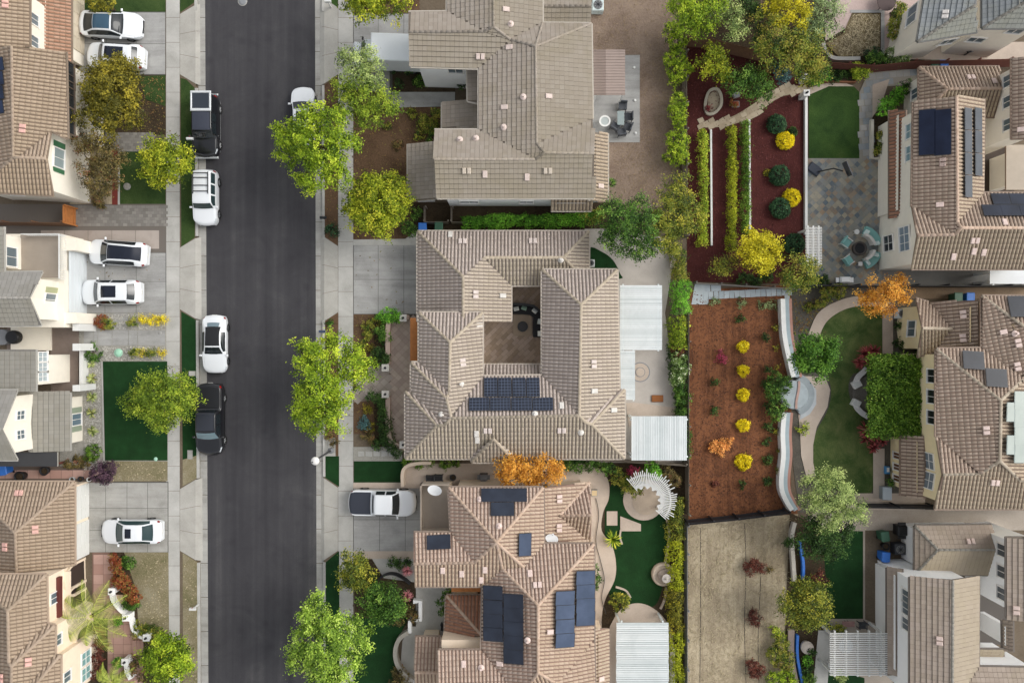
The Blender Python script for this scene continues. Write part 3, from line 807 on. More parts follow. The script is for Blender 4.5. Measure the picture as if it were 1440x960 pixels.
patch('path', sm([(1136,470),(1150,440),(1178,423),(1210,416),(1242,420)],5)+sm([(1242,432),(1212,430),(1185,436),(1162,452),(1150,476)],5),4,MAT['conct'])
patch('path', rect(1240,425,1255,497),4,MAT['conct']); patch('path', rect(1227,630,1243,700),4,MAT['conct'])
patch('path', [(1190,693),(1300,693),(1300,716),(1190,716)],3,MAT['conct'])
patch('patio', circ(1222,553,24),3,earth('stone_patio',['5f5c55','75716a','89857c'],0.9,9,.6,.4))
patch('garden_pad', circ(1122,558,17,22),5,MAT['concg'])
patch('patio', [(1130,535),(1140,538),(1147,548),(1147,568),(1138,582),(1124,590)],4,plain('b3b9bc',0.8,var=0.15))
# north-east gardens
patch('garden_bed', [(950,-80),(1300,-80),(1300,98),(1136,120),(1060,80),(960,58)],1,MAT['mulchd'])
patch('patio', [(1155,-80),(1300,-80),(1300,18),(1250,18),(1250,75),(1238,75),(1238,18),(1198,18),(1190,40),(1160,58)],3,MAT['terr'] and earth('pink_concrete',['a38f89','b8a49d','c6b4ad'],0.6,10,0.5,0.2))
patch('patio_border', rect(1195,15,1240,19),4,MAT['concg']); patch('patio_border', rect(1238,15,1243,78),4,MAT['concg'])
patch('garden_bed', [(1197,20),(1237,20),(1237,78),(1180,82),(1160,62),(1185,48)],4,earth('dry_bed',['3f362b','5f5442','7d6f50','8b7d55'],0.8,9,0.6))
patch('path', [(1272,60),(1440,60),(1440,88),(1272,84)],4,MAT['conct'])
patch('lawn', [(1137,132),(1165,122),(1200,122),(1208,130),(1208,223),(1137,223)],2,MAT['lawn'])
patch('path', sm([(1136,125),(1160,118),(1185,116)],4)+[(1200,122),(1165,122),(1137,134)],3,MAT['conct'])
patch('path_base', [(1208,130),(1222,100),(1290,92),(1290,120),(1240,122),(1228,140),(1226,224),(1208,224)],2,plain('8f8a80',0.9))
pavers('path', [(1209,130),(1222,102),(1290,94),(1290,108),(1240,118),(1228,140),(1226,224),(1209,224)],3,MAT['flag'],(0.55,0.5),0.1,0.012,0.5,0.02)
patch('path', [(1226,120),(1250,112),(1238,150),(1226,165)],4,MAT['conct'])
patch('garden_bed', rect(1226,160,1262,224),2,MAT['mulchd'])
patch('patio_base', rect(1134,223,1300,402),2,plain('8a8880',0.9))
pavers('patio', rect(1134,223,1258,401),3,MAT['slate'],(0.36,0.36),0.785,0.006)
patch('path', rect(1240,379,1460,404),4,plain('7b7a76',0.9,var=0.15))
patch('path', [(1270,404),(1460,404),(1460,420),(1270,420)],3,earth('alley_brown',['72604f','85735f','947f6b'],0.6,10,0.5,0.2))
# south-east lot
patch('path', [(1150,716),(1460,716),(1460,745),(1216,745),(1216,870),(1255,885),(1255,990),(1120,990),(1120,740)],2,earth('yard_concrete',['8d8276','a0968a','ada396'],0.5,10,0.5,0.2))
patch('artificial_lawn', [(1155,746),(1213,746),(1213,869),(1165,869),(1150,800)],3,MAT['turf'])
patch('artificial_lawn', [(1155,935),(1215,952),(1215,1000),(1155,1000)],3,MAT['turf'])
patch('garden_bed', [(1110,720),(1155,740),(1165,870),(1150,990),(1100,990)],3,MAT['mulchd'])
patch('path', [(1150,885),(1170,885),(1160,990),(1140,990)],4,MAT['concw'])
patch('courtyard', rect(1370,830,1420,905),3,plain('544f4a',0.9))
patch('courtyard', rect(1370,180,1425,280),3,plain('3d332b',0.9))

# loose matter on the beds
ISB = island('bark_chips',['452c1f','60402d','7a5039','50332a'],None); ISR = island('red_chips',['3a1b19','54292a','6a3a35','45211f'],None); ISS = island('straw',['857860','a89a7c','c4b694','6f634d'],None); ISG = island('pebbles',['7f7c75','a5a29a','c2beb5','8d877c'],None); ISD = island('dry_straw',['6f604b','8a775e','9c8769','64553f'],None); ISL = island('fallen_leaves',['6f5636','8d7040','5a4430','7f7a40','64432e'],None)
scatter('bark_chips',[(970,410),(1110,402),(1114,480),(1110,640),(1112,690),(1120,720),(969,732)],5500,.11,ISB)
scatter('bark_chips',[(967,64),(1060,82),(1134,122),(1134,398),(967,394)],5000,.1,ISR)
scatter('straw',[(967,738),(1120,724),(1116,850),(1106,985),(967,985)],4200,.22,ISS,asp=.12,clump=.35)
scatter('straw',[(838,-20),(948,-20),(950,60),(944,215),(958,250),(938,288),(862,280),(862,202),(900,202),(900,76),(838,76)],2200,.16,ISD,asp=.14,clump=.5)
scatter('pebbles',rect(119,488,142,670),2600,.09,ISG,asp=.8); scatter('pebbles',rect(120,442,233,463),1000,.09,ISG,asp=.8); scatter('pebbles',rect(145,487,233,507),900,.09,ISG,asp=.8)
scatter('leaf_litter',rect(499,132,620,250),420,.1,ISL); scatter('leaf_litter',rect(457,122,474,336),110,.1,ISL); scatter('leaf_litter',rect(458,452,475,614),110,.1,ISL); scatter('leaf_litter',rect(499,444,540,606),350,.1,ISL); scatter('leaf_litter',rect(190,108,232,187),260,.1,ISL); scatter('leaf_litter',rect(1112,420,1160,470),300,.12,ISL)
scatter('leaf_litter',rect(199,780,236,890),260,.09,ISS,z=.03); scatter('leaf_litter',rect(155,649,234,675),120,.1,ISS); scatter('leaf_litter',rect(259,790,277,955),120,.1,ISS)
scatter('straw',[(1199,22),(1235,22),(1235,76),(1182,80),(1166,62),(1187,50)],900,.25,ISS,z=.14,asp=.12)

for i,(x0,y0,x1,y1,n) in enumerate(((476,130,497,260,60),(476,470,497,610,60),(476,850,497,950,50),(234,180,253,260,35),(234,510,253,610,45),(234,880,253,950,35),(430,130,452,270,60),(425,480,452,605,60),(425,850,452,950,55),(498,345,580,440,30),(118,355,232,440,25))): scatter('fallen_leaves',rect(x0,y0,x1,y1),n,.11,ISL,z=(RZ+.02 if x0 in (430,425) else .05))
# ------------------------------------------------------------------ roof tiles
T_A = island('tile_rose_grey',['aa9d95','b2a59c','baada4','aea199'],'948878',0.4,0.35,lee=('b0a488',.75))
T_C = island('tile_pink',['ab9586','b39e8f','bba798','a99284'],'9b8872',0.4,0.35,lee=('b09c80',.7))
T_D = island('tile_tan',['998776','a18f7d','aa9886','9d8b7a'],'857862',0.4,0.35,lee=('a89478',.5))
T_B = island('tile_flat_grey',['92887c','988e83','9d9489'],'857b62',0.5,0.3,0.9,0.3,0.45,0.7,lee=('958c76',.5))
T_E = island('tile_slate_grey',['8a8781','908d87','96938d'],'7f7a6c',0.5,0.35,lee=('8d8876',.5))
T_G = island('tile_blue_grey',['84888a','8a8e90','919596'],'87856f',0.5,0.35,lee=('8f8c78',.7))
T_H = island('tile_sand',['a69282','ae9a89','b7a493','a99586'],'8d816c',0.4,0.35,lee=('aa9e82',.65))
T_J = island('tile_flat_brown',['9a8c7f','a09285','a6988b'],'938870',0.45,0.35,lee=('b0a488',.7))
T_R = island('tile_red',['9a6b55','a87a62','b28770','9c715d'],'8a6a58',0.4,0.4)
D_A, D_B, D_C, D_D = (plain(c,0.9,var=0.15) for c in ('82776e','746a5e','8b7264','7d6c5b'))  # darker than the tiles: underlay tone with groove shade put into the colour
D_E, D_G, D_J = (plain(c,0.9,var=0.15) for c in ('75726c','6f7274','857a6e'))
K_A = island('cap_tan',['a39684','ada08d','b5a896'],None); K_C = island('cap_pink',['b09783','b8a08c','c0a997'],None); K_G = island('cap_grey',['8f8a80','9c978d'],None)
DECKM = plain('9c9184',0.85,var=0.12)

# ---- the courtyard house in the middle
hA = house('long single storey tiled house built round a small paved courtyard', 720, 480, MAT['stucco'], T_A, D_A, K_A, fascia='bdb2a4')
block(hA, B2, 'a:75,42,2.7 b:735,42,2.7 c:735,245,2.7 d:555,250,2.7 e:435,250,2.7 f:435,390,2.7 g:250,390,4.0 h:75,390,2.7 r:637,143,3.5 s:330,143,3.5 t:250,217,4.0',
      'abrst bcr rcdes tsefg atgh')
block(hA, B2, 'a:80,355,3.9 b:325,355,3.9 c:200,470,5.0 d:80,547,3.9 n:197,665,5.0 e:50,547,3.9 o:186,686,5.1 f:50,660,3.9 p:178,788,5.25 g:28,660,3.9 q:150,790,5.1 h:28,917,3.9 i:205,762,5.3 v:325,600,3.9 w:555,597,3.9 A:555,190,3.9 B:845,190,3.9 C:705,325,5.2 D:853,650,3.9 E:873,652,3.9 j:698,752,5.3 x:722,778,5.2 k:745,785,5.1 l:873,917,3.9',
      'abc acnd edno eoipf gfpq gqh hqpijxkl cbvion vwji AwjC ABC BDxjC DEkx Elk')
block(hA, B2, 'a:328,556,2.7 b:553,556,2.7 c:553,606,3.5 d:328,606,3.5', 'abcd', walls=False)
block(hA, B2, 'a:283,931,3.95 b:450,931,3.95 c:367,842,4.75 e:283,905,3.95 f:450,905,3.95', 'abc aec bcf', walls=False)
for x,y in ((248,82),(519,81),(297,285),(248,547),(752,553),(345,808),(630,807)): vent(hA,*B2(x,y))
for x,y,k in ((201,55,'patch'),(402,290,'patch'),(313,403,'patch'),(243,630,'pipe'),(168,747,'pipe'),(302,820,'patch'),(704,816,'pipe'),(527,745,'pipe'),(630,714,'patch'),(305,845,'patch'),(830,730,'patch'),(755,657,'patch'),(627,152,'pipe')): vent(hA,*B2(x,y),k,'d9d4cc')
for i,x in enumerate((357,411,466,520)): solar(hA,*B2(x,645),1,1,1.02,1.5,'262a34','2e333e','66728a',gapc=.022)
for i,x in enumerate((313,394,476,557)): solar(hA,*B2(x,710),1,1,1.54,1.02,'262a34','2e333e','66728a',(6,4),gapc=.022)
p=W(582,447,2.6); q=W(582,507,2.6); part_box(hA,'wood_beam',MAT['woodo'],[(((p.x+q.x)/2,(p.y+q.y)/2,2.6),(0.55,abs(p.y-q.y),0.16))])
for x in (500,): pass

# ---- the white two storey house north of it
hB = house('white two storey house with mossy flat tile roof and bare back yard', 710, 150, MAT['stuccow'], T_B, D_B, T_B, 'flat', 'b9b1a4')
PB = block(hB, B1, 'a:148,532,5.4 b:330,532,5.4 r:148,652,6.5 s:560,652,6.5 u:600,625,6.5 t:803,628,6.5 e:800,810,5.4 f:160,810,5.4 g:795,487,5.4 k:562,190,7.1 l:567,588,7.1 m:460,163,6.6 n:790,97,5.4 o:590,95,5.4 w:330,280,5.4 p:42,50,5.4 q:200,48,5.4 x:350,130,6.3 y:42,132,6.3 z:50,272,5.4 A:200,-90,5.4 B:390,-90,6.6 C:390,110,6.6 D:590,-90,5.4',
      'rsutef absr wmklsb kngl lgtu lus mokm onk pqxy yxmwz ABCxq BDomC xCm'.replace('mokm ','mok '))
block(hB, B1, 'a:592,-90,3.6 b:787,-90,3.6 c:787,92,3.6 d:592,92,3.6 r:592,25,4.3 s:787,25,4.3', 'rscd absr')
block(hB, B1, 'a:40,590,2.7 b:150,578,3.5 c:156,815,3.5 d:40,825,2.7', 'abcd')
block(hB, B1, 'a:180,420,2.7 b:340,403,3.5 c:340,527,3.5 d:180,527,2.7', 'abcd')
block(hB, B1, 'a:283,268,4.4 b:335,282,4.6 c:335,422,4.6 d:285,415,4.4', 'abcd')
block(hB, B1, 'a:785,540,3.5 b:857,545,2.7 c:857,822,2.7 d:785,822,3.5', 'abcd', style='barrel', tile=T_H)
block(hB, B1, 'a:625,805,3.4 b:795,805,3.4 c:790,862,2.7 d:625,862,2.7', 'abcd', style='barrel', tile=T_H)
for x,y in ((280,698),(612,698)): vent(hB,*B1(x,y),'vent','c9bcab')
for x,y,k in ((336,232,'vent'),(455,195,'patch'),(460,100,'pipe'),(512,398,'pipe'),(615,395,'patch'),(435,440,'patch'),(355,712,'patch'),(527,724,'patch'),(318,567,'pipe'),(252,572,'pipe'),(432,522,'pipe'),(440,40,'patch'),(827,762,'patch')): vent(hB,*B1(x,y),k,'d8c6bc')
for x,w in ((290,1.5),(525,1.1)): window(hB,*B1(x,825),w,1.1)
window(hB,*B1(235,288),1.2,1.1)

# ---- the tiled house to the south
hC = house('two storey pink tiled house with many solar panels beside a fan pergola', 700, 810, MAT['stuccop'], T_C, D_C, K_C, fascia='8d7d70')
block(hC, B3, 'a:213,135,5.2 b:612,135,5.2 c:415,367,6.7 d:222,325,5.2 e:65,325,5.2 f:65,457,6.0 g:322,452,6.0 h:70,552,5.2 i:355,552,5.2 x:440,478,6.0 y:615,372,5.2 z:530,472,6.0 B:826,373,5.2 E:590,632,7.0 F:590,915,7.0 M:465,962,6.0 I:350,820,5.2 J:826,780,5.2 K:670,962,6.2 G:522,1010,6.2 Q:832,1040,5.2 R:672,1040,6.0 n:170,820,5.2 N:170,1040,6.4 P:465,1040,6.2',
      'abc acgd edgf gfhixc'.replace('gfhixc','fgcxih')+' cbyz czx xzyBE ixEFGMI EBJKF FKRPMG KJQR nIMPN'.replace('FKRPMG','FKG KRPMG'))
block(hC, B3, 'a:615,137,4.4 b:808,112,3.5 c:816,252,4.2 h:816,252,4.25 g:680,255,4.25 d:812,365,3.5 e:615,367,4.4'.replace('c:816,252,4.2 ',''), 'abgde bhg ghd')
block(hC, B3, 'a:820,730,3.5 b:888,730,2.7 c:890,1040,2.7 d:820,1040,3.5', 'abcd', tile=T_H)
block(hC, B3, 'a:70,765,2.7 b:185,765,2.7 c:183,915,3.6 d:70,915,3.6 e:183,1040,2.9 f:70,1040,2.9', 'abcd dcef')
block(hC, B3, 'a:203,590,2.7 b:352,590,2.7 c:352,758,4.1 d:195,778,2.7', 'abc acd', tile=T_R)
part_box(hC,'wood_beam',MAT['woodo'],[((W(655,828,3).x,W(655,828,3).y,2.75),(2.2,0.5,0.2))])
# balcony over the garage
b=MB(); wbox(b,*B3(95,128),*B3(216,322),2.75,2.95); b.build('balcony_deck',DECKM,hC.o)
b=MB(); wbox(b,*B3(97,132),*B3(216,318),0,2.75); b.build('wall',hC.wall,hC.o)
b=MB()
for (x0,y0,x1,y1) in ((93,122,215,128),(93,122,98,322),(93,318,215,324)): wbox(b,*B3(x0,y0),*B3(x1,y1),2.9,3.85)
b.build('balcony_parapet',plain('a89b8c',0.85,var=0.1),hC.o)
b=MB(); wbox(b,*B3(183,778),*B3(350,822),0,4.4); b.build('wall',hC.wall,hC.o)
for x in (399,494): solar(hC,*B3(x,167),1,1,1.72,1.0,cell=(1,1))
solar(hC,*B3(440,226),1,1,1.72,1.0,cell=(1,1)); solar(hC,*B3(172,364),1,1,1.75,1.05,cell=(1,1)); solar(hC,*B3(532,373),1,1,1.68,0.98,'3a4456','455064',cell=(1,1))
for y in (575,635,693,750): solar(hC,*B3(403,y),1,1,1.04,1.52,cell=(1,1))
for y in (610,668,726,784,844): solar(hC,*B3(489,y),1,1,1.06,1.52,cell=(1,1))
for y in (597,656,716,775): solar(hC,*B3(700,y),1,1,1.06,1.5,'424e62','4e5a70',cell=(1,1))
for y in (512,570,628,684): solar(hC,*B3(786,y),1,1,1.06,1.5,'3e4a5e','4a566c',cell=(1,1))
for x,y,k in ((678,182,'vent'),(677,305,'vent'),(188,483,'patch'),(268,497,'patch'),(350,523,'patch'),(366,480,'patch'),(425,297,'pipe'),(556,497,'patch'),(587,545,'vent'),(640,742,'patch'),(545,778,'pipe'),(430,876,'patch'),(276,878,'patch'),(350,893,'pipe'),(855,940,'patch'),(345,184,'pipe')): vent(hC,*B3(x,y),k,'dcc6bc')
vent(hC,*B3(158,600),'pipe') if False else None
vent(hC,*B3(646,345),'dish')
# ---- the house at the north-west corner
hD = house('cream two storey house with tan barrel tiles and green window shutters', 60, 130, MAT['stuccoy'], T_D, D_D, T_D, fascia='8a7a6a')
block(hD, R1, 'a:-240,-90,6.6 b:165,-90,5.4 c:165,265,5.4 d:-240,262,6.6', 'abcd')
block(hD, R1, 'a:215,-90,3.4 b:400,-90,2.5 c:400,352,2.5 d:215,290,3.4', 'abcd', tile=island('tile_tan_red',['a07a64','ad8770','b5937e'],'8e6c5a',0.4,0.4))
block(hD, R1, 'r:65,262,6.7 b:370,293,5.4 c:380,782,5.4 g:287,738,5.8 v:105,885,6.5 s:75,890,6.5 p:262,893,6.5 q:300,1100,5.4 w:-150,1075,5.4 y:-260,1075,5.4 z:-260,255,5.4', 'rbcgvs vgp spqw rswyz'.replace('spqw','svpqw'))
for x,y in ((322,890),): window(hD,*R1(330,890),1.5,1.4,shut='3d6b4a',glass='8d9a9a',nx=2)
for y in (110,235): window(hD,*R1(190,y),0.9,1.1,glass='6e7a80')
window(hD,*R2(80,208),1.1,0.9); window(hD,*R2(160,208),1.1,0.9); 
for y in (420,530,680): window(hD,*R1(388,y),2.0,1.3,frame='6b5d50',glass='2b2e30')
garage(hD,*R1(425,110),4.8,col='c9bda8')
for j,y in enumerate((370,450,530,610)): solar(hD,*R1(-6,y),1,1,1.0,1.1,'1d2434','28324a',cell=(1,1))
for x,y,k in ((130,725,'vent'),(32,25,'vent')): vent(hD,*R1(x,y),k,'d9aca0')
# ---- grey roofed house
hE = house('cream house with flat grey tiled gables, white railing and garage opposite black pickup', 50, 500, MAT['stuccoy'], T_E, D_E, T_E, 'flat', 'a9a69e')
block(hE, R2, 'a:-240,655,5.4 b:238,650,5.4 p:165,795,6.4 q:232,948,5.4 w:-240,955,5.4 r:-240,795,6.4', 'abpr rpqw')
block(hE, R2, 'a:-240,400,6 b:20,395,5.4 c:22,652,5.4 d:-240,650,6', 'abcd')
block(hE, R2, 'a:-240,1085,5.3 b:200,1085,4.8 c:200,1322,4.8 d:-240,1322,5.3', 'abcd')
block(hE, R2, 'a:98,1315,5.4 p:8,1535,6.9 q:98,1705,5.4 w:-260,1705,5.4 r:-260,1535,6.9 b:-260,1315,5.4', 'abrp rpqw')
block(hE, R2, 'a:165,1330,3.3 b:393,1327,2.5 c:393,1655,2.5 d:168,1658,3.3', 'abcd')
block(hE, R2, 'a:-200,1665,2.8 b:322,1662,2.8 c:322,1742,2.3 d:-200,1742,2.3', 'abcd', style='deck', deck=plain('3f3f40',0.8,var=0.15), walls=False)
b=MB(); wbox(b,*R2(115,440),*R2(332,680),3.0,3.15); b.build('balcony_deck',DECKM,hE.o)
b=MB(); wbox(b,*R2(28,436),*R2(345,686),0,3.0); wbox(b,*R2(28,640),*R2(360,960),0,2.9); wbox(b,*R2(60,960),*R2(285,1090),0,0.3); b.build('wall',hE.wall,hE.o)
b=MB()
for (x0,y0,x1,y1) in ((115,434,332,439),(328,439,333,686)): wbox(b,*R2(x0,y0),*R2(x1,y1),4.05,4.13)
p=W(*R2(330,436),4.1); q=W(*R2(330,686),4.1); n=26
for i in range(n+1): b.box((p.x,p.y+(q.y-p.y)*i/n,3.6),(0.04,0.04,0.95))
p=W(*R2(118,436),4.1); q=W(*R2(330,436),4.1)
for i in range(20): b.box((p.x+(q.x-p.x)*i/20,p.y,3.6),(0.04,0.04,0.95))
b.build('railing',MAT['white'],hE.o)
for q_ in ((338,460,428,528),(345,878,432,938)): b=MB(); wbox(b,*R2(*q_[:2]),*R2(*q_[2:]),0,2.7); b.build('garage_pier',hE.wall,hE.o)
p=W(*R2(372,530),2.4); q=W(*R2(372,878),2.4)
b=MB(); b.box((p.x+0.2,(p.y+q.y)/2,1.2),(0.06,abs(p.y-q.y),2.3))
for i in range(4): b.box((p.x+0.24,(p.y+q.y)/2,0.3+0.56*i),(0.04,abs(p.y-q.y)-0.1,0.5))
b.build('garage_door',plain('cfd4d6',0.5),hE.o)
window(hE,*R2(62,565),1.5,1.3); window(hE,*R2(280,805),1.0,1.4,shut='a9ab86',glass='6a757a')
for y in (246,305,357): window(hE,*R3(238,y),0.8,1.2,glass='a9b4b8',ny=2)
for y in (573,683): window(hE,*R3(114,y),0.75,1.0,ny=2,nx=2)
window(hE,*R3(428,598),1.0,1.4,shut='8f9a86',glass='5f7480')
b=MB(); wbox(b,*R3(285,62),*R3(440,440),0,0.12); wbox(b,*R3(38,62),*R3(285,205),0.02,0.14); b.build('porch_floor',plain('7d6f66',0.85,var=0.2),hE.o)
for (x0,y0,x1,y1,zh) in ((408,60,448,100,2.3),(408,172,448,212,2.3),(408,405,448,440,2.3),(448,66,476,94,.9),(448,178,476,208,.9),(448,408,474,436,.9)): b=MB(); wbox(b,*R3(x0,y0),*R3(x1,y1),0,zh); b.build('porch_pillar',MAT['white'],hE.o)
b=MB(); wbox(b,*R3(446,214),*R3(466,404),0,0.85); b.build('porch_wall',MAT['white'],hE.o)
b=MB(); c=W(*R3(64,136),0.9); b.lathe((c.x,c.y,0.14),[(0.5,0),(0.55,0.5),(0.5,0.75),(0.42,0.76)],18); b.build('fire_pit',MAT['black'],hE.o)
b=MB(); c=W(*R3(-4,136),0.9); b.lathe((c.x,c.y,0.14),[(0.62,0),(0.62,0.5)],18); b.build('well_ring',MAT['grey'],hE.o)
# ---- south-west house
hF = house('peach stucco house with barrel tiled hips, double white garage and arched porch', 50, 810, MAT['stuccop'], T_D, D_D, T_D, fascia='b5a08c')
block(hF, R4, 'a:-165,55,2.7 b:335,55,2.7 c:335,430,2.7 t:68,285,4.2 u:75,465,4.2 d:-165,465,2.7', 'abt bcut atud')
block(hF, R4, 'a:-165,472,5.4 b:208,472,5.4 t:35,635,6.5 v:40,870,6.5 c:212,692,5.4 d:247,700,5.4 x:52,885,6.6 e:247,830,5.4 y:50,1060,6.6 g:272,832,5.4 h:272,1120,5.4 k:60,1090,6.7 q:-165,1060,5.4', 'abt bcvt cdxv deyx egky ghk atvxyq')
garage(hF,*R4(362,148),2.7); garage(hF,*R4(362,318),2.8)
arch(hF,*R4(372,470),2.2,2.6,1.5); arch(hF,*R4(372,552),1.5,2.4,1.35); arch(hF,*R4(395,735),1.5,2.3,1.3)
for px,py in ((385,845),(385,915)): window(hF,*R4(px,py),1.1,1.3,glass='7fa6a4',ny=2)
b=MB(); q=hit_wall(hF,*R4(290,555)); b.box((q[1].x+.12,q[1].y,3.7),(.24,3.0,.4)); b.build('balcony_trim',plain('5f2c26',.7,var=.2),hF.o)
b=MB(); b.box((q[1].x+.2,q[1].y,2.85),(.5,3.3,.16)); b.build('balcony_ledge',hF.wall,hF.o)
for px,py in ((242,577),(258,765),(300,930)): window(hF,*R4(px,py),0.9,1.0)
for x,y in ((88,106),(27,346),(160,268),(128,862),(8,935)): vent(hF,*R4(x,y),'vent','d9aca0')
# ---- north-east grey tiled house
hG = house('pale yellow two storey house under blue grey flat tiles', 1360, 30, MAT['stuccoy'], T_G, D_G, K_G, 'flat', '6f6f6c')
block(hG, B8, 'a:735,-100,5.4 b:1010,-100,6.6 c:1006,30,6.6 d:680,234,5.4 e:1018,178,5.4', 'abcd dce')
block(hG, B8, 'a:1045,-100,5.7 b:1045,158,5.7 t:1300,5,7.0 u:1300,-100,7.0 c:1420,158,5.7', 'abtu bct')
vent(hG,*B8(835,85),'vent','d9d2cc')
window(hG,*B8(652,85),1.5,1.5,glass='77838c'); window(hG,*B8(850,233),1.2,1.1); window(hG,*B8(1010,222),1.3,0.9); window(hG,*B8(1230,172),1.2,0.9)
# ---- east house with two dark solar fields
hH = house('cream two storey house with sand barrel tiles facing the slate patio', 1350, 250, MAT['stucco'], T_H, plain('7a675a',0.9,var=0.15), K_C, fascia='8a7666')
block(hH, B8, 'a:690,380,3.1 b:1143,376,3.1 c:1155,497,4.2 t:850,502,4.2 e:1118,657,3.1 f:690,655,3.1', 'abct atf tcef')
block(hH, B8, 'a:660,575,5.4 r:900,540,6.6 b:1055,555,5.4 c:1050,1085,5.4 s:905,1255,6.6 d:650,1163,5.4 v:890,1320,6.4 p:680,1325,6.4 q:648,1512,5.4 S:930,1282,6.6 t:1420,1282,6.6 u:1420,1512,5.4 x:1420,1085,5.4', 'arsvd rbcs dvp pvStuq vsS scxtS')
block(hH, B8, 'a:525,620,2.5 b:615,618,3.4 c:610,1205,3.4 d:525,1230,2.5', 'abcd', tile=T_R)
block(hH, B8, 'a:1213,325,5.4 b:1430,320,6.4 c:1430,780,6.4 d:1213,785,5.4', 'abcd')
block(hH, B8, 'a:1180,815,2.8 b:1300,815,2.8 c:1300,1068,2.8 d:1180,1068,2.8', 'abcd', style='deck', deck=plain('b3a797',0.9,var=0.1))
for x in (733,820): solar(hH,*B8(x,748),1,1,3.3,1.12,'141a2c','1c2438',cell=(1,1))
solar(hH,*B8(953,862),4,1,1.58,0.76,'3c4249','474d54',cell=(1,1),framecol='40454b'); solar(hH,*B8(1010,802),3,1,1.62,0.76,'3c4249','474d54',cell=(1,1),framecol='40454b')
for x in (1140,1240,1340): solar(hH,*C1(x,248),1,1,1.3,0.95,'20242f','2a303e',cell=(1,1))
for x in (1092,1195,1300): solar(hH,*C1(x,311),1,1,1.4,0.95,'20242f','2a303e',cell=(1,1))
for x,y,k in ((978,440,'vent'),(1110,460,'patch'),(820,915,'vent'),(820,35+880,'vent'),(805,1152,'patch'),(1168,1252,'patch'),(1000,1352,'vent'),(995,1412,'patch'),(1050,1418,'patch'),(880,1442,'patch'),(1262,730,'patch')): vent(hH,*B8(x,y),k,'dcc6bc')
window(hH,*B8(672,525),0.9,1.3)
for y in (455,572,700): window(hH,*B8(1192,y),0.95,1.1)
for y in (735,860): window(hH,*B8(643,y),1.2,1.3,glass='7d98a0',ny=2)
window(hH,*B8(510,855),1.6,1.4,glass='7d9aa0',ny=2); window(hH,*B8(510,757),0.7,1.2,glass='4a5258'); window(hH,*B8(510,945),0.8,1.2,glass='4a5258')
window(hH,*C1(610,463),1.9,1.5,glass='7b8b98',nx=3,ny=2); window(hH,*C1(520,488),1.3,1.5,glass='33383c',nx=2,ny=2)
# ---- yellow house with ivy trellis
hI = house('yellow stucco house with sand barrel tiles behind the ivy covered trellis', 1370, 560, plain('f2dfb4',0.9,var=0.06,scale=2), T_H, plain('7a675a',0.9,var=0.15), K_A, fascia='8a7666')
block(hI, C2, 'a:475,55,3.4 p:500,173,4.4 q:480,288,3.4 v:617,176,4.4 c:525,70,3.4 d:550,262,3.4 e:722,62,4.9 f:722,250,4.9', 'acvp pvdq cefdv')
block(hI, C2, 'a:735,45,5.4 n:1060,45,5.4 t:902,165,6.6 b:738,252,5.4 k:838,330,6.2 c:555,255,5.4 m:812,460,6.9 j:905,372,6.4 g:960,230,6.4 o:808,700,6.9 z:728,752,6.4 d:555,605,5.4 y:580,755,6.4 q:548,890,5.4 x:890,778,6.4 X:1060,778,6.4 u:1060,890,5.4', 'ant atgjkb cbkjm cmozd dzy yzoxXuq mjgXxo'.replace('mjgXxo','mjgXxo'))
block(hI, C2, 'a:415,600,2.5 b:508,600,3.3 c:508,852,3.3 d:415,838,2.5', 'abcd')
for y in (363,445,527): window(hI,*C2(540,y),1.1,1.3,glass='23262a',nx=2)
window(hI,*C2(459,175),1.3,1.2,glass='55626a'); window(hI,*C2(528,700),1.3,1.4,glass='77828a',ny=2); window(hI,*C2(528,778),1.3,1.4,glass='77828a',ny=2)
for y in (680,725,770): window(hI,*C2(404,y),0.6,1.4,glass='6a4a38')
for y in (130,212): window(hI,*C2(729,y),0.7,0.9,glass='50606a')
for x,y in ((697,302),(788,372)): solar(hI,*C2(x,y),1,1,1.55,1.35,'24282f','2c3038',cell=(1,1))
for x,y in ((878,90),(960,90)): solar(hI,*C2(x,y),1,1,1.5,1.6,'24282f','2c3038',cell=(1,1))
for y in (460,530,600,670): solar(hI,*C2(900,y),1,1,1.35,1.7,'a5aea6','b0b8b0','8f9890',cell=(1,1),framecol='9aa5a0')
for y in (505,635): solar(hI,*C2(842,y),1,1,1.4,0.62,'a5aea6','b0b8b0','8f9890',cell=(1,1),framecol='9aa5a0')
for x,y,k in ((663,118,'vent'),(662,212,'vent'),(820,188,'patch'),(865,195,'pipe'),(878,232,'vent'),(752,578,'vent'),(786,785,'vent'),(875,325,'vent')): vent(hI,*C2(x,y),k,'dcc6bc')
# ---- white house in the south-east
hJ = house('white two storey house with brown flat tiles and white slatted pergola', 1370, 850, MAT['stuccow'], T_J, D_J, K_G, 'flat', '6f675f')
block(hJ, C3, 'a:615,145,2.9 b:1015,140,2.9 c:1042,268,3.8 t:735,268,3.8 d:1005,398,2.9 f:615,395,2.9', 'abct tcdf atf')
block(hJ, C3, 'a:590,410,5.4 r:812,425,6.5 b:948,405,5.4 c:946,875,5.4 d:590,1100,5.4 s:808,1100,6.5 k:860,1010,6.0 m:1320,1010,6.0 n:1320,882,5.4', 'arsd rbcks ckmn')
block(hJ, C3, 'a:472,362,2.5 b:550,368,3.3 c:550,915,3.3 d:472,922,2.5', 'abcd')
block(hJ, C3, 'a:1092,200,5.4 b:1330,200,6.4 c:1330,640,6.4 d:1092,625,5.4', 'abcd')
block(hJ, C3, 'a:950,785,3.1 b:1080,785,3.1 c:1085,850,2.6 d:950,850,2.6', 'abcd')
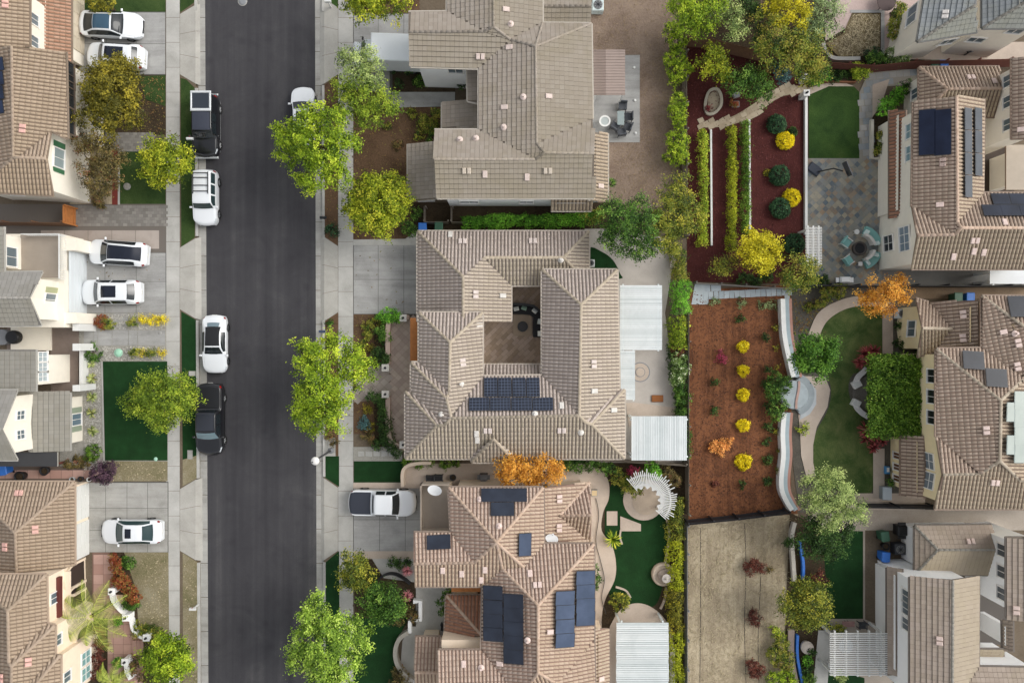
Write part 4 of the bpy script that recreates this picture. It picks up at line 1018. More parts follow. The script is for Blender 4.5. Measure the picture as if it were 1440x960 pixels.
block(hJ, C3, 'a:1070,630,3.0 b:1125,640,3.4 c:1125,800,3.4 d:1072,790,3.0', 'abcd', style='barrel')
for y in (435,515,615): window(hJ,*C3(452,y),1.1,1.3,glass='6d7c80')
for y in (510,575,655): window(hJ,*C3(574,y),1.0,1.3,glass='6d7478')
for y in (270,382,495): window(hJ,*C3(1068,y),1.0,1.1,glass='55595c')
for x,y in ((902,226),(742,738),(1140,580)): vent(hJ,*C3(x,y),'vent','d9c3b8')
# ------------------------------------------------------------------ planting
PAL = {
 'lime': ['4d6a1c','7c9a28','a3b832','c3cc48'], 'limey': ['4f641d','7f9226','aab030','c8c344'], 'fresh': ['4a6b26','7b9c38','a6c14e','c8d874'],
 'olive': ['4c5322','75772c','9a9230','b9ab3a'], 'oliveg': ['45562a','6b7d32','96973a','b8ae45'], 'autumn': ['4b4f22','6f6c2c','8f842f','a89a38'],
 'rust': ['4a4a2c','6e6240','867a48','8a5a48'], 'green': ['2c4a20','44682a','628736','86a24a'], 'dark': ['22381c','345026','4a6832','62803f'],
 'deep': ['1e3322','2c4a30','3f6240','55784e'], 'grey': ['566b48','7c9164','a0b27c','b9c592'], 'pale': ['5d7344','8aa05c','b2c07a','c8d08e'],
 'yellow': ['96961e','bcb424','dfd236','d9d44a'], 'gold': ['c9b00e','e3cd14','f3e01e','fbec4a'], 'orange': ['b8782a','ce9238','dca648','e0b456'],
 'apricot': ['d9924c','eaa45a','f2b870','e89a4a'], 'purple': ['2a1f2c','43303f','5c4453','6e5562'], 'red': ['6d2a30','8f3d42','a85a58','7a3a40'], 'mag': ['7a2340','9c3350','b5506a','6e2a3e'],
 'pink': ['a8606a','c98088','dba0a4','b87078'], 'maroon': ['4a2620','673830','7d4a3c','5a3028'], 'bougain': ['7d3a26','a34c34','6b6a30','b86a48'],
 'mixed': ['3c5426','5f7a30','8a8f38','a8a048','6b5a34'], 'hedge': ['356420','54902a','74ac36','8cc044'], 'vine': ['5a7a22','86a02c','aebc3a','c9c84a'], 'flower': ['3f5c2e','628040','8aa05a','e4e4d4'],
 'olime': ['4b6422','75902e','9cae3a','bcc24a'], 'succ': ['6f8248','96a560','b8bf80','8a8450'], 'teal': ['35565a','4c7276','6a8c8c','547868'], 'ivy': ['32501a','4c7020','6c8c30','8aa042'], 'leafg': ['2f501c','4a7626','689234','84a648'], 'chart': ['5d6f1a','8d9a22','b3b52c','6a7c22'],
}
BARK = plain('5b4a3c',0.95,var=0.3,scale=6)
def leaves(name, parent, mat, C, N, tone, size, aspect=0.5):
    """one mesh of many single leaves: centres C, facing N"""
    n = len(C); T = RNG.normal(size=(n,3)); T -= N*np.sum(T*N,1,keepdims=True); T /= np.linalg.norm(T,axis=1,keepdims=True)+1e-9
    B = np.cross(N,T); L = (size*RNG.uniform(0.7,1.35,n))[:,None]; Wd = L*aspect
    V = np.empty((n,4,3)); V[:,0] = C-T*L*0.5; V[:,1] = C+B*Wd*0.5+N*L*0.08; V[:,2] = C+T*L*0.5-N*L*0.1; V[:,3] = C-B*Wd*0.5+N*L*0.08
    off = np.array(ORG[parent]); V -= off
    me = bpy.data.meshes.new(name); me.vertices.add(4*n); me.vertices.foreach_set('co', V.reshape(-1).astype(np.float32))
    me.loops.add(4*n); me.loops.foreach_set('vertex_index', np.arange(4*n,dtype=np.int32)); me.polygons.add(n)
    me.polygons.foreach_set('loop_start', np.arange(0,4*n,4,dtype=np.int32)); me.polygons.foreach_set('loop_total', np.full(n,4,np.int32))
    me.update(calc_edges=True); at = me.attributes.new('tone','FLOAT','FACE'); at.data.foreach_set('value', np.clip(tone,0,1).astype(np.float32)); me.materials.append(mat)
    o = bpy.data.objects.new(name, me); COL.objects.link(o); o.parent = parent; ORG[o] = Vector(off); return o
def crown_points(lobes, sprig=0.13, per=15, spread=0.2, low=-0.45, outer=0.3, drop=0.1, bias=None, wobf=1.0):
    """sprigs over uneven lobes (world x, y, z, radius, flatten)"""
    Cs, Ns, Ts = [], [], []
    for (x,y,z,r,fl) in lobes:
        m = max(4,int(2*math.pi*r*r*1.5/sprig)); d = RNG.normal(size=(m*3,3)); d /= np.linalg.norm(d,axis=1,keepdims=True); d = d[d[:,2] > low][:m]
        m = len(d); k1 = RNG.uniform(0,6.28,4)
        wob = 1+wobf*(0.16*np.sin(3*np.arctan2(d[:,1],d[:,0])+k1[0])+0.12*np.sin(5*np.arctan2(d[:,1],d[:,0])+k1[1]+4*d[:,2])+0.10*np.sin(8*d[:,2]+7*d[:,0]+k1[2]))
        rad = r*(1-outer*RNG.random(m)**1.6)*wob
        keep = RNG.random(m) > drop
        c = d*rad[:,None]*np.array([1,1,fl])+np.array([x,y,z]); c, dd = c[keep], d[keep]; m = len(c)
        st = RNG.normal(0,1,m)
        hgt = 0.16*(RNG.random(m)-0.5)
        base = 0.42+0.2*st+hgt
        if bias is not None: base += bias(c)
        kk = per; cc = np.repeat(c,kk,0)+RNG.normal(0,spread,(m*kk,3))*np.array([1,1,0.7])
        nn = np.repeat(dd,kk,0)*0.7+np.array([0,0,0.75])+RNG.normal(0,0.55,(m*kk,3)); nn /= np.linalg.norm(nn,axis=1,keepdims=True)
        Cs.append(cc); Ns.append(nn); Ts.append(np.repeat(base,kk)+RNG.normal(0,0.13,m*kk))
    return np.concatenate(Cs), np.concatenate(Ns), np.concatenate(Ts)
def lobed(px,py,rpx,z,n=7,seed=0,fl=0.75,squash=1.0):
    """a main lobe with side lobes round it, all in photograph coordinates"""
    R = random.Random(seed); out = [(px,py,rpx*0.66,z)]
    for i in range(n):
        a = 2*math.pi*(i+R.uniform(-.3,.3))/n; q = rpx*R.uniform(0.42,0.62)
        out.append((px+q*math.cos(a),py+q*math.sin(a)*squash,rpx*R.uniform(0.34,0.48),z-R.uniform(0.1,0.9)))
    return out
NT = [0]
def tree(label, lobes, pal, h=5.5, name='tree', cat='tree', leaf=0.165, sprig=0.24, per=34, spread=0.18, trunk=None, fl=0.75, group=None, asp=0.5, trans=0.35, drop=0.1, tr=0.14, outer=0.42, bias=None, low=-0.45):
    """lobes: (px, py, radius px[, z]) of the crown"""
    NT[0] += 1; L = []
    for l in lobes:
        z = l[3] if len(l) > 3 else h-l[2]*0.05*0.6
        p = W(l[0],l[1],z); k = S*(H-z)/H; L.append((p.x,p.y,z,l[2]*k,fl))
    cx = sum(l[0]*l[3] for l in L)/sum(l[3] for l in L); cy = sum(l[1]*l[3] for l in L)/sum(l[3] for l in L)
    if trunk: p = W(*trunk); cx, cy = p.x, p.y
    t = thing(name, label, cat, (cx,cy,0), 0, group)
    b = MB(); zt = min(l[2] for l in L); q = [(cx,cy,-0.05),(cx+.05,cy-.04,zt*0.35),(cx-.03,cy+.05,zt*0.7)]
    b.tube(q,[tr*1.35,tr,tr*0.8],9)
    for (x,y,z,r,f) in L:
        s = Vector(q[2])*1; m = Vector((s.x+(x-s.x)*0.5+random.uniform(-.2,.2), s.y+(y-s.y)*0.5+random.uniform(-.2,.2), zt*0.7+(z-zt*0.7)*0.6)); e = Vector((x,y,z+r*f*0.35))
        b.tube([s,m,e],[tr*0.6,tr*0.38,tr*0.15],6)
        for k in range(4):
            a = random.uniform(0,6.28); b.tube([m.lerp(e,0.4),e+Vector((math.cos(a)*r*0.6,math.sin(a)*r*0.6,random.uniform(-.1,.3)*r))],[tr*0.22,tr*0.08],5)
    b.build('trunk', BARK, t)
    C,N,T = crown_points(L,sprig,per,spread,outer=outer,drop=drop,bias=bias,low=low,wobf=1.5)
    leaves('crown', t, leafmat(pal,PAL[pal],trans), C,N,T,leaf,asp); return t
def shrub(label, px, py, r, pal, h=None, name='shrub', cat='shrub', leaf=0.125, group=None, blobs=None, fl=0.8, outer=0.28, wob=1.0, sprig=0.06, per=15, spread=0.085, drop=0.05, asp=0.5, z=None, stemc=None):
    """a bush seen as blobs (px,py,r px)"""
    bl = blobs or [(px,py,r)]; L = []
    for (x,y,q) in bl:
        rr = q*S; hh = h if h else rr*1.1; zc = max(0.05,hh-rr*fl*0.85)
        if z is not None: zc = z
        p = W(x,y,zc); L.append((p.x,p.y,zc,rr*(H-zc)/H,fl))
    cx = sum(l[0] for l in L)/len(L); cy = sum(l[1] for l in L)/len(L)
    t = thing(name, label, cat, (cx,cy,0), 0, group)
    b = MB()
    for (x,y,z_,rr,f) in L:
        for k in range(5):
            a = 2*math.pi*k/5+random.random(); b.tube([(x,y,0),(x+math.cos(a)*rr*.3,y+math.sin(a)*rr*.3,z_*0.6+.05),(x+math.cos(a)*rr*.6,y+math.sin(a)*rr*.6,z_+rr*f*.3)],[0.03,0.022,0.008],5)
    for l0,l1 in zip(L[:-1],L[1:]): b.tube([(l0[0],l0[1],.02),(l1[0],l1[1],.02)],.03,5)
    b.build('stems', BARK, t)
    C,N,T = crown_points(L,sprig,per,spread,low=-0.25,outer=outer,drop=drop,wobf=wob); ok = C[:,2] > 0.02; C,N,T = C[ok],N[ok],T[ok]
    leaves('foliage', t, leafmat(pal,PAL[pal]), C,N,T,leaf,asp); return t
def hedge(label, path, width, h, pal, name='hedge', group=None, leaf=0.12, pals=None, sprig=0.06, per=9, jag=0.12):
    """clipped or loose hedge along photograph coordinates (at its top)"""
    P = [W(*p,h) for p in path]; t = thing(name,label,'hedge',(P[0].x,P[0].y,0),0,group); C,N = [],[]
    b = MB(); tot = 0
    for a,c in zip(P[:-1],P[1:]):
        d = Vector((c.x-a.x,c.y-a.y,0)); L = d.length; d.normalize(); s = Vector((-d.y,d.x,0)); tot += L
        m = int(L*(width+2*h)/sprig*1.4)
        u = RNG.random(m)*L; ang = RNG.random(m)*math.pi; rr = 0.82+0.18*np.sin(u*2.3+RNG.random()*6)+RNG.normal(0,jag,m)
        off = np.cos(ang)*width/2*rr; z = np.abs(np.sin(ang))**0.6*h*(0.9+0.1*rr)
        base = np.array([a.x,a.y,0])+np.outer(u,[d.x,d.y,0])+np.outer(off,[s.x,s.y,0]); base[:,2] = np.maximum(z,0.05); C.append(base)
        nn = np.outer(np.cos(ang),[s.x,s.y,0])*0.8+np.array([0,0,0.8]); N.append(nn)
        for i in range(max(2,int(L/0.6))):
            q = a+d*(L*(i+.5)/max(2,int(L/0.6))); b.tube([(q.x,q.y,0),(q.x+random.uniform(-.1,.1),q.y,h*0.7)],[0.03,0.012],5)
    b.tube([(q.x,q.y,.02) for q in P],.03,5)
    C = np.concatenate(C); N = np.concatenate(N); m = len(C)
    base = 0.45+0.16*RNG.normal(size=m)+0.12*np.sin(C[:,0]*1.3+C[:,1]*0.9)
    CC = np.repeat(C,per,0)+RNG.normal(0,0.09,(m*per,3)); NN = np.repeat(N,per,0)+RNG.normal(0,0.5,(m*per,3)); NN /= np.linalg.norm(NN,axis=1,keepdims=True)
    T = np.repeat(base,per)+RNG.normal(0,0.13,m*per); ok = CC[:,2] > 0.02
    b.build('stems',BARK,t); leaves('foliage',t,leafmat(pal,PAL[pal]),CC[ok],NN[ok],T[ok],leaf); return t
def blades(label, px, py, r, pal, name='spiky_plant', cat='plant', n=46, wid=0.06, h=0.5, group=None, blobs=None):
    """rosettes of long arching leaves"""
    bl = blobs or [(px,py,r)]; p0 = W(bl[0][0],bl[0][1],h*0.5); t = thing(name,label,cat,(p0.x,p0.y,0),0,group); V,F,T = [],[],[]
    for (x,y,q) in bl:
        p = W(x,y,h*0.5); R = q*S
        for i in range(n):
            a = random.uniform(0,6.28); L = R*random.uniform(0.7,1.1); up = random.uniform(0.3,1.0)*h; d = Vector((math.cos(a),math.sin(a),0)); s = Vector((-d.y,d.x,0))*wid/2; base = Vector((p.x,p.y,0.08+h*0.3)); k = len(V); tn = random.random()
            for f,zz,w in ((0.02,0,0.7),(0.35,up*0.9,1.0),(0.72,up,0.8),(1.0,up*0.55,0.08)):
                c = base+d*L*f+Vector((0,0,zz)); V += [c-s*w,c+s*w]
            for j in range(3): F.append((k+2*j,k+2*j+1,k+2*j+3,k+2*j+2)); T.append(tn)
    me = bpy.data.meshes.new('fronds'); me.from_pydata([tuple(v-ORG[t]) for v in V],[],F); at = me.attributes.new('tone','FLOAT','FACE'); at.data.foreach_set('value',T); me.materials.append(leafmat(pal,PAL[pal]))
    o = bpy.data.objects.new('fronds',me); COL.objects.link(o); o.parent = t
    b = MB(); R_ = [W(x,y,h*0.5) for x,y,q in bl]
    for u,v in zip(R_[:-1],R_[1:]): b.tube([(u.x,u.y,.02),(v.x,v.y,.02)],.03,5)
    for (x,y,q) in bl:
        p = W(x,y,h*0.5); b.tube([(p.x,p.y,-0.02),(p.x,p.y,0.1+h*0.3)],[0.07,0.05],7)
    b.build('stem',BARK,t); return t

# street trees
tree('big lime green street tree overhanging the white sedan at the kerb', [(447,200,34,6.0),(412,195,22,5.2),(467,172,22,5.6),(482,212,22,5.4),(440,242,24,5.2),(472,246,18,5.0),(405,215,16,4.8),(445,158,15,5.0),(425,178,20,5.3),(395,185,11,4.8),(428,258,12,4.6),(497,200,10,4.8)], 'lime', trunk=(462,222), tr=0.17)
tree('two toned tree beside the white box truck, yellow below and grey green above', [(500,95,26,5.4),(525,105,20,5.0),(490,80,14,5.2),(515,75,14,5)], 'pale', trunk=(512,128), drop=0.25, leaf=0.145)
tree('yellow green street tree over the bare front bed of the white house', [(510,135,28,5.0),(485,125,18,4.6),(540,145,20,4.6),(515,165,20,4.4),(550,155,10,4),(490,150,18,4.4)], 'olime', trunk=(516,140), leaf=0.145)
tree('dense round yellow olive tree at the corner of the grey driveway', lobed(532,288,50,4.6,8,3), 'limey', trunk=(545,300), drop=0.03, tr=0.16)
tree('irregular lime tree with long side branch in front of the courtyard house', [(440,505,24,5.2),(432,492,16,4.8),(470,495,20,5.0),(500,515,24,4.8),(515,520,14,4.4),(445,545,30,5.6),(480,550,22,5.0),(430,560,18,4.8),(455,585,28,5.2),(435,588,20,4.6),(470,570,18,4.8),(495,490,12,4.4),(462,478,10,4.2)], 'lime', trunk=(466,545), drop=0.14, tr=0.17, bias=None)
tree('fresh green street tree with pale new leaves, lowest on the east kerb', [(460,905,40,6.2),(440,870,26,5.6),(485,890,26,5.4),(425,920,22,5.2),(500,915,20,5.0),(455,945,30,5.6),(445,850,16,5.0),(475,960,28,5.2)], 'fresh', trunk=(470,910), tr=0.17)
tree('lime tree at the top of the east pavement over the garden bed', [(515,5,24,5),(545,8,22,4.8),(500,-5,20,4.8),(560,2,14,4.4)], 'limey', trunk=(520,-2))
tree('broad olive brown autumn tree beside the north drive with two white cars', lobed(155,122,46,4.6,9,5)+[(130,160,20,4),(150,170,20,4.0),(185,165,16,4),(170,95,18,4.4)], 'autumn', trunk=(165,130), tr=0.18, drop=0.05)
tree('thin brownish tree in front of the green shuttered gable', [(140,212,22,3.6),(120,205,16,3.4),(155,240,20,3.6),(135,255,20,3.4),(160,220,14,3.2),(125,235,14,3.2),(140,270,14,3)], 'rust', trunk=(150,238), drop=0.1, leaf=0.15, tr=0.1)
tree('small lime tree with orange tips beside the white rack vehicle', lobed(232,226,38,3.8,7,11), 'limey', trunk=(240,232), drop=0.06, tr=0.12)
tree('clipped round olive tree on the artificial lawn by the black pickup', lobed(230,562,47,4.4,10,13,squash=0.85)+[(190,565,16,3.6),(270,560,14,3.6)], 'olime', trunk=(243,563), drop=0.02, tr=0.15, leaf=0.145)
tree('bright lime tree at the pavement in front of the arched porch', lobed(235,925,38,4.0,8,17), 'lime', trunk=(245,930), drop=0.05)
tree('rounded dark olive tree beside the south house driveway', lobed(498,807,29,3.6,7,19), 'oliveg', trunk=(505,812), tr=0.1, leaf=0.15)
tree('rounded deep green tree between the olive tree and the stone porch', lobed(536,848,34,3.8,8,23), 'green', trunk=(545,850), tr=0.12, leaf=0.15)
tree('orange autumn tree squeezed between courtyard house and south house', [(722,664,22,4.4),(710,660,14,4.2),(745,663,20,4.2),(768,663,20,4.4),(782,664,12,4)], 'orange', trunk=(743,655), tr=0.12, drop=0.04)
tree('large blue green tree at the back corner of the courtyard house', [(880,315,32,5.5),(862,300,22,5.0),(905,320,24,5.4),(870,340,20,4.8),(890,352,14,4.4),(855,330,14,4.6),(912,345,16,4.6),(900,292,18,5)], 'green', trunk=(890,318), tr=0.17, drop=0.16, leaf=0.145)
tree('feathery yellow green tree leaning over the red mulch bed', [(945,300,28,5.0),(950,275,20,4.6),(965,315,20,4.4),(930,325,22,4.6),(945,340,18,4.2),(970,290,14,4.2),(958,255,12,4.0),(935,350,12,4)], 'oliveg', trunk=(940,310), tr=0.14, drop=0.15, leaf=0.145)
tree('lime green fluffy tree at the top end of the dry back yard', [(975,15,24,4.6),(995,25,20,4.4),(960,30,18,4.2),(985,42,16,4),(955,8,16,4.2),(1000,5,16,4.2)], 'lime', trunk=(975,20), leaf=0.145)
tree('small lime tree standing in the red mulch behind the plank fence', [(1005,80,16,3.2),(992,92,12,3.0),(1012,98,14,3.0),(1020,110,10,2.8),(1000,70,10,3)], 'limey', trunk=(1006,92), tr=0.08, leaf=0.14, drop=0.15)
tree('mid green bushy tree next to the curved stone slab path', [(1045,118,18,3.0),(1065,122,20,3.2),(1055,105,14,3),(1075,130,14,2.8),(1030,112,14,2.8)], 'green', trunk=(1055,118), tr=0.08, leaf=0.14)
tree('yellow leaved tree at the top above the olive thicket', [(1110,12,24,5),(1095,0,16,4.8),(1125,22,16,4.8)], 'yellow', trunk=(1112,10), leaf=0.15)
tree('olive green thicket tree over the end of the plank fence', [(1095,50,26,4.6),(1125,65,24,4.6),(1110,85,22,4.2),(1145,80,22,4.2),(1080,70,20,4.2),(1150,100,18,3.8),(1130,98,18,3.8),(1075,30,16,4.4)], 'mixed', trunk=(1112,70), tr=0.16, drop=0.12, leaf=0.145)
tree('sparse grey green tree above the pink paved yard', [(1150,20,26,4.6),(1165,35,18,4.2),(1140,45,18,4.2),(1165,8,14,4)], 'grey', trunk=(1152,24), drop=0.35, leaf=0.14)
tree('slender pale tree in the shade above the plank fence', [(1030,25,16,4.2),(1038,42,14,3.8),(1025,8,14,4)], 'pale', trunk=(1030,28), drop=0.15, leaf=0.15)
tree('dark shrubby tree beside the slender pale tree', [(1060,20,16,3.4),(1050,5,14,3.4),(1065,45,12,3.2)], 'dark', trunk=(1058,20), leaf=0.14)
tree('glowing yellow lime tree at the foot of the red mulch bed', lobed(1068,354,32,3.6,8,29), 'yellow', trunk=(1068,354), tr=0.1, leaf=0.15, drop=0.05)
tree('dark green tree in the corner between white bench slats and red mulch', [(1122,383,22,3.4),(1138,375,14,3.2),(1110,395,14,3),(1130,395,14,3)], 'mixed', trunk=(1122,383), tr=0.09, leaf=0.14)
tree('green crowned tree beside the curved path and oval lawn', lobed(1146,500,36,5.0,8,31), 'leafg', trunk=(1140,505), drop=0.05)
tree('orange maple growing against the black fence above the oval lawn', [(1240,415,22,4.4),(1222,425,14,4.0),(1255,408,16,4.2),(1268,396,10,4.2),(1245,432,14,4.0),(1270,415,10,4),(1215,415,10,3.8)], 'orange', trunk=(1243,418), tr=0.1, leaf=0.145)
tree('pale silvery green tree at the foot of the white curved wall', [(1170,695,30,4.8),(1145,682,20,4.4),(1190,710,22,4.6),(1165,720,22,4.4),(1140,705,16,4.2),(1205,722,14,4.2),(1160,670,16,4.2)], 'pale', trunk=(1160,700), drop=0.04, leaf=0.13)
tree('deep green glossy tree beside the artificial lawn of the white house', [(1155,752,26,3.6),(1178,755,20,3.6),(1140,765,18,3.4),(1165,772,16,3.4),(1185,740,14,3.4),(1140,742,16,3.4)], 'dark', trunk=(1158,755), leaf=0.145)
tree('golden green tree by the blue lined planter', lobed(1136,850,40,3.8,9,37), 'oliveg', trunk=(1130,850), leaf=0.145)
tree('small round lime shrub tree beside the glowing yellow tree', [(1018,372,14,2.0),(1030,368,10,1.9),(1008,378,9,1.8)], 'oliveg', trunk=(1020,372), tr=0.06, leaf=0.12, h=2)

# the palm
def palm(label, px, py, R, h=3.2, n=22):
    p = W(px,py,h); t = thing('palm_tree',label,'palm',(p.x,p.y,0)); b = MB(); b.tube([(p.x,p.y,-.05),(p.x+.05,p.y,h*.5),(p.x,p.y,h)],[0.2,0.15,0.14],10); b.build('trunk',BARK,t)
    for i in range(n):
        a = 2*math.pi*i/n+random.uniform(-.15,.15); L = R*S*random.uniform(0.8,1.1); up = random.uniform(0.35,0.9); d = Vector((math.cos(a),math.sin(a),0)); sd = Vector((-d.y,d.x,0)); V,F,T = [],[],[]
        q = lambda f: Vector((p.x,p.y,h))+d*L*f+Vector((0,0,up*math.sin(f*2.3)*0.9-f*f*0.9))
        for j in range(26):
            f = 0.1+0.9*j/26; c = q(f); w = 0.62*math.sin(math.pi*(0.12+0.85*f))*L*0.32
            for s in (-1,1):
                k = len(V); e = c+sd*s*w+d*w*0.5-Vector((0,0,w*0.35)); V += [c-d*0.025,c+d*0.03,e+d*0.01,e-d*0.01]; F.append((k,k+1,k+2,k+3)); T.append(0.3+0.5*random.random())
        for j in range(8):
            k = len(V); c0,c1 = q(j/8),q((j+1)/8); V += [c0-sd*.02,c0+sd*.02,c1+sd*.015,c1-sd*.015]; F.append((k,k+1,k+2,k+3)); T.append(0.9)
        me = bpy.data.meshes.new('frond'); me.from_pydata([tuple(v-ORG[t]) for v in V],[],F); at = me.attributes.new('tone','FLOAT','FACE'); at.data.foreach_set('value',T); me.materials.append(leafmat('palm',['4c6426','75883a','9aa84c','b0b25c'])); o = bpy.data.objects.new('frond',me); COL.objects.link(o); o.parent = t
palm('feather palm with arching fronds at the arched porch',128,866,54,3.2,10)
palm('smaller feather palm at the porch steps, partly cut off',158,958,32,1.8,9)

# shrubs: west side
shrub('dark purple leaved bush at the corner of the dry lawn',147,663,18,'purple',1.6,blobs=[(140,665,13),(153,660,12),(148,672,9)])
for i,(x,y,r,c,l) in enumerate(((141,452,9,'bougain','rusty orange ground cover beside the grey walkway'),(152,455,8,'mixed','mixed green cover plant beside the stepping stones'),(187,452,7,'mixed','olive tuft at the start of the yellow sedum row'),
    (131,497,12,'green','rounded green bush by the white porch pillar'),(189,496,7,'oliveg','olive tuft below the grey walkway next to a yellow clump'),(212,497,7,'oliveg','olive tuft between the two yellow clumps'),
    (131,636,11,'ivy','bright green bush at the lower end of the gravel strip'),(180,790,10,'green','green hedge plant where the west lawn meets the drive'))):
    shrub(l,x,y,r,c,0.7)
for x,l in ((200,'first'),(211,'second'),(222,'third'),(230,'last')): shrub(f'{l} yellow sedum clump of the row above the grey walkway, counted from the house',x,450,6.5,'gold',0.4,group='yellow sedum clumps by the walkway',name='sedum_clump',cat='plant',leaf=0.08)
shrub('yellow sedum clump below the walkway nearer the house',202,496,5.5,'gold',0.4,group='yellow sedum clumps by the walkway',name='sedum_clump',cat='plant',leaf=0.08)
shrub('yellow sedum clump below the walkway at the pavement',228,496,6,'gold',0.4,group='yellow sedum clumps by the walkway',name='sedum_clump',cat='plant',leaf=0.08)
for y,l in ((532,'top'),(558,'second'),(580,'third'),(606,'lowest')): blades(f'{l} pale agave in the gravel strip beside the artificial lawn',131,y,9,'succ','agave','plant',34,0.08,0.4,'agaves in the gravel strip')
blades('small agave just below the rounded bush in the gravel strip',130,512,7,'succ','agave','plant',24,0.07,0.3)
shrub('red orange bougainvillea hedge curving along the patchy west lawn',170,800,10,'bougain',1.1,'bougainvillea','shrub',blobs=[(162,785,8),(164,797,8),(168,810,9),(176,820,10),(184,832,10),(166,818,8),(190,840,8)])
shrub('low green bush inside the curved white porch wall',187,845,9,'green',0.7,blobs=[(180,848,8),(190,850,7)])
shrub('green bush outside the white porch wall on the lawn',205,885,14,'mixed',0.7,blobs=[(195,885,10),(210,888,11),(222,892,9)])
shrub('dark brown leaved bush against the peach house wall',141,905,10,'maroon',1.2,blobs=[(139,885,8),(142,905,9),(138,925,9),(136,945,8)])
for x,y,l in ((166,872,'green potted plant at the top of the porch steps'),(166,930,'green potted plant at the lower porch pillar')): shrub(l,x,y,7,'hedge',0.6)
shrub('brown bush below the porch steps near the bright lime tree',185,935,12,'rust',0.7,blobs=[(188,930,10),(182,945,9),(200,950,8)])
shrub('light green bush at the top of the west drive behind the white cars',140,4,16,'olive',1.8,blobs=[(135,4,12),(150,5,11)])
shrub('dark low hedge along the north west house wall',106,175,8,'dark',1.0,blobs=[(108,120,6),(110,165,7),(112,185,7)])
shrub('reddish flowering bush under the thin brownish tree',112,205,9,'red',1.0,blobs=[(130,192,7),(122,200,7)])
shrub('dry brown shrub under the gable by the paver strip',140,282,10,'rust',0.5)
shrub('weedy green tuft by the house wall behind the purple bush',105,652,9,'rust',0.5,blobs=[(98,652,7),(110,650,8),(122,650,7)])
# east side front beds
shrub('dark round shrub at the kerb bed by the black mailbox',467,323,9,'deep',0.7)
shrub('tiny green tuft in the kerb bed by the blue mailbox',465,456,5,'green',0.3)
shrub('low orange brown cover under the long branched lime tree',465,625,8,'rust',0.3,blobs=[(463,610,7),(470,622,5)])
shrub('green bush at the foot of the olive tree by the blue bin',575,325,12,'green',1.2,blobs=[(572,318,9),(580,325,8),(585,300,8)])
shrub('round green bush in the raised dark bed beside the box truck',556,98,7,'dark',0.9); shrub('second round bush in the raised dark bed, nearer the house',563,112,8,'dark',0.9,blobs=[(562,118,6),(575,97,7)])
shrub('leafy bush under the porch roof edge of the white house',600,172,14,'mixed',0.9,blobs=[(595,170,9),(608,178,10),(615,160,8)])
shrub('small bush by the white front wall of the north house',650,119,7,'dark',1.0)
shrub('rounded green hedge bush at the top of the paved forecourt',548,445,11,'hedge',1.2,blobs=[(540,445,9),(550,443,10),(558,447,7)])
shrub('dark green bush under the forecourt wall, upper',538,470,10,'green',1.0,blobs=[(535,465,8),(540,475,9)]); shrub('very dark bush by the upper white gate pillar',536,500,11,'dark',1.1,blobs=[(533,495,9),(538,505,10)])
shrub('dry mixed perennials beside the pavement above the entry path',516,468,9,'mixed',0.5,blobs=[(515,458,6),(518,472,7),(512,485,6)])
hedge('dark green hedge following the forecourt wall below the entry path',[(516,556),(535,562),(540,590),(540,610),(550,632),(562,640)],0.95,1.1,'dark')
shrub('golden perennial in the bed below the entry path',516,575,6,'autumn',0.5); shrub('blue grey leafed plant in the front bed',512,595,8,'teal',0.5); shrub('orange tinted plant above the stepping stone rows',518,615,8,'rust',0.5,blobs=[(515,612,6),(522,618,6)])
shrub('yellow green creeper along the south eave of the courtyard house',580,655,7,'ivy',0.6,blobs=[(572,650,6),(590,652,6),(605,650,6),(625,653,7),(640,650,6)])
hedge('clipped bright green hedge between the white house and courtyard house',[(650,312),(700,309),(735,308)],1.0,1.4,'hedge',jag=0.06)
hedge('clipped bright green hedge, second length next to the blue green tree',[(737,309),(790,308),(845,302)],1.0,1.5,'hedge',jag=0.08)
shrub('shaggy bush at the corner of the small lean to roof',835,305,12,'mixed',1.6,blobs=[(825,306,9),(840,305,10)])
shrub('green bush at the corner of the bare yard by the narrow side roof',859,258,6,'green',0.9)
shrub('clipped small hedge below the south house drive',562,792,9,'dark',0.7,blobs=[(552,790,6),(562,792,7),(572,790,6)])
for y,l in ((801,'upper'),(836,'lower')): blades(f'{l} round pink flowering tuft at the stone entrance',573,y,9,'pink','flower_tuft','plant',90,0.05,0.5)
shrub('brown leaved bush inside the small square planter wall',577,858,9,'rust',0.8,blobs=[(575,858,8),(582,868,7),(560,870,9)])
shrub('dry bush at the end of the round stone terrace',562,950,12,'rust',0.8,blobs=[(560,945,9),(570,955,8),(555,958,8)])
shrub('dark climber on the porch side under the orange beam',622,850,7,'green',1.6,blobs=[(620,845,6),(622,860,6),(630,832,6)])
# planting round the south house garden
shrub('pink rose bush at the back of the fan pergola',890,663,7,'mag',1.3)
shrub('tall bright bush behind the fan pergola',918,660,12,'hedge',1.6,blobs=[(915,658,9),(922,666,9)])
shrub('brown green shrub mass left of the fan pergola',880,680,15,'mixed',1.3,blobs=[(870,670,11),(885,682,12),(900,672,11),(895,690,8)])
shrub('green shrubs along the courtyard house south wall',820,652,12,'green',1.2,blobs=[(800,652,8),(812,654,9),(828,652,9),(845,655,9),(858,660,9)])
shrub('reddish bush between the tall bright bush and the fence',942,668,10,'rust',1.2,blobs=[(938,664,9),(948,675,9)])
blades('spiky yellow green plant at the square stepping stone',861,757,14,'vine','spiky_plant','plant',70,0.05,0.6); shrub('round feathery bush by the curved lawn edge',872,845,13,'oliveg',1.0)
shrub('thin shrub along the tan wall beside the solar roof',838,810,7,'green',0.8,blobs=[(838,798,5),(839,812,6),(838,824,5)])
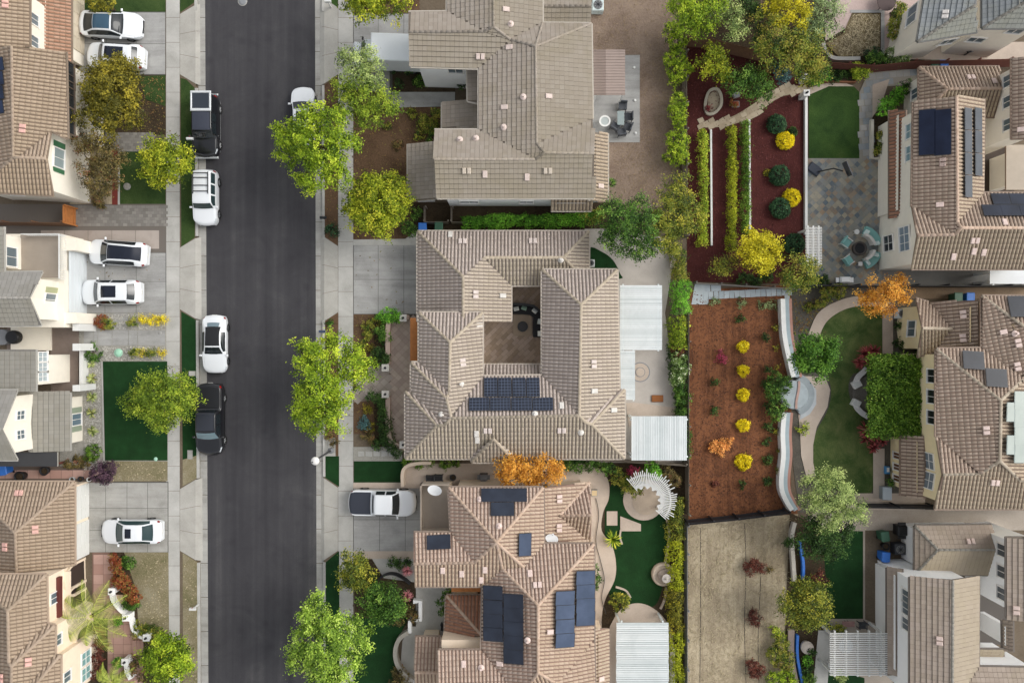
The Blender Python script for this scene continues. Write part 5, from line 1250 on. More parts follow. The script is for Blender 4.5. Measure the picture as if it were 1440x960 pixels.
for i,(y0,y1,pal,l) in enumerate(((700,760,'oliveg','loose olive hedge behind the fan pergola along the fence'),(760,830,'chart','yellow green hedge behind the round fountain'),(830,890,'olive','golden hedge beside the lower white pergola'),(890,975,'chart','yellow green hedge at the end of the fence strip'))):
    hedge(l,[(952 if y0<720 else 951,y0),(952,y1)],1.3,1.3,pal,group='hedges along the middle fence',jag=0.16)
# strip behind the courtyard house
for i,(pts,w,h,pal,l) in enumerate((([(955,352),(960,395)],1.2,1.5,'mixed','dark mixed hedge by the short curved seat wall'),([(958,395),(962,440)],1.5,1.6,'hedge','leafy bright hedge beside the bark bed corner'),([(955,445),(958,490)],1.5,1.4,'vine','yellow green hedge beside the white pergola'),([(960,575),(966,645)],1.1,1.3,'green','green hedge beside the small white pergola'))):
    hedge(l,pts,w,h,pal,jag=0.18)
shrub('white flowering rose bush at the concrete patio edge',957,515,14,'flower',1.4,blobs=[(955,505,11),(958,520,12),(953,532,10)]); shrub('dark red bush just above the white roses',955,492,8,'maroon',1.2); shrub('green bush under the white roses',958,552,12,'green',1.3,blobs=[(957,545,10),(960,560,11)])
hedge('low dark lawn edging hedge along the curved patio',[(944,480),(943,510),(950,545),(956,575)],0.5,0.4,'dark')
for (x,y,bl,l) in ((953,92,[(952,82,15.6),(953,102,16.8)],'tall lime bush against the yard fence, uppermost'),(954,152,[(954,143,12.0),(953,160,13.2),(955,172,9.6)],'lime bush against the yard fence opposite the seat pit'),(952,210,[(952,200,15.6),(952,216,16.8)],'lime bush against the yard fence, lowest'),(948,55,[(945,45,12.0),(952,58,12.0)],'lime bush at the start of the yard fence')): shrub(l,x,y,12,'lime',1.8,blobs=bl,group='lime bushes along the yard fence')
# vine rows on the red mulch
for (x,y0,y1,l,pal) in ((990,182,345,'vine row on the red mulch nearest the yard fence','vine'),(1031,176,352,'middle vine row on the red mulch','chart'),(1050,170,328,'vine row hugging the second white edging board','ivy')): hedge(l,[(x,y0),(x+1,(y0+y1)/2),(x,y1)],0.62,1.0,pal,'vine_row',jag=0.25)
for (x,y,r,pal,l) in ((1092,175,12,'deep','round dark green ball shrub uppermost on the red mulch'),(1096,247,13,'deep','round dark green ball shrub above its yellow twin'),(1097,293,13,'deep','round dark green ball shrub touching the yellow ball'),(1104,198,11,'gold','yellow ball shrub with thorny neighbour'),(1113,278,11,'gold','yellow ball shrub in the middle of the red mulch'),(1117,343,13,'deep','dark ball shrub in front of the white bench slats'),(1114,186,6,'dark','small dark shrub close to the upper yellow ball'),(1079,243,4,'olive','tiny shrub beside the dark green ball')): shrub(l,x,y,r*1.05,pal,None,sprig=0.018,spread=0.05,drop=0.0,outer=.08,wob=.12,leaf=.1)
shrub('blue green leafy bush at the start of the stone path',1097,100,13,'teal',1.3,blobs=[(1095,98,11),(1103,108,9)]); shrub('reddish grass clump in the red mulch by the seat pit',1032,145,5,'bougain',0.5); shrub('small red plant in the stone seat pit',997,153,4,'red',0.4)
shrub('olive bush row at the foot of the red mulch bed',1050,390,10,'dark',0.8,blobs=[(1045,392,8),(1062,393,9),(1080,388,8)])
# bark bed
for (y,r,l) in ((487,6,'top'),(521,6,'second'),(555,6.5,'third'),(598,6.5,'fourth'),(649,8.5,'lowest and largest')): shrub(f'{l} bright yellow mum of the column in the bark bed',1045,y,r*1.2,'gold',0.6,'flowering_shrub','flowering shrub',0.09,'yellow mums in the bark bed',sprig=0.016,spread=0.06,drop=0.0,outer=.15,wob=.7,per=16)
shrub('apricot orange spreading bush in the bark bed',1013,628,13,'apricot',0.6,blobs=[(1005,628,8),(1014,630,9),(1021,622,8)]); shrub('magenta leaved bush in the bark bed',1014,503,8,'mag',0.5,drop=0.3)
shrub('withered brown bush at the bottom of the bark bed',1006,680,6,'maroon',0.3,drop=0.4)
for (x,y,r,l) in ((1005,538,5,'small green bush in the bark bed above its twin'),(1006,578,5.5,'small green bush in the bark bed below its twin'),(1042,681,5,'small green bush under the largest yellow mum'),(1041,448,5,'small green bush at the top of the bark bed'),(1077,474,5.5,'green bush uppermost beside the white curved wall'),(1092,461,3.5,'tiny bush near the top of the white curved wall'),(1091,489,3,'tiny bush by the white wall under the uppermost bush'),(1075,540,5,'green bush touching the dark clump at the stone circle'),(1079,520,4.5,'yellowish bush above the dark clump'),(1092,516,3,'tiny bush above the stone circle clump'),(1078,570,5,'green bush below the dark clump, left side'),(1080,600,6,'yellow tipped bush under the dark clump'),(1078,620,5.5,'green bush beside the white wall, third from the bottom'),(1092,606,3.5,'tiny bush by the white wall under the clump'),(1093,634,3,'tiny bush by the white wall beside the third green bush'),(1079,646,6.5,'green bush beside the white wall, second from the bottom'),(1093,661,3,'tiny bush lowest at the white wall'),(1079,677,6,'lowest green bush beside the white wall')): shrub(l,x,y,r,'dark' if r>4 else 'olive',0.5,group='small bushes in the bark bed')
shrub('large dark clump of shrubs at the stone circle in the bark bed',1093,557,18,'green',1.3,blobs=[(1090,535,12),(1102,540,11),(1088,553,12),(1095,568,12),(1092,582,10),(1082,545,8)])
for (x,y,l) in ((1050,408,'first'),(1015,408,'second')): pass
for (x,y,l) in ((1005,424,'beside the blue stone corner'),(1042,426,'at the middle of the blue stone strip'),(1073,428,'near the right end of the blue stone strip'),(1086,429,'at the right end of the blue stone strip')): shrub(f'grey green grass tuft {l}',x,y,7,'grey',0.4,'grass_tuft','plant',0.1,'grey tufts under the stone strip',drop=0.3)
# dry lot
for (x,y,bl,l) in ((1060,797,[(1054,799,9),(1060,793,8),(1070,799,7)],'uppermost reddish bush on the dry grass lot'),(1061,870,[(1055,866,7),(1063,872,8),(1059,862,6)],'middle reddish bush on the dry grass lot'),(1063,938,[(1057,934,8),(1066,940,9),(1060,946,7)],'lowest reddish bush on the dry grass lot')): shrub(l,x,y,9,'maroon',0.8,blobs=bl,group='reddish bushes on the dry lot',drop=0.25)
shrub('dry weed by the dropped stick line on the dry lot',1082,802,4,'rust',0.3); shrub('bright green weed at the edge of the dry lot',1093,890,8,'vine',0.7,blobs=[(1088,886,6),(1096,894,7)])
shrub('olive bushes under the golden green tree at the planter',1100,925,16,'mixed',1.1,blobs=[(1090,918,12),(1105,930,13),(1098,905,10)]); shrub('lime bush at the bottom end of the planter',1098,955,18,'lime',1.3,blobs=[(1090,955,13),(1108,958,13)])
shrub('sparse dark plant on the dry lot fence line',1110,762,7,'dark',0.8)
# oval lawn garden
for (bl,l) in (([(1214,498,13),(1206,510,10),(1226,493,12),(1222,507,10)],'red cordyline group at the upper end of the curved benches'),([(1216,603,13),(1228,612,13),(1226,628,10),(1215,615,10),(1238,620,8)],'red cordyline group at the lower end of the curved benches')): blades(l,0,0,0,'red','cordyline','plant',46,0.07,0.8,'red cordylines by the benches',blobs=bl)
shrub('dark green hanging bush at the top of the curved path',1172,413,14,'mixed',1.1,blobs=[(1165,412,10),(1180,408,10),(1155,425,7)]); shrub('small dark shrubs along the yellow house wall',1264,458,7,'dark',0.8,blobs=[(1264,458,6),(1265,482,7)])
shrub('green bush beside the grey tank',1250,677,6,'green',0.8); shrub('thin yellowish plant beside the curved path',1129,602,8,'vine',0.5,drop=0.5); shrub('sparse grey plant in the dark bed by the curved path',1140,435,8,'mixed',0.5,blobs=[(1136,432,6),(1146,428,6)],drop=0.3)
# north-east garden
for (bl,pal,h,l) in (([(1258,138,10),(1248,150,10),(1266,130,8),(1240,155,8)],'hedge',1.5,'leafy green bush in the planting bed by the cream house'),([(1275,118,6),(1272,128,6)],'dark',1.2,'dark small bush beside the cream corner'),([(1262,80,11),(1255,75,8),(1270,82,9)],'flower',1.3,'white flowering bush at the fence corner'),([(1237,85,10),(1228,82,8)],'green',1.2,'round green bush next to the white flowering bush'),([(1211,102,11),(1205,97,8)],'vine',1.1,'yellow green bush at the end of the wooden planter'),([(1262,30,12),(1258,45,10),(1268,18,9),(1263,10,8)],'mixed',1.6,'dark bush with yellow flowers beside the pale yellow house'),([(1237,190,6),(1239,205,6),(1233,215,5)],'mixed',0.8,'small flowering bushes in the planter beside the flagstone path'),([(1182,105,9),(1172,108,8),(1192,103,6)],'dark',0.6,'dark vegetables inside the wooden planter box'),([(1157,105,9),(1148,110,9)],'hedge',1.0,'bright green bush at the end of the wooden planter by the gate posts'),([(1222,77,8),(1232,74,7)],'deep',0.7,'dark bush at the end of the curved garden kerb'),([(1147,395,8),(1158,396,8)],'dark',0.8,'dark bush in front of the black fence near the white grill'),([(1136,395,7)],'mixed',0.6,'small shrub at the corner of the black fence')): shrub(l,0,0,0,pal,h,blobs=bl)
# by the south-east house
for (bl,pal,h,l) in (([(1142,820,10),(1152,812,9)],'maroon',1.2,'dark red bush between the two trees by the artificial lawn'),([(1135,928,7)],'hedge',0.7,'clipped green ball below the round white planter'),([(1134,940,8),(1140,915,6)],'dark',0.7,'dark bush beside the clipped green ball'),([(1137,955,10)],'ivy',0.8,'bright bush at the bottom end of the blue planter'),([(1180,885,8),(1172,887,6)],'oliveg',1.0,'sprawling plant at the top edge of the slatted pergola'),([(1182,948,9)],'pale',1.6,'pale leafed plant under the lower corner of the slatted pergola')): shrub(l,0,0,0,pal,h,blobs=bl)
# trellis roof grown over with ivy
def ivy_trellis():
    z = 2.6; a, c = W(1222,500,z), W(1305,612,z); t = thing('ivy_trellis','square garden trellis roof completely covered in bright green ivy','trellis',((a.x+c.x)/2,(a.y+c.y)/2,0))
    b = MB()
    for i in range(7): x = a.x+0.2+(c.x-a.x-0.4)*i/6; b.box((x,(a.y+c.y)/2,z-0.1),(0.09,a.y-c.y-0.2,0.14))
    b.build('beam',MAT['wood'],t)
    for x in (a.x+.3,c.x-.3):
        for y in (c.y+.3,a.y-.3): q = MB(); q.box((x,y,z/2-0.1),(0.14,0.14,z-0.2)); q.build('post',MAT['wood'],t)
    n = 2300; C = np.stack([RNG.uniform(a.x,c.x,n),RNG.uniform(c.y,a.y,n),np.zeros(n)],1); C[:,2] = z+0.12+0.16*np.sin(C[:,0]*3.1)*np.sin(C[:,1]*2.7+1)+RNG.normal(0,0.07,n)
    C[:,:2] += RNG.normal(0,0.1,(n,2)); tn = 0.45+0.18*RNG.normal(size=n); per = 12
    CC = np.repeat(C,per,0)+RNG.normal(0,0.13,(n*per,3)); N = np.array([0,0,0.9])+RNG.normal(0,0.55,(n*per,3)); N /= np.linalg.norm(N,axis=1,keepdims=True)
    leaves('ivy',t,leafmat('ivy',PAL['ivy']),CC,N,np.repeat(tn,per)+RNG.normal(0,0.12,n*per),0.17)
ivy_trellis()

for (x,y,r,pal,l) in ((575,92,8,'dark','dark round shrub in the raised bed close to the white wall'),(590,115,8,'green','green shrub in the raised bed by the white wall corner'),(612,190,10,'green','leafy shrub between the walkway and the small porch roof'),(580,160,7,'mixed','weedy clump below the grey walkway of the white house'),(560,205,6,'rust','dry brown weed in the middle of the bare front bed'),(604,212,10,'dark','dark green shrub under the small porch roof of the white house'),(622,230,9,'green','green shrub beside the lower lean to roof'),(590,190,7,'mixed','small olive shrub in the bare front bed'),(545,178,5,'mixed','tuft in the bare front bed under the yellow green street tree'),(520,488,7,'autumn','golden perennial beside the entry path, upper bed'),(527,455,8,'mixed','trailing shrub at the upper corner of the mulch bed'),(520,600,6,'autumn','amber perennial next to the blue grey plant'),(530,625,8,'dark','dark shrub above the stepping stones at the hedge')): shrub(l,x,y,r,pal)
for (pts,l) in (([(985,742),(985,860),(984,985)],'dark irrigation hose nearest the pale fence on the dry lot'),([(1047,735),(1049,800),(1047,880),(1050,985)],'dark irrigation hose left of the reddish bushes'),([(1070,800),(1069,830),(1066,900),(1068,985)],'dark irrigation hose right of the reddish bushes')):
    b = MB(); b.tube([W(*p,.03) for p in sm(pts,6)],.025,6); tag(b.build('irrigation_hose',plain('33312c',.8)),l,'hose','hoses on the dry lot')
b = MB(); b.tube([W(*p,.16) for p in sm([(838,700),(842,725),(838,760),(845,790),(850,815),(846,840),(852,862)],6)],.025,6); tag(b.build('garden_hose',plain('3a3a38',.8)),'black garden hose snaking along the tan garden path','hose')
# ------------------------------------------------------------------ vehicles
PROF = { # kind: (x, height of the middle line, share of the half width where the upper face ends)
 'sedan': [(0,.55,.80),(.015,.68,.82),(.05,.76,.84),(.14,.87,.86),(.24,.96,.86),(.29,1.0,.86),(.43,1.40,.66),(.52,1.45,.64),(.66,1.43,.63),(.74,1.36,.63),(.86,1.10,.74),(.90,1.08,.78),(.975,1.03,.80),(1,.80,.80)],
 'hatch': [(0,.58,.80),(.015,.72,.82),(.05,.80,.84),(.14,.93,.86),(.22,1.02,.86),(.25,1.06,.86),(.40,1.56,.66),(.50,1.62,.64),(.68,1.60,.62),(.80,1.50,.60),(.93,1.20,.66),(.96,1.15,.74),(.985,1.05,.80),(1,.80,.80)],
 'suv':   [(0,.62,.82),(.015,.82,.84),(.05,.92,.86),(.14,1.03,.88),(.22,1.10,.88),(.25,1.13,.88),(.37,1.66,.70),(.46,1.72,.68),(.70,1.71,.67),(.83,1.67,.66),(.94,1.30,.74),(.965,1.12,.80),(.985,1.0,.82),(1,.80,.82)],
 'boxy':  [(0,.70,.84),(.015,.95,.86),(.05,1.03,.88),(.14,1.10,.88),(.25,1.16,.90),(.28,1.18,.90),(.36,1.72,.78),(.42,1.78,.76),(.70,1.80,.76),(.90,1.79,.76),(.96,1.70,.78),(.985,1.15,.82),(.99,.9,.84),(1,.75,.84)],
 'pickup':[(0,.70,.84),(.015,.98,.86),(.05,1.06,.88),(.14,1.13,.90),(.21,1.18,.90),(.235,1.2,.90),(.32,1.76,.76),(.38,1.82,.74),(.55,1.83,.74),(.60,1.80,.74),(.635,1.24,.86),(.66,1.2,.9),(.97,1.2,.9),(.99,1.12,.88),(1,.75,.86)],
 'convert':[(0,.50,.80),(.015,.62,.82),(.05,.70,.84),(.16,.82,.86),(.26,.92,.86),(.33,.96,.86),(.44,1.28,.66),(.52,1.32,.62),(.66,1.30,.61),(.74,1.22,.62),(.86,1.0,.74),(.90,.98,.78),(.975,.92,.80),(1,.72,.80)],
}
def car(label, px, py, ang, L, Wd, kind, paint, patches, name='parked_car', cat='car', ground=0.0, group=None, glass='1d2326', sides=((.30,.84),), rim='8e9296', lights=True, roofh=1.0, coat=0.6, wheels=None, trimcol='1a1b1d', wb=(.18,.80)):
    p = W(px,py,0.75+ground); t = thing(name,label,cat,(p.x,p.y,ground+0.012),math.radians(ang),group)
    P = PROF[kind]; X = np.linspace(0,1,141); xs = [q[0] for q in P]
    def smooth(y,k=5):
        g = np.exp(-0.5*(np.arange(-8,9)/2.2)**2); g/=g.sum(); return np.convolve(np.pad(y,8,mode='edge'),g,'valid')
    top = smooth(np.interp(X,xs,[q[1]*roofh for q in P])); wr = smooth(np.interp(X,xs,[q[2] for q in P]))
    top[0] = P[0][1]*roofh
    belt = {'sedan':.93,'hatch':1.0,'suv':1.06,'boxy':1.14,'pickup':1.17,'convert':.88}[kind]
    def f(x,v,side,off=0.0):
        x = min(max(x,0),1); T = np.interp(x,X,top); R = np.interp(x,X,wr)
        cr = 0.0
        d = min(x,1-x); c = (1-max(0,(0.11-d)/0.11)**2.4*(0.30 if x<.5 else .22)); w = Wd/2*c
        b = min(belt, T-0.05); crown = 0.05
        if v <= 1: y = R*w*v; z = T-crown*v*v*(0.6 if R > .8 else 1)
        elif v <= 2:
            s = v-1; y = R*w+(w-R*w)*(s**0.9); z = (T-crown)+(b-T+crown)*s+0.02*math.sin(math.pi*s)
        else:
            s = v-2; y = w*(1+0.015*math.sin(math.pi*min(1,s*1.3))-0.05*s**3); z = b+(0.24-b)*s
        bow = (0.16 if x < .5 else -0.12)*(y/(Wd/2))**2*(abs(x-.5)*2)
        return Vector((L*(0.5-x)-bow*L*0.28, side*y, z))
    def norm(x,v,side):
        e = 1e-3; a = f(min(1,x+e),v,side)-f(max(0,x-e),v,side); c = f(x,min(3,v+e),side)-f(x,max(0,v-e),side)
        n = a.cross(c); n = n if n.length>0 else Vector((0,0,1)); n.normalize()
        if n.dot(f(x,v,side)-Vector((f(x,v,side).x*0.8,0,0.6))) < 0: n = -n
        return n
    # body
    vv = [0,.25,.5,.75,.93,1,1.07,1.3,1.6,1.9,2,2.08,2.3,2.6,2.85,3]; row = [(v,1) for v in vv[::-1]]+[(v,-1) for v in vv[1:]]
    b = MB(); V,F = [],[]; XX = np.concatenate([np.linspace(0,.08,9),np.linspace(.1,.9,49),np.linspace(.92,1,9)]); m = len(row)
    for x in XX:
        for v,s in row: V.append(f(x,v,s))
    for i in range(len(XX)-1):
        for j in range(m-1): F.append((i*m+j,(i+1)*m+j,(i+1)*m+j+1,i*m+j+1))
    b.mesh(V,F,0,True)
    for i in (0,len(XX)-1):
        q = V[i*m:(i+1)*m]; b.poly(q if i else q[::-1],0)
    b.poly([V[i*m] for i in range(len(XX))]+[V[i*m+m-1] for i in range(len(XX)-1,-1,-1)],0)
    body = b.build('body',plain(paint,0.28,coat=coat),t,True)
    def pat(nm,x0,x1,v0,v1,mat,off=0.02,nx=24,nv=8,side=0,parent=None,bowf=0.0):
        b = MB()
        def grid(vs):
            V,F=[],[]; 
            for i in range(nx+1):
                for (v,s) in vs:
                    x = x0+(x1-x0)*i/nx; V.append(f(x,v,s)+norm(x,max(v,1e-3),s)*off)
            k = len(vs)
            for i in range(nx):
                for j in range(k-1): F.append((i*k+j,(i+1)*k+j,(i+1)*k+j+1,i*k+j+1))
            b.mesh(V,F,0,True)
        if side == 0: grid([(v1*(1-2*j/(2*nv)),1) for j in range(nv)]+[(0,1)]+[(v1*(j+1)/nv,-1) for j in range(nv)])
        else: grid([(v0+(v1-v0)*j/nv,side) for j in range(nv+1)])
        return b.build(nm,mat,parent or t,True)
    gm = glassy('car_glass_'+glass,glass,0.06)
    for (nm,x0,x1,vm,*r) in patches: pat(nm,x0,x1,0,vm,gm if not r else r[0],0.02 if len(r)<2 else r[1])
    for s in (1,-1):
        for (x0,x1) in sides: pat('side_window',x0,x1,1.14,1.86,gm,0.016,20,4,s)
        if lights:
            pat('headlight',.022,.085,1.5,2.1,glassy('headlight','c9ced2',0.1),0.01,4,3,s); pat('tail_light',.955,.985,1.55,2.25,plain('8a1c1a',0.25),0.01,4,3,s)
        pat('sill_trim',.06,.95,2.86,3,plain(trimcol,0.6),0.012,20,2,s)
        q = MB(); c = f(wb[0]+.115 if kind!='pickup' else .24,2,s); q.box((c.x,c.y+s*0.11,c.z+0.06),(0.14,0.2,0.13),bev=0.04); q.build('mirror',plain(paint if paint not in('15161a',) else '15161a',0.3,coat=coat),t,True)
        for xw in wb:
            c = f(xw,2.6,s); R = 0.345 if kind not in('pickup','boxy') else 0.39
            k = MB(); V,F=[],[]; n=28; prof=[(R*.6,-.11),(R*.93,-.115),(R,-.07),(R,.07),(R*.93,.115),(R*.6,.11)]
            for (rr,yy) in prof:
                for j in range(n): V.append((c.x+rr*math.cos(2*math.pi*j/n), s*(Wd/2-0.085+yy)*1.0, R+rr*math.sin(2*math.pi*j/n)))
            for i in range(len(prof)-1):
                for j in range(n): F.append((i*n+j,i*n+(j+1)%n,(i+1)*n+(j+1)%n,(i+1)*n+j))
            k.mesh(V,F,0,True); w = k.build('wheel',plain('1d1d1f',0.85),t,True)
            k = MB(); yo = s*(Wd/2-0.005)
            k.poly([(c.x+R*.62*math.cos(2*math.pi*j/n),yo-s*.03,R+R*.62*math.sin(2*math.pi*j/n)) for j in range(n)][::s])
            for j in range(5):
                a = 2*math.pi*j/5; k.box((0,0,0),(0.07,0.03,R*.56),M=Matrix.Translation((c.x+R*.3*math.cos(a),yo-s*.01,R+R*.3*math.sin(a)))@Matrix.Rotation(math.pi/2-a,4,'Y'))
            k.build('rim',plain(rim,0.35,0.5),w,True)
    for x,nm,mt in ((.004,'front_grille',plain('1c1d20',0.5)),):
        q = MB(); q.box((L/2-0.03,0,0.52),(0.07,Wd*.5,0.2),bev=0.03); q.build(nm,mt,t,True)
    q = MB(); q.box((-L/2+0.01,0,0.75),(0.05,0.36,0.12)); q.build('number_plate',plain('d5d5d0',0.5),t,True)
    return t,f,pat
DG = glassy('roof_glass','161b28',0.12); BLK = plain('131417',0.35,coat=0.3)
WH = 'e2e5e7'
car('white sedan with full glass roof at the top of the north west drive',156,35,-2.5,5.0,1.98,'sedan',WH,[('windshield',.275,.43,.94),('glass_roof',.455,.72,.9,glassy('blue_glass','3a5568',0.08)),('rear_window',.73,.90,.92)])
car('white crossover with dark sunroof partly under the autumn tree',163,80,177,4.7,1.9,'suv',WH,[('windshield',.255,.36,.94),('sunroof',.41,.72,.72,DG),('rear_window',.85,.925,.9)],sides=((.28,.55),(.57,.82)))
car('white electric hatchback with black glass roof parked slightly askew',166,356,176,4.8,1.92,'hatch',WH,[('windshield',.25,.40,.94),('glass_roof',.41,.93,.86,DG)],sides=((.28,.84),))
car('white crossover with small square sunroof on the grey garage drive',157,411,180,4.85,1.92,'suv',WH,[('windshield',.255,.36,.94),('sunroof',.43,.67,.7,DG),('rear_window',.84,.935,.92)],sides=((.28,.55),(.57,.82)))
car('white saloon with narrow sunroof on the drive of the peach house',185,747,180,4.95,1.85,'sedan',WH,[('windshield',.275,.42,.94),('sunroof',.46,.56,.62,DG),('rear_window',.73,.88,.93)],glass='2c3f40')
car('white sedan half hidden beneath the big lime green street tree',426,163,90,4.7,1.8,'sedan',WH,[('windshield',.275,.42,.94),('sunroof',.47,.60,.62,DG),('rear_window',.73,.88,.93)],ground=RZ)
t_,f_,pt_ = car('white pickup with dark bed cover on the south house drive',538,706,-1,5.35,1.98,'pickup',WH,[('windshield',.235,.325,.94),('rear_window',.605,.632,.85),('bed_cover',.665,.975,.98,plain('2b2f3a',0.6),0.03)],sides=((.27,.42),(.44,.58)),name='pickup_truck',cat='pickup',wb=(.17,.80))
t_,f_,pt_ = car('black off roader with white framed rear roof at the west kerb',290,177,-90,5.0,1.98,'boxy','15161a',[('windshield',.285,.355,.94),('roof_panel',.38,.66,.9,plain('363a46',0.5),0.022)],ground=RZ,sides=((.32,.50),(.52,.66)),rim='d9dadb',trimcol='8d8f90',name='off_road_vehicle',cat='off roader')
b = MB(); Mq = None
for (x0,x1,y0,y1) in ((-2.42,-2.25,-.80,.80),(-1.05,-.85,-.80,.80),(-2.25,-1.05,-.80,-.66),(-2.25,-1.05,.66,.80)): b.box(((x0+x1)/2,(y0+y1)/2,1.80),(x1-x0,y1-y0,0.16),bev=0.04)
b.build('rear_roof_frame',plain('cfd2d3',0.4),t_,True); b = MB(); b.box((-1.65,0,1.79),(1.2,1.32,0.1)); b.build('rear_roof_glass',glassy('smoke_glass','30363e',0.15),t_,True)
b = MB(); b.box((2.5,0,.62),(0.16,1.86,0.16),bev=.05); b.box((-2.5,0,.62),(0.14,1.8,0.16),bev=.05); b.build('bumper',plain('b9bcbd',0.35,0.4),t_,True)
t_,f_,pt_ = car('white four wheel drive wagon with black roof rack at the west kerb',290,278,-90,4.45,1.82,'boxy',WH,[('windshield',.285,.36,.94)],ground=RZ,sides=((.32,.50),(.53,.70),(.73,.92)),rim='84888b',name='off_road_vehicle',cat='off roader',glass='2b3a3c')
b = MB()
for y in (-.58,.58): b.box((-.95,y,1.87),(1.7,.05,.05))
for x in (-1.72,-1.35,-.75,-.3): b.box((x,0,1.88),(.06,1.2,.05))
b.build('roof_rack',MAT['black'],t_,True)
car('white convertible with black soft top parked on the street',302,484,-90,4.65,1.86,'convert',WH,[('windshield',.335,.45,.9),('soft_top',.475,.80,.96,plain('17181b',0.75),0.024),('rear_window',.80,.87,.7,glassy('heated_glass','6f8088',0.1),0.03)],ground=RZ,sides=((.37,.72),),rim='55595c')
t_,f_,pt_ = car('long black crew cab pickup under the clipped round tree',296,589,-90,5.75,2.02,'pickup','15161a',[('windshield',.235,.325,.94,glassy('pale_glass','6f858c',0.08)),('rear_window',.605,.632,.85),('bed_cover',.665,.975,.98,plain('1b1c20',0.5),0.03),('roof_panel',.36,.60,.9,plain('2d3038',0.4),0.02)],ground=RZ,sides=((.27,.42),(.44,.58)),rim='c9cbcc',name='pickup_truck',cat='pickup',wb=(.17,.80))
# delivery truck on the north drive
p = W(545,77,1.4); t = thing('box_truck','white box truck with long plain cargo body on the north drive','truck',(p.x,p.y,0.02),math.radians(178))
b = MB(); b.box((-0.9,0,1.85),(3.9,2.1,2.3),bev=0.06); b.build('cargo_body',plain('e4e8ec',0.4,var=0.05),t,True)
b = MB(); V=[]; prof=[(1.1,.45),(2.75,.45),(2.8,.95),(2.62,1.25),(2.05,1.45),(1.62,2.15),(1.1,2.2)]
for y in (-.98,.98): V += [(x,y*(0.86 if z>1.4 else 1),z) for x,z in prof]
n=len(prof); b.mesh(V,[tuple(range(n)),tuple(range(2*n-1,n-1,-1))]+[((i+1)%n,i,i+n,(i+1)%n+n) for i in range(n)],0); b.build('cab',plain('e9ecee',0.35,coat=.5),t,True)
b = MB(); b.poly([(2.07,-.82,1.47),(2.07,.82,1.47),(1.66,.78,2.12),(1.66,-.78,2.12)]); b.build('windshield',glassy('car_glass_1d2326','1d2326',0.06),t,True)
for s in (-1,1):
    b = MB(); b.poly([(1.95,s*.93,1.5),(1.2,s*.93,1.5),(1.2,s*.86,2.1),(1.62,s*.86,2.1)][::-s]); b.build('side_window',glassy('car_glass_1d2326','1d2326',0.06),t,True)
    b = MB(); b.box((1.95,s*1.14,1.55),(.1,.22,.3),bev=.03); b.build('mirror',MAT['black'],t,True)
    for x in (2.0,-1.9):
        b = MB(); b.tube([(x,s*.68,.4),(x,s*.96,.4)],.4,24); w_=b.build('wheel',plain('1d1d1f',0.85),t,True); b=MB(); b.tube([(x,s*.95,.4),(x,s*.975,.4)],.22,16); b.build('rim',MAT['steel'],w_,True)
b = MB(); b.box((-.6,0,.55),(4.2,.9,.2)); b.build('chassis',MAT['dark'],t,True)

# ------------------------------------------------------------------ street things
p = W(466,633,0); q = W(443,648,6.2)
t = thing('street_lamp','grey street lamp leaning its arm and pale round head over the kerb','street lamp',(p.x,p.y,0))
b = MB(); b.lathe((p.x,p.y,0),[(.24,0),(.24,.1),(.14,.25),(.1,.35)],14); b.build('base',MAT['grey'],t)
top = Vector((p.x,p.y,5.9)); b = MB(); b.tube([(p.x,p.y,.2),(p.x,p.y,3),top],[.085,.07,.055],10); b.build('pole',plain('4a4b4e',0.5,0.3),t)
h2 = W(443,648,6.1); b = MB(); b.tube([top,top.lerp(h2,.4)+Vector((0,0,.25)),h2],[.045,.04,.035],8); b.build('arm',plain('4a4b4e',0.5,0.3),t)
b = MB(); b.lathe((h2.x,h2.y,h2.z-.12),[(.12,0),(.3,.04),(.3,.1),(.2,.2),(.06,.24)],18); b.build('lamp_head',plain('dcd9d4',0.4),t)
def mailbox(label,px,py,col,post):
    p = W(px,py,1.1); t = thing('mailbox',label,'mailbox',(p.x,p.y,0)); b = MB(); b.box((p.x,p.y,.5),(.1,.1,1.0)); b.build('post',post,t)
    b = MB(); V=[(p.x+x,p.y+y*.5,1.0+z) for x in (-.25,.25) for y,z in ((-.2,0),(.2,0),(.2,.14),(.12,.22),(-.12,.22),(-.2,.14))]; b.mesh(V,[(5,4,3,2,1,0),(6,7,8,9,10,11)]+[(i,(i+1)%6,(i+1)%6+6,i+6) for i in range(6)]); b.build('box',plain(col,0.5),t)
    b = MB(); b.box((p.x,p.y+.13,1.2),(.03,.02,.2)); b.build('flag',plain('9c2a22',0.5),t)
mailbox('black mailbox on a post at the kerb above the dark round shrub',454.5,306,'1c1e22',MAT['wood']); mailbox('slate blue mailbox at the kerb beside the long branched lime tree',453,466,'39445c',MAT['white']); mailbox('white mailbox on the dry verge near the bottom left pavement',271,856,'d8d8d4',MAT['white'])
mailbox('white mailbox at the top east kerb',461,2,'dadad6',MAT['white']); mailbox('pale mailbox at the west kerb beside the black off roader',267,195,'d6d8d8',MAT['white'])
def lid(label,px,py,w,d,mat,h=.05,name='utility_box',cat='utility box',rz=0):
    p = W(px,py,h); t = thing(name,label,cat,(p.x,p.y,0),rz); b = MB(); b.box((0,0,h/2),(w,d,h),bev=.015); b.build('frame',MAT['conc'],t,True); b = MB(); b.box((0,0,h+.004),(w*.82,d*.82,.012),bev=.004); b.build('lid',mat,t,True)
lid('pale utility cover in the dark turf strip by the convertible',270,525,.55,.4,MAT['concw']); lid('grey utility cover in the verge behind the black pickup',267,639,.42,.72,MAT['conc']); lid('pale utility cover on the concrete pad by the street lamp',464,626,.3,.5,MAT['concw'])
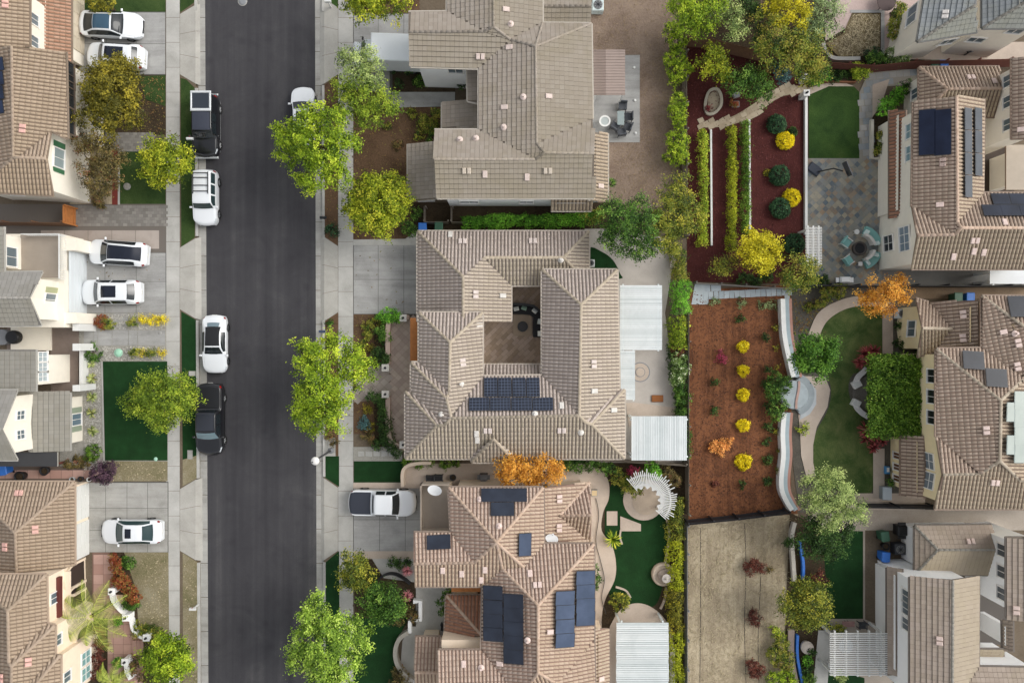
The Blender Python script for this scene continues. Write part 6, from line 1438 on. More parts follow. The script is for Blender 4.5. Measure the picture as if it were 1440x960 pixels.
def disc(label,px,py,r,mat,rim=None,h=.04,name='manhole_cover',cat='cover',z=0.0,dome=0):
    p = W(px,py,z+h); t = thing(name,label,cat,(p.x,p.y,z)); b = MB(); b.lathe((p.x,p.y,z),[(r,0),(r,h*.7),(r*.94,h)],24); b.build('rim',rim or MAT['conc'],t); b = MB(); b.lathe((p.x,p.y,z),[(r*.84,h*.5),(r*.84,h+.01),(r*.5,h+.012+dome),(.02,h+.014+dome)],24); b.build('lid',mat,t)
disc('round iron manhole cover at the top of the asphalt street',341,2,.38,MAT['grey'],h=.012,z=RZ); disc('round mint green lid in the gravel below the walkway',166,496,.34,plain('9ccbb0',0.5),plain('a8d4bb',0.5),name='tank_lid',h=.12,dome=.06)
disc('small mint drain cap at the lawn corner by the purple bush',219,645,.18,plain('a9d2bb',0.5),plain('b3d6c2',0.5),name='drain_cap'); disc('small pale ring light in the grey walkway',225,468,.13,MAT['concg'],MAT['concw'],name='path_light',h=.02,z=.06)
disc('stone planter ring under the thin brownish tree',178,262,.28,MAT['gravel'],MAT['conc'],name='planter_ring',h=.15)
# ------------------------------------------------------------------ walls and fences
fence('dark wooden fence along the alley of the north west house',[(-40,312),(85,313)],1.8,MAT['wood'])
fence('bright orange wooden gate at the side of the north west house',[(88,288),(88,313)],1.8,MAT['woodo'],name='wooden_gate',cat='gate')
fence('brown boundary fence between the grey and peach houses',[(-40,655),(75,655)],1.5,MAT['woodr'])
fence('weathered boundary fence along the bare back yard',[(966,70),(966,180),(967,330)],1.5,MAT['woodg'])
fence('weathered boundary fence behind the courtyard house planting',[(969,440),(969,560),(969,640),(969,725)],1.4,MAT['woodg'])
fence('pale fence along the dry grass lot',[(967,740),(967,860),(967,985)],1.3,MAT['grey'])
fence('brown plank fence stepping down above the red mulch',[(968,52),(1000,54),(1030,62),(1080,74),(1115,82)],1.9,MAT['wood'])
fence('low black fence between red mulch and bark garden',[(980,398),(1050,402),(1130,407)],1.0,plain('8a857e',0.8),plain('6a6660',.8))
fence('black fence behind the slate patio and orange maple',[(1132,401),(1250,402),(1380,402),(1470,402)],1.8,MAT['dark'])
fence('black fence along the lower edge of the bark garden',[(969,738),(1040,731),(1112,722)],1.7,MAT['dark'])
fence('black fence between the yellow and the white house',[(1214,714),(1320,716),(1470,716)],1.8,MAT['dark'])
fence('brown wooden fence below the pale yellow house',[(1162,87),(1230,92),(1290,86),(1470,82)],1.8,MAT['woodr'])
fence('dark fence between courtyard house and fan pergola garden',[(790,645),(880,650),(966,655)],1.5,MAT['woodg'])
fence('small grey trellis frame fence under the white house south wall',[(596,290),(596,312),(630,312)],1.2,MAT['woodg'],plank=0.3)
fence('second grey trellis frame fence under the white house',[(634,290),(634,312),(655,312)],1.2,MAT['woodg'],plank=0.3)
wp = MAT['white']
lowwall('curved low forecourt wall of the courtyard house, upper length',sm([(575,446),(560,446),(549,450),(545.5,462),(545.5,490),(545.5,512)],4),.3,.7,plain('b39a8c',.9,var=.1),cap=plain('bda698',.85,var=.1))
lowwall('curved low forecourt wall of the courtyard house, lower length',sm([(545.5,558),(545.5,590),(546,608),(550,620),(560,627),(572,629)],4),.3,.7,plain('b39a8c',.9,var=.1),cap=plain('bda698',.85,var=.1))
def pillar(label,px,py,w,h,mat,capm,group=None):
    p = W(px,py,h); t = thing('gate_pillar',label,'pillar',(p.x,p.y,0),0,group); b = MB(); b.box((p.x,p.y,h/2),(w,w,h)); b.build('shaft',mat,t); b = MB(); b.box((p.x,p.y,h+.05),(w+.12,w+.12,.1),bev=.02); b.build('cap',capm,t); b = MB(); b.lathe((p.x,p.y,h+.1),[(.1,0),(.08,.18),(.03,.22)],10); b.build('lantern',MAT['dark'],t)
cw_ = plain('cfcac2',.8,var=.08)
for x,y,l in ((542,517,'pale pillar on the upper side of the forecourt entry'),(542,554,'pale pillar on the lower side of the forecourt entry'),(567,447,'pale pillar at the driveway end of the forecourt wall'),(567,625,'pale pillar at the lower end of the forecourt wall')): pillar(l,x,y,.45,1.0,cw_,cw_)
for x,y,l in ((1134,108,'white lantern pillar on the upper side of the garden path'),(1134,131,'white lantern pillar on the lower side of the garden path')): pillar(l,x,y,.38,1.2,wp,wp)
lowwall('curved tan wall round the side patio of the south house',sm([(566,684),(566,664),(573,655),(588,651.5),(606,651)],5),.25,.9,plain('c9b8a4',.9,var=.1))
def edging(label,pts,w=.14,h=.22,m=wp,name='garden_edging'): lowwall(label,pts,w,h,m,'edging',name)
edging('white edging board beside the first vine row',[(1000,182),(1001,345)]); edging('white edging board beside the third vine row',[(1054,168),(1055,322)]); edging('long white kerb between red mulch and slate patio',[(1134,133),(1134,330)],.2,.35)
# white curved retaining wall of the bark garden, in three bands
cv = sm([(1101,420),(1102,450),(1104,475),(1110,505),(1116,530)],6); cv2 = sm([(1103,580),(1101,610),(1102,640),(1099,670),(1100,690),(1107,706),(1114,717)],6)
for pts,l in ((cv,'upper'),(cv2,'lower')):
    t = thing('retaining_wall',f'{l} length of the curved white retaining wall with blue grey and brick bands','wall',(W(*pts[0]).x,W(*pts[0]).y,0))
    for off,nm,m,wd,hh in ((0,'white_band',wp,.36,.75),(5.6,'stone_band',plain('9dabb0',.85,var=.15),.34,.64),(10.5,'brick_band',plain('a97f70',.9,var=.2),.22,.62)):
        b = MB(); strip(b,[W(x+off,y,hh) for x,y in pts],wd,0,hh); b.build(nm,m,t)
# stone landing where the wall opens
p=W(1117,555,.55); t = thing('stone_landing','round pale blue stone landing with curved steps in the white wall','steps',(p.x,p.y,0))
b=MB(); b.lathe((p.x,p.y,0),[(1.15,0),(1.15,.5),(1.1,.55)],28); b.build('landing',plain('a3adb0',.85,var=.2),t)
for k,(r,h) in enumerate(((1.45,.36),(1.75,.2))):
    b=MB(); pts=[(p.x+r*math.cos(a),p.y+r*math.sin(a)) for a in np.linspace(-1.2,1.2,16)]; b.prism(pts+[(p.x+.2,p.y+1.1),(p.x+.2,p.y-1.1)],0,h); b.build('step',plain('969fa2',.85,var=.2),t)
b=MB(); strip(b,[(p.x+.25+.12*math.sin(a*2),p.y+1.1*a) for a in np.linspace(-1,1,9)],.18,.5,.62); b.build('brick_band',plain('b3948a',.9,var=.2),t)
lowwall('white stone strip wall with ragged edge along the dry lot planter',sm([(1118,735),(1114,755),(1116,790),(1118,818)],5),.3,.5,plain('b5b0a6',.9,var=.2))
def tarp(label,pts): lowwall(label,pts,.2,.45,MAT['bluep'],'planter','planter_liner')
tarp('blue planter liner along the upper end of the dry lot',sm([(1125,762),(1130,790),(1130,815)],5)); tarp('blue planter liner along the lower end of the dry lot',sm([(1122,893),(1122,925),(1130,965)],5))
lowwall('brick path kerb beside the lower blue liner',sm([(1113,885),(1113,925),(1120,965)],5),.5,.3,plain('9a8a80',.9,var=.2))
lowwall('curved pale kerb of the dry planting bed',sm([(1158,60),(1161,70),(1167,78),(1178,82),(1210,82)],5),.28,.4,MAT['concw'])
lowwall('short curved seat wall at the concrete patio corner',sm([(943,352),(947,362),(946,376)],4),.35,.5,plain('b9b0a6',.85,var=.1))
edging('curved white edging of the artificial lawn by the fence',sm([(938,730),(941,755),(936,790),(937,800)],5),.16,.2,MAT['conct']); edging('lower curved edging of the artificial lawn',sm([(937,826),(935,842),(929,856)],5),.16,.2,MAT['conct']); edging('curved tan kerb at the spiky plant',sm([(873,745),(872,755),(875,765)],4),.14,.2,MAT['conct']); edging('curved tan kerb round the feathery bush',sm([(866,825),(880,830),(887,840)],4),.14,.2,MAT['conct'])
lowwall('white painted post wall beside the large white pergola',[(946,912),(946,965)],.36,.9,cw_)
# white walls at the porch of the peach house
lowwall('white curved garden wall at the porch, upper length',sm([(155,832),(158,845),(168,858),(182,870),(186,885),(196,895),(206,898)],5),.2,.6,MAT['stuccow']); lowwall('white garden wall at the lower porch steps',[(176,930),(178,945),(183,955)],.3,.8,MAT['stuccow'])
for x,y,l in ((157,831,'white pillar beside the red orange hedge'),(177,868,'white pillar at the bend of the porch wall'),(206,896,'white pillar ending the porch wall'),(176,930,'white pillar at the lower porch wall')): pillar(l,x,y,.4,1.0,MAT['stuccow'],MAT['stuccow'])
lowwall('white square planter wall at the stone entrance',[(581,846),(591,846),(591,872),(576,872),(576,890)],.3,.6,MAT['stuccow']); lowwall('round stone terrace wall in front of the south house',sm([(573,890),(562,898),(556,912),(557,930),(566,946),(580,958)],5),.32,.7,plain('b5aea2',.9,var=.15))
edging('thin black curved railing over the pale stone apron',sm([(524,820),(540,810),(553,808),(566,814),(576,822)],5),.05,.8,MAT['dark'],'garden_railing')
lowwall('tan retaining wall along the slate planter bed',[(1227,168),(1227,222),(1238,222)],.22,.4,plain('c9c3b6',.85,var=.1))
# timber planter box
t=thing('planter_box','wooden raised planter box beside the garden gate posts','planter',(W(1178,104).x,W(1178,104).y,0))
for k,pts in enumerate(([(1160,94),(1160,114)],[(1160,114),(1204,115)],[(1204,115),(1204,95)],[(1204,95),(1160,94)])):
    b=MB(); strip(b,[W(*q,.4) for q in pts],.08,0,.4); b.build('side_board',plain('8f5f42',.85,var=.2),t)
b=MB(); p,q=W(1161,95,.3),W(1203,114,.3); b.poly([(p.x,q.y,.3),(q.x,q.y,.3),(q.x,p.y,.3),(p.x,p.y,.3)]); b.build('soil',MAT['mulchd'],t)
# steps at the porch
t=thing('porch_steps','terracotta steps leading down from the arched porch','steps',(W(192,910).x,W(192,910).y,0))
for k in range(3): b=MB(); wbox(b,186+k*5,900,191+k*5,922,0,.36-k*.12); b.build('step',plain('a8877a',.85,var=.12),t)
# stone seat pit
t=thing('seat_pit','pale stone rimmed oval seat pit in the red mulch','fire pit',(W(1002,145).x,W(1002,145).y,0)); b=MB(); strip(b,[W(x,y,.2) for x,y in sm([(993,140),(998,128),(1008,125),(1014,134),(1014,148),(1006,158),(996,160),(992,152)],4,True)],.22,0,.22,0,True); b.build('stone_rim',plain('b3aa98',.9,var=.2),t); b=MB(); pp=[W(x,y) for x,y in sm([(995,142),(999,132),(1008,128),(1012,136),(1012,147),(1005,156),(997,157)],4,True)]; b.prism([(p.x,p.y) for p in pp],0,.06); b.build('stone_floor',plain('a99a84',.9,var=.2),t)
# ------------------------------------------------------------------ pergolas and covers
def slatted(label,x0,y0,x1,y1,z,n,dirx,fill=.72,name='pergola',mat=None,posts=True,beams=2,th=.1,over=.0,parts=False,cat='pergola',extra=None):
    a,c = W(x0,y0,z),W(x1,y1,z); t = thing(name,label,cat,((a.x+c.x)/2,(a.y+c.y)/2,0)); mat = mat or wp; b = MB(); Lx,Ly = c.x-a.x,a.y-c.y
    for i in range(n):
        if dirx: y = c.y+Ly*(i+.5)/n; b.box(((a.x+c.x)/2,y,z-th/2),(Lx+over*2*random.uniform(.6,1),Ly/n*fill,th))
        else: x = a.x+Lx*(i+.5)/n; b.box((x,(a.y+c.y)/2,z-th/2),(Lx/n*fill,Ly+over*2*random.uniform(.6,1),th))
    b.build('slats',mat,t)
    for i in range(beams):
        s = (i+.5)/beams if beams > 2 else (.08,.92)[i]; b = MB()
        if dirx: b.box((a.x+Lx*s,(a.y+c.y)/2,z-th-.1),(.12,Ly+.2,.2))
        else: b.box(((a.x+c.x)/2,c.y+Ly*s,z-th-.1),(Lx+.2,.12,.2))
        b.build('beam',mat,t)
    if posts:
        for x in (a.x+.2,c.x-.2):
            for y in (c.y+.2,a.y-.2): b=MB(); b.box((x,y,(z-th-.2)/2),(.16,.16,z-th-.2)); b.build('post',mat,t)
    return t
pw = island('white_slats',['bcc3c2','cfd5d4','dce0df','c6cccb'],'aab3b1',.35,.7,.6)
slatted('large white slatted pergola roof on the back wall of the courtyard house',872,401,931,492,2.7,34,True,.86,mat=pw)
slatted('narrow white slatted pergola strip below the large one',872,493,893,562,2.68,26,True,.86,mat=pw)
slatted('square white slatted patio cover at the corner near the small fence',888,585,966,647,2.7,32,False,.86,mat=pw)
slatted('white pergola with long slats on the round tan terrace',869,875,938,985,2.6,36,True,.8,mat=pw,over=.16)
slatted('open white slat pergola with angled front at the white house',1167,889,1248,950,2.6,20,True,.38,mat=wp,beams=5,th=.12)
slatted('white slatted bench arbour at the edge of the slate patio',1133,319,1156,372,2.0,24,True,.45,mat=wp,beams=3,th=.08)
# fan shaped pergola
p=W(908,704,0); z=2.4; t=thing('fan_pergola','white fan shaped pergola of radiating slats over a round patio','pergola',(p.x,p.y,0)); c=W(908,704,z)
b=MB()
for i in range(42):
    a=math.radians(-42+i*(172/41)); r0,r1=1.05+.12*math.sin(i),2.25+random.uniform(-.2,.25); m=(r0+r1)/2; b.box((c.x+m*math.cos(a),c.y+m*math.sin(a),z),(r1-r0,.055,.14),0,a)
b.build('slats',wp,t)
for r in (1.25,1.95):
    b=MB(); strip(b,[(c.x+r*math.cos(a),c.y+r*math.sin(a)) for a in np.radians(np.linspace(-40,128,26))],.1,z-.3,z-.07); b.build('ring_beam',wp,t)
for a in (-35,15,70,122): b=MB(); a=math.radians(a); b.tube([(c.x+1.6*math.cos(a),c.y+1.6*math.sin(a),0),(c.x+1.6*math.cos(a),c.y+1.6*math.sin(a),z-.3)],.09,10); b.build('post',wp,t)
# brown patio cover behind the white house
zz=2.7; t=thing('patio_cover','brown ribbed metal patio cover with shallow ridge behind the white house','patio cover',(W(855,100).x,W(855,100).y,0))
A=[W(833,70,2.6),W(852,70,2.85),W(879,70,2.6)]; Bq=[W(833,133.5,2.6),W(852,133.5,2.85),W(879,133.5,2.6)]
b=MB()
for i in range(2):
    b.poly([Bq[i],Bq[i+1],A[i+1],A[i]]); b.poly([q-Vector((0,0,.08)) for q in (A[i],A[i+1],Bq[i+1],Bq[i])])
    for k in range(16):
        s=(k+.5)/16; u,v=A[i].lerp(Bq[i],s),A[i+1].lerp(Bq[i+1],s); b.tube([u+Vector((0,0,.02)),v+Vector((0,0,.02))],.03,6,0)
for i in range(2):
    for P_ in (A,Bq): b.poly([P_[i],P_[i+1],P_[i+1]-Vector((0,0,.1)),P_[i]-Vector((0,0,.1))])
b.poly([A[2],Bq[2],Bq[2]-Vector((0,0,.1)),A[2]-Vector((0,0,.1))]); b.build('roof_sheet',plain('93837a',.6,var=.12),t)
b=MB(); 
for x,y in ((838,132),(876,132),(876,72)): q=W(x,y,2.5); b=MB(); b.box((q.x,q.y,1.25),(.12,.12,2.5)); b.build('post',wp,t)
# ------------------------------------------------------------------ garden furniture
def chair(label,px,py,ang,frame,cush,w=.6,h=.42,group=None,sling=False,src=None):
    p=W(px,py,.5)
    if src: 
        t=copy_tree(src); t.location=(p.x,p.y,src.location.z); t.rotation_euler=(0,0,math.radians(ang)); t['label']=label; return t
    t=thing('patio_chair',label,'chair',(p.x,p.y,.05),math.radians(ang),group)
    b=MB(); b.box((0,0,h),(w,w,.1),bev=.03); b.build('seat',cush,t,True); b=MB(); b.box((-w/2+.04,0,h+.3),(.1,w,.5),bev=.03); b.build('backrest',cush,t,True)
    for s in (-1,1): b=MB(); b.box((0,s*w/2,h+.2),(w,.06,.05)); b.box((w/2-.04,s*w/2,h/2+.1),(.05,.05,h+.2)); b.box((-w/2+.04,s*w/2,h/2+.1),(.05,.05,h+.2)); b.build('arm_frame',frame,t,True)
    return t
dk=plain('3a3d42',.6); 
c0=None
for i,(x,y,a,l) in enumerate(((875.5,149,-95,'dark sling chair nearest the brown patio cover'),(884,164,180,'dark sling chair on the outer side of the glass table'),(883,178,160,'dark sling chair at the outer lower side of the glass table'),(874,186,100,'dark sling chair at the lower end of the glass table'),(865,178,60,'dark sling chair between the round pale table and the glass table'))):
    c=chair(l,x,y,a,dk,plain('4a4d52',.7),.62,.42,'dark chairs round the glass table',src=c0); c0=c0 or c
def rtable(label,px,py,r,h,top,leg,name='round_table',ring=None,square=None):
    p=W(px,py,h); t=thing(name,label,'table',(p.x,p.y,.05)); b=MB()
    if square: b.box((p.x,p.y,h),(square[0],square[1],.04),bev=.01)
    else: b.lathe((p.x,p.y,h-.03),[(r,0),(r,.05)],26)
    b.build('tabletop',top,t)
    if ring: b=MB(); strip(b,[(p.x+r*.92*math.cos(a),p.y+r*.92*math.sin(a)) for a in np.linspace(0,2*math.pi,30)[:-1]],.13,h,h+.06,0,True); b.build('rim',ring,t)
    for k in range(4): a=math.pi/4+k*math.pi/2; b=MB(); q=(r if not square else min(square)/2)*.75; b.tube([(p.x+q*math.cos(a),p.y+q*math.sin(a),.04),(p.x+q*math.cos(a),p.y+q*math.sin(a),h-.03)],.025,6); b.build('leg',leg,t)
    return t
rtable('glass topped dark dining table amid the dark sling chairs',873,166,.6,.72,glassy('table_glass','8d9998',.1),dk,'dining_table',square=(.55,1.1)); rtable('round table with broad white rim on the grey patio',850.5,170.5,.42,.7,plain('a9b0ae',.5),wp,ring=wp)
for x,y,l in ((892,95,'uppermost'),(893,141,'middle'),(894,187,'lowest')): disc(f'{l} small white patio light along the grey patio edge',x,y,.1,wp,wp,name='patio_light',h=.12,z=.05)
# courtyard sofa
def cushion_sofa(label,pts,w,base,cush,name='sofa',pil=None,h=.42,back=True,group=None):
    P=[W(*q,.45) for q in pts]; t=thing(name,label,'sofa',(P[0].x,P[0].y,.04),0,group); b=MB(); strip(b,P,w,.1,h); b.build('seat',cush,t)
    if back:
        b=MB(); n=len(P); off=[]
        for i in range(n): d=P[min(i+1,n-1)]-P[max(i-1,0)]; d.normalize(); off.append(P[i]+Vector((-d.y,d.x,0))*(w/2-.08))
        strip(b,off,.2,.1,h+.38); b.build('backrest',base,t)
    for (x,y,a,m) in (pil or ()): q=W(x,y,.6); b=MB(); b.box((0,0,0),(.42,.16,.4),M=Matrix.Translation((q.x,q.y,h+.16))@Matrix.Rotation(a,4,'Z')@Matrix.Rotation(.9,4,'X'),bev=.06); b.build('pillow',m,t)
    return t
patch('rug',[(722,442),(748,442),(748,472),(722,472)],6,plain('998a78',.95,var=.15))
cushion_sofa('black corner sofa with pale pillows in the paved courtyard',[(721,434),(735,434),(748,436),(757,443),(757,458),(757,474)],.85,MAT['black'],plain('1d1e21',.8),pil=((726,434,.2,plain('c9ccc8',.8)),(737,433,-.3,plain('7f9a8a',.8)),(752,437,-.7,plain('cdd0cc',.8)),(759,452,1.4,plain('b9c0bc',.8)),(759,469,1.6,plain('cdd0cc',.8))))
p=W(735,459,.4); t=thing('fire_table','round black fire table on the pale courtyard rug','fire pit',(p.x,p.y,.04)); b=MB(); b.lathe((p.x,p.y,.05),[(.3,0),(.34,.3),(.42,.36),(.42,.42)],26); b.build('bowl',plain('26272a',.6),t); b=MB(); b.lathe((p.x,p.y,.46),[(.3,0),(.28,.02)],24); b.build('lava_bed',plain('3b3b3d',.9),t)
# slate patio set
teal=plain('86b9b4',.85,var=.08); wick=plain('d6d4cd',.7)
def arc(cx,cy,r,a0,a1,n=10): return [(cx+r*math.cos(math.radians(a)),cy+r*math.sin(math.radians(a))) for a in np.linspace(a0,a1,n)]
for (a0,a1,l,pl) in ((-75,-12,'upper curved sofa with teal cushions round the fire pit',((1219,327,.9),(1233,342,.2))),(14,72,'lower curved sofa with teal cushions round the fire pit',((1232,358,-.3),(1221,369,-.9)))): cushion_sofa(l,arc(1210,348,24,a1,a0),.85,wick,teal,'curved_sofa',[(x,y,a,plain('cfe0dc',.8)) for x,y,a in pl])
p=W(1210,349,.5); t=thing('fire_pit','round dark fire pit between teal chairs and curved sofas','fire pit',(p.x,p.y,.05)); b=MB(); b.lathe((p.x,p.y,.03),[(.5,0),(.55,.3),(.55,.42),(.42,.43),(.4,.3)],28); b.build('stone_ring',plain('514b47',.9,var=.2),t); b=MB(); b.lathe((p.x,p.y,.35),[(.41,0),(.39,.03)],24); b.build('lava_bed',plain('2a2a2c',.95),t)
c=chair('teal cushioned white chair above its twin beside the fire pit',1190,341,-35,wick,teal,.7,.4,'teal chairs at the fire pit'); chair('teal cushioned white chair below its twin beside the fire pit',1192.5,366,35,wick,teal,group='teal chairs at the fire pit',src=c)
rtable('white drum side table above the teal chairs',1205,326,.2,.45,wp,wp,'side_table'); rtable('small white square side table below the fire pit',1210,371,.2,.4,wp,wp,'side_table',square=(.32,.32))
# hoop
p=W(1145,238,.2); t=thing('basketball_hoop','portable basketball hoop with dark blue base seen from above','basketball hoop',(p.x,p.y,.05),math.radians(-38)); b=MB(); b.box((0,0,.14),(1.05,.72,.24),bev=.06); b.build('base',plain('2b3340',.6),t,True); b=MB(); b.tube([(.35,0,.2),(.75,0,2.4),(1.3,0,3.0)],.05,10); b.build('pole',MAT['dark'],t,True)
b=MB(); b.box((1.45,.3,3.1),(.06,1.15,.75),rz=1.45-.38); b.build('backboard',plain('33373d',.4),t,True); b=MB(); b.lathe((1.75,.25,2.9),[(.23,0),(.23,.03),(.2,.03)],20); b.build('rim',MAT['dark'],t,True)
# white grill
def grill(label,px,py,w,d,body,lidm,ang=0,h=.9):
    p=W(px,py,h); t=thing('barbecue_grill',label,'grill',(p.x,p.y,.05),ang); b=MB(); b.box((0,0,h*.45),(w*.6,d*.8,h*.75),bev=.03); b.build('cabinet',body,t,True); b=MB(); b.box((0,0,h*.95),(w*.58,d*.85,.26),bev=.09); b.build('lid',lidm,t,True)
    for s in (-1,1): b=MB(); b.box((s*w*.4,0,h*.84),(w*.2,d*.7,.05),bev=.01); b.build('side_shelf',lidm,t,True)
    b=MB(); b.tube([(-w*.22,-d*.5,h*.95),(w*.22,-d*.5,h*.95)],.02,6); b.build('handle',MAT['steel'],t,True)
grill('white gas grill standing in front of the black fence',1188.5,393.5,1.4,.55,MAT['dark'],plain('e2e4e4',.4)); grill('black covered grill beside the white house corner',1269,746,1.3,.9,MAT['black'],MAT['black'],1.57); grill('black kettle style grill by the pale yellow house wall',1366,69,.7,.5,MAT['black'],MAT['dark'],.3)
# air conditioners
def aircon(label,px,py,w=.85,h=.8,z=0.04,col='d2d2cc'):
    p=W(px,py,h); t=thing('air_conditioner',label,'air conditioner',(p.x,p.y,z)); b=MB(); b.box((0,0,h/2),(w,w,h),bev=.05); b.build('casing',plain(col,.5),t,True); b=MB(); b.lathe((0,0,h),[(w*.4,.0),(w*.4,.03),(w*.33,.03)],24); b.build('fan_guard',plain('6f7070',.5),t,True)
    b=MB()
    for k in range(4): b.box((0,0,h+.035),(w*.66,.06,.012),0,k*math.pi/4)
    b.build('fan_blade',plain('34363a',.5),t,True)
aircon('grey air conditioner between the bare yard and the white house',841,7,.9,.8,col='c3cfcd'); aircon('air conditioner at the corner of the pale yellow house',1266,60,.78); aircon('black framed air conditioner among the bins',1266,772,.85,.8,col='3a3c40'); aircon('pale air conditioner at the orange maple by the yellow house',1269,441,.75,.7,col='c9d0d2'); aircon('small air conditioner behind the pointed gable near the half round lawn',831,370,.6,.6,col='cfd3d2')
# bins
def binx(label,px,py,mat,ang=0,w=.6,d=.68,h=1.05,group=None):
    p=W(px,py,h); t=thing('wheelie_bin',label,'bin',(p.x,p.y,.04),math.radians(ang),group); b=MB(); a,c=.84,1.0
    V=[(sx*w/2*q,sy*d/2*q,z) for q,z in ((a,.08),(c,h-.1)) for sx,sy in ((-1,-1),(1,-1),(1,1),(-1,1))]; b.mesh(V,[(3,2,1,0),(4,5,6,7),(0,1,5,4),(1,2,6,5),(2,3,7,6),(3,0,4,7)]); b.build('tub',mat,t,True)
    b=MB(); b.box((0,0,h-.05),(w+.06,d+.08,.1),bev=.04); b.box((0,-d/2-.04,h-.04),(w*.8,.06,.05)); b.build('lid',mat,t,True)
    for s in (-1,1): b=MB(); b.tube([(s*w*.38,-d*.42,.1),(s*w*.48,-d*.42,.1)],.1,12); b.build('wheel',MAT['black'],t,True)
for x,y,m,a,l in ((594,320,'bluep',0,'blue bin at the corner of the courtyard house garage'),(617,318,'greenp',0,'dark green bin next to the blue one at the garage'),(3,661,'bluep',10,'blue bin in the patio by the brown boundary fence'),(1315,91,'greenp',0,'green bin by the brown fence under the sand tiled roof'),(1328,91,'bluep',0,'blue bin by the brown fence under the sand tiled roof'),(1348,418,'greenp',0,'green bin in the brown alley above the yellow house'),(1365,418,'bluep',0,'blue bin in the brown alley above the yellow house'),(1245,754,'greenp',8,'green bin beside the black covered grill'),(1246,783,'bluep',-4,'blue bin below the black framed air conditioner')): binx(l,x,y,MAT[m],a)
def pot(label,px,py,r,h,mat,soil=None,name='plant_pot'):
    p=W(px,py,h); t=thing(name,label,'pot',(p.x,p.y,.05)); b=MB(); b.lathe((p.x,p.y,.05),[(r*.7,0),(r,h*.8),(r*1.05,h),(r*.85,h),(r*.82,h-.08)],18); b.build('vessel',mat,t); b=MB(); b.lathe((p.x,p.y,h-.05),[(r*.84,0),(r*.6,.03)],16); b.build('soil',soil or MAT['mulchd'],t)
pot('black plastic tub between green bin and blue bin',1246,768,.28,.6,MAT['black']); pot('black round barrel in the patio of the grey house',27,670,.4,.7,MAT['black']); pot('dark pot in the patio beside the black barrel',62,662,.35,.5,MAT['dark']); pot('pale ceramic pot at the foot of the purple bush',101,674,.2,.35,plain('9aa0a2',.5)); pot('dark ceramic pot near the purple bush',113,673,.2,.35,MAT['dark']); pot('white ceramic pot touching the purple bush',125,674,.18,.35,wp)
p=W(1136,911,.6); t=thing('round_planter','round white stone planter between the blue liner and clipped ball','planter',(p.x,p.y,0)); b=MB(); b.lathe((p.x,p.y,0),[(.4,0),(.5,.4),(.5,.55),(.1,.6)],24); b.build('bowl',plain('c9beb2',.85,var=.15),t); b=MB(); b.box((p.x+.4,p.y-.25,.4),(.3,.22,.2),bev=.05); b.build('spout',plain('c9beb2',.85,var=.15),t)
# fountain
p=W(933,808,.4); t=thing('fountain','tiered round stone fountain at the edge of the artificial lawn','fountain',(p.x,p.y,0)); b=MB(); b.lathe((p.x,p.y,0),[(.92,0),(.92,.35),(.8,.42),(.74,.42),(.72,.3)],30); b.build('basin',plain('bdae9c',.85,var=.12),t)
b=MB(); b.lathe((p.x+.05,p.y-.05,.25),[(.5,0),(.52,.2),(.42,.22)],26); b.build('lower_bowl',plain('a3968a',.85,var=.12),t); b=MB(); b.lathe((p.x+.12,p.y-.12,.4),[(.14,0),(.14,.4),(.36,.55),(.33,.58),(.1,.5),(.07,.78),(.03,.82)],22); b.build('upper_bowl',plain('c9c1b8',.8,var=.12),t)
# curved stone benches
for pts,end,l in ((sm([(1203,539),(1207,530),(1213,524),(1219,518)],5),(1206,540),'upper curved pale bench at the ivy trellis'),(sm([(1202,566),(1206,574),(1213,581),(1221,586)],5),(1205,567),'lower curved pale bench at the ivy trellis')):
    t=thing('curved_bench',l,'bench',(W(*end).x,W(*end).y,.03)); b=MB(); strip(b,[W(*q,.45) for q in pts],.42,.38,.46); b.build('seat',plain('d5d3d2',.6),t); b=MB(); strip(b,[W(*q,.3) for q in pts],.3,.03,.38); b.build('plinth',plain('8d8c8a',.8),t); q=W(*end,.5); b=MB(); b.box((q.x,q.y,.28),(.62,.55,.5),0,.5 if 'upper' in l else -.5,bev=.03); b.build('end_table',wp,t)
p=W(1246,693,.5); t=thing('storage_tank','grey plastic storage chest at the end of the garden path','storage box',(p.x,p.y,.05)); b=MB(); b.box((0,0,.3),(.7,1.0,.6),bev=.06); b.build('chest',plain('8d959b',.5,var=.08),t,True); b=MB(); b.box((0,0,.63),(.74,1.04,.08),bev=.03); b.build('lid',plain('9aa3a9',.5),t,True)
p=W(1248.5,661,.4); t=thing('hose_reel','small blue and white hose reel at the yellow house wall','hose reel',(p.x,p.y,.05)); b=MB(); b.box((0,0,.2),(.36,.6,.35),bev=.05); b.build('case',plain('3f7fae',.5),t,True); b=MB(); b.box((0,.05,.4),(.2,.35,.06),bev=.02); b.build('handle',wp,t,True)
t=thing('doormat','rust brown mat lying on the concrete patio','mat',(W(924,560).x,W(924,560).y,.14)); b=MB(); b.box((0,0,.01),(.88,.5,.02),bev=.008); b.build('pile',plain('8f5a32',.95,var=.2),t,True); b=MB(); b.box((0,0,.008),(.94,.56,.012)); b.build('border',plain('6f4528',.95),t,True)
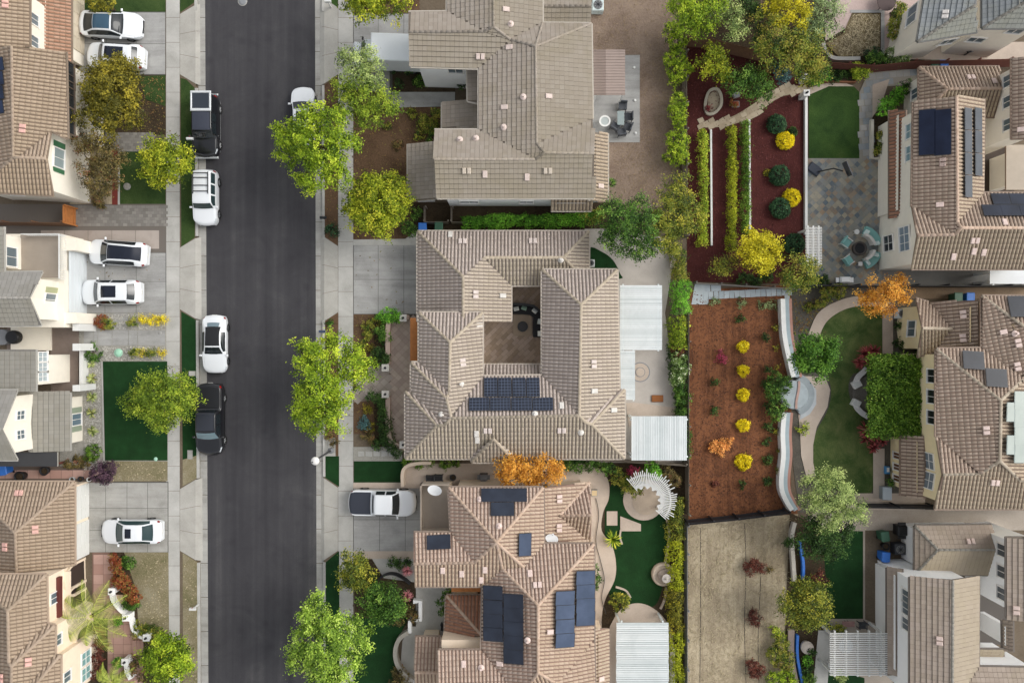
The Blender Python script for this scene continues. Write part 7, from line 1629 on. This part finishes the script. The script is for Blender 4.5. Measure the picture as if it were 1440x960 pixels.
# things by the south house side patio
c=chair('dark wicker chair at the side patio of the south house, left of two',605,673,-90,dk,MAT['dark'],.6,.42,'dark wicker chairs by the balcony'); chair('dark wicker chair at the side patio of the south house, right of two',617,672,-90,dk,MAT['dark'],group='dark wicker chairs by the balcony',src=c)
pot('dark potted plant stand on the side patio near the balcony',637,671,.25,.5,MAT['dark']); grill('black grill table under the orange tree by the south house',680,671,1.0,.55,MAT['black'],plain('6f7072',.5))
for x,y,l in ((836,693,'tan box lantern on the tan wall by the garden path'),): lid(l,x,y,.5,.5,plain('c9b28a',.6),.4,'wall_lantern','lantern')
t=thing('garden_bench','dark iron garden bench at the slatted porch window','bench',(W(632,878).x,W(632,878).y,.05)); b=MB()
for k in range(6): b.box((0,-.25+k*.1,.42),(1.3,.075,.04))
b.build('seat',MAT['dark'],t,True); b=MB(); b.box((0,.3,.65),(1.3,.05,.4)); b.build('backrest',MAT['dark'],t,True)
for sx in (-1,1): b=MB(); b.box((sx*.6,0,.21),(.06,.5,.42)); b.build('leg',MAT['dark'],t,True)
rtable('small dark table with pale glass beside the iron bench',632,890,.4,.5,glassy('table_glass2','7d8b90',.1),dk,'side_table',square=(1.1,.4))
lid('rusty red fire bowl with boulders in the red mulch',1035,146,.55,.45,plain('9c4a30',.8,var=.2),.3,'fire_bowl','fire bowl'); lid('grey boulder box on the red mulch beside the bushy tree',1036,133,.5,.4,MAT['grey'],.35,'garden_box','box',.3)
rtable('clutter table with coloured toys at the slatted pergola edge',1193,877,.5,.5,plain('8f6f6a',.8,var=.3),dk,'garden_table',square=(1.0,.45)); chair('dark garden chair at the slatted pergola edge',1213,879,-90,dk,dk,.55,.42); pot('grey tub at the slatted pergola corner',1166,880,.25,.4,MAT['grey']); chair('white garden chair under the slatted pergola front',1170,937,0,wp,wp,.6,.42)
rtable('pale metal table under the slatted pergola',1190,908,.55,.7,plain('b9c0c4',.5),wp,'garden_table'); rtable('dark iron table on the pink paved yard',1247,2,.75,.72,plain('4a3a38',.7),dk,'iron_table')

slatted('pale lean to roof over the side passage of the cream house',1392,379,1470,399,2.4,4,True,.99,'lean_to_roof',plain('cfd3d6',.5,var=.06),cat='lean-to')
p=W(612,688,3.9); t=thing('satellite_dish','pale satellite dish on the balcony parapet above the white pickup','satellite dish',(p.x,p.y,3.85)); b=MB(); b.tube([(p.x,p.y,3.85),(p.x,p.y-.1,4.3)],.03,8); b.build('mast',MAT['steel'],t)
b=MB(); dn=Vector((.2,.7,.7)).normalized(); M=roof_frame(dn,Vector((p.x,p.y,4.35))); V,F=[],[]
for j in range(4):
    for k in range(16): V.append(M@Vector((.45*j/3*1.2*math.cos(k*math.pi/8),.45*j/3*math.sin(k*math.pi/8),.05*j*j/9)))
for j in range(3):
    for k in range(16): F.append((j*16+k,j*16+(k+1)%16,(j+1)*16+(k+1)%16,(j+1)*16+k))
b.mesh(V,F,0,True); b.build('dish_bowl',plain('d8dadb',.4),t)
# ------------------------------------------------------------------ camera and light
cam = bpy.data.cameras.new('camera'); co = bpy.data.objects.new('camera', cam); COL.objects.link(co)
co.location = CAM; co.rotation_euler = (0,0,0); cam.sensor_width = 36.0; cam.lens = 36.0*H/(1440*S)
cam.clip_start = 1; cam.clip_end = 2000; scene.camera = co
EL, AZ = math.radians(42), math.radians(15)     # light from the east, a little north
w = bpy.data.worlds.new('World'); scene.world = w; w.use_nodes = True; nt = w.node_tree
sky = nt.nodes.new('ShaderNodeTexSky'); sky.sky_type = 'NISHITA'; sky.sun_disc = False; sky.sun_elevation = EL; sky.sun_rotation = math.radians(90)-AZ
sky.dust_density = 3.0; sky.air_density = 1.0
hs = nt.nodes.new('ShaderNodeHueSaturation'); hs.inputs['Saturation'].default_value = 0.22
nt.links.new(sky.outputs[0], hs.inputs['Color']); nt.links.new(hs.outputs[0], nt.nodes['Background'].inputs[0]); nt.nodes['Background'].inputs[1].default_value = 0.15
sl = bpy.data.lights.new('sun','SUN'); sl.energy = 0.75; sl.angle = math.radians(35); sl.color = (1,0.96,0.9)
so = bpy.data.objects.new('sun', sl); COL.objects.link(so)
dv = Vector((math.cos(EL)*math.cos(AZ), math.cos(EL)*math.sin(AZ), math.sin(EL))); so.rotation_euler = dv.to_track_quat('Z','Y').to_euler(); so.location = (60,20,90)
vs = scene.view_settings; scene.display_settings.display_device = 'sRGB'; vs.view_transform = 'Standard'; vs.look = 'None'; vs.exposure = 0.55; vs.gamma = 1; vs.use_curve_mapping = False
scene.cycles.max_bounces = 6; scene.cycles.diffuse_bounces = 3; scene.cycles.use_denoising = True
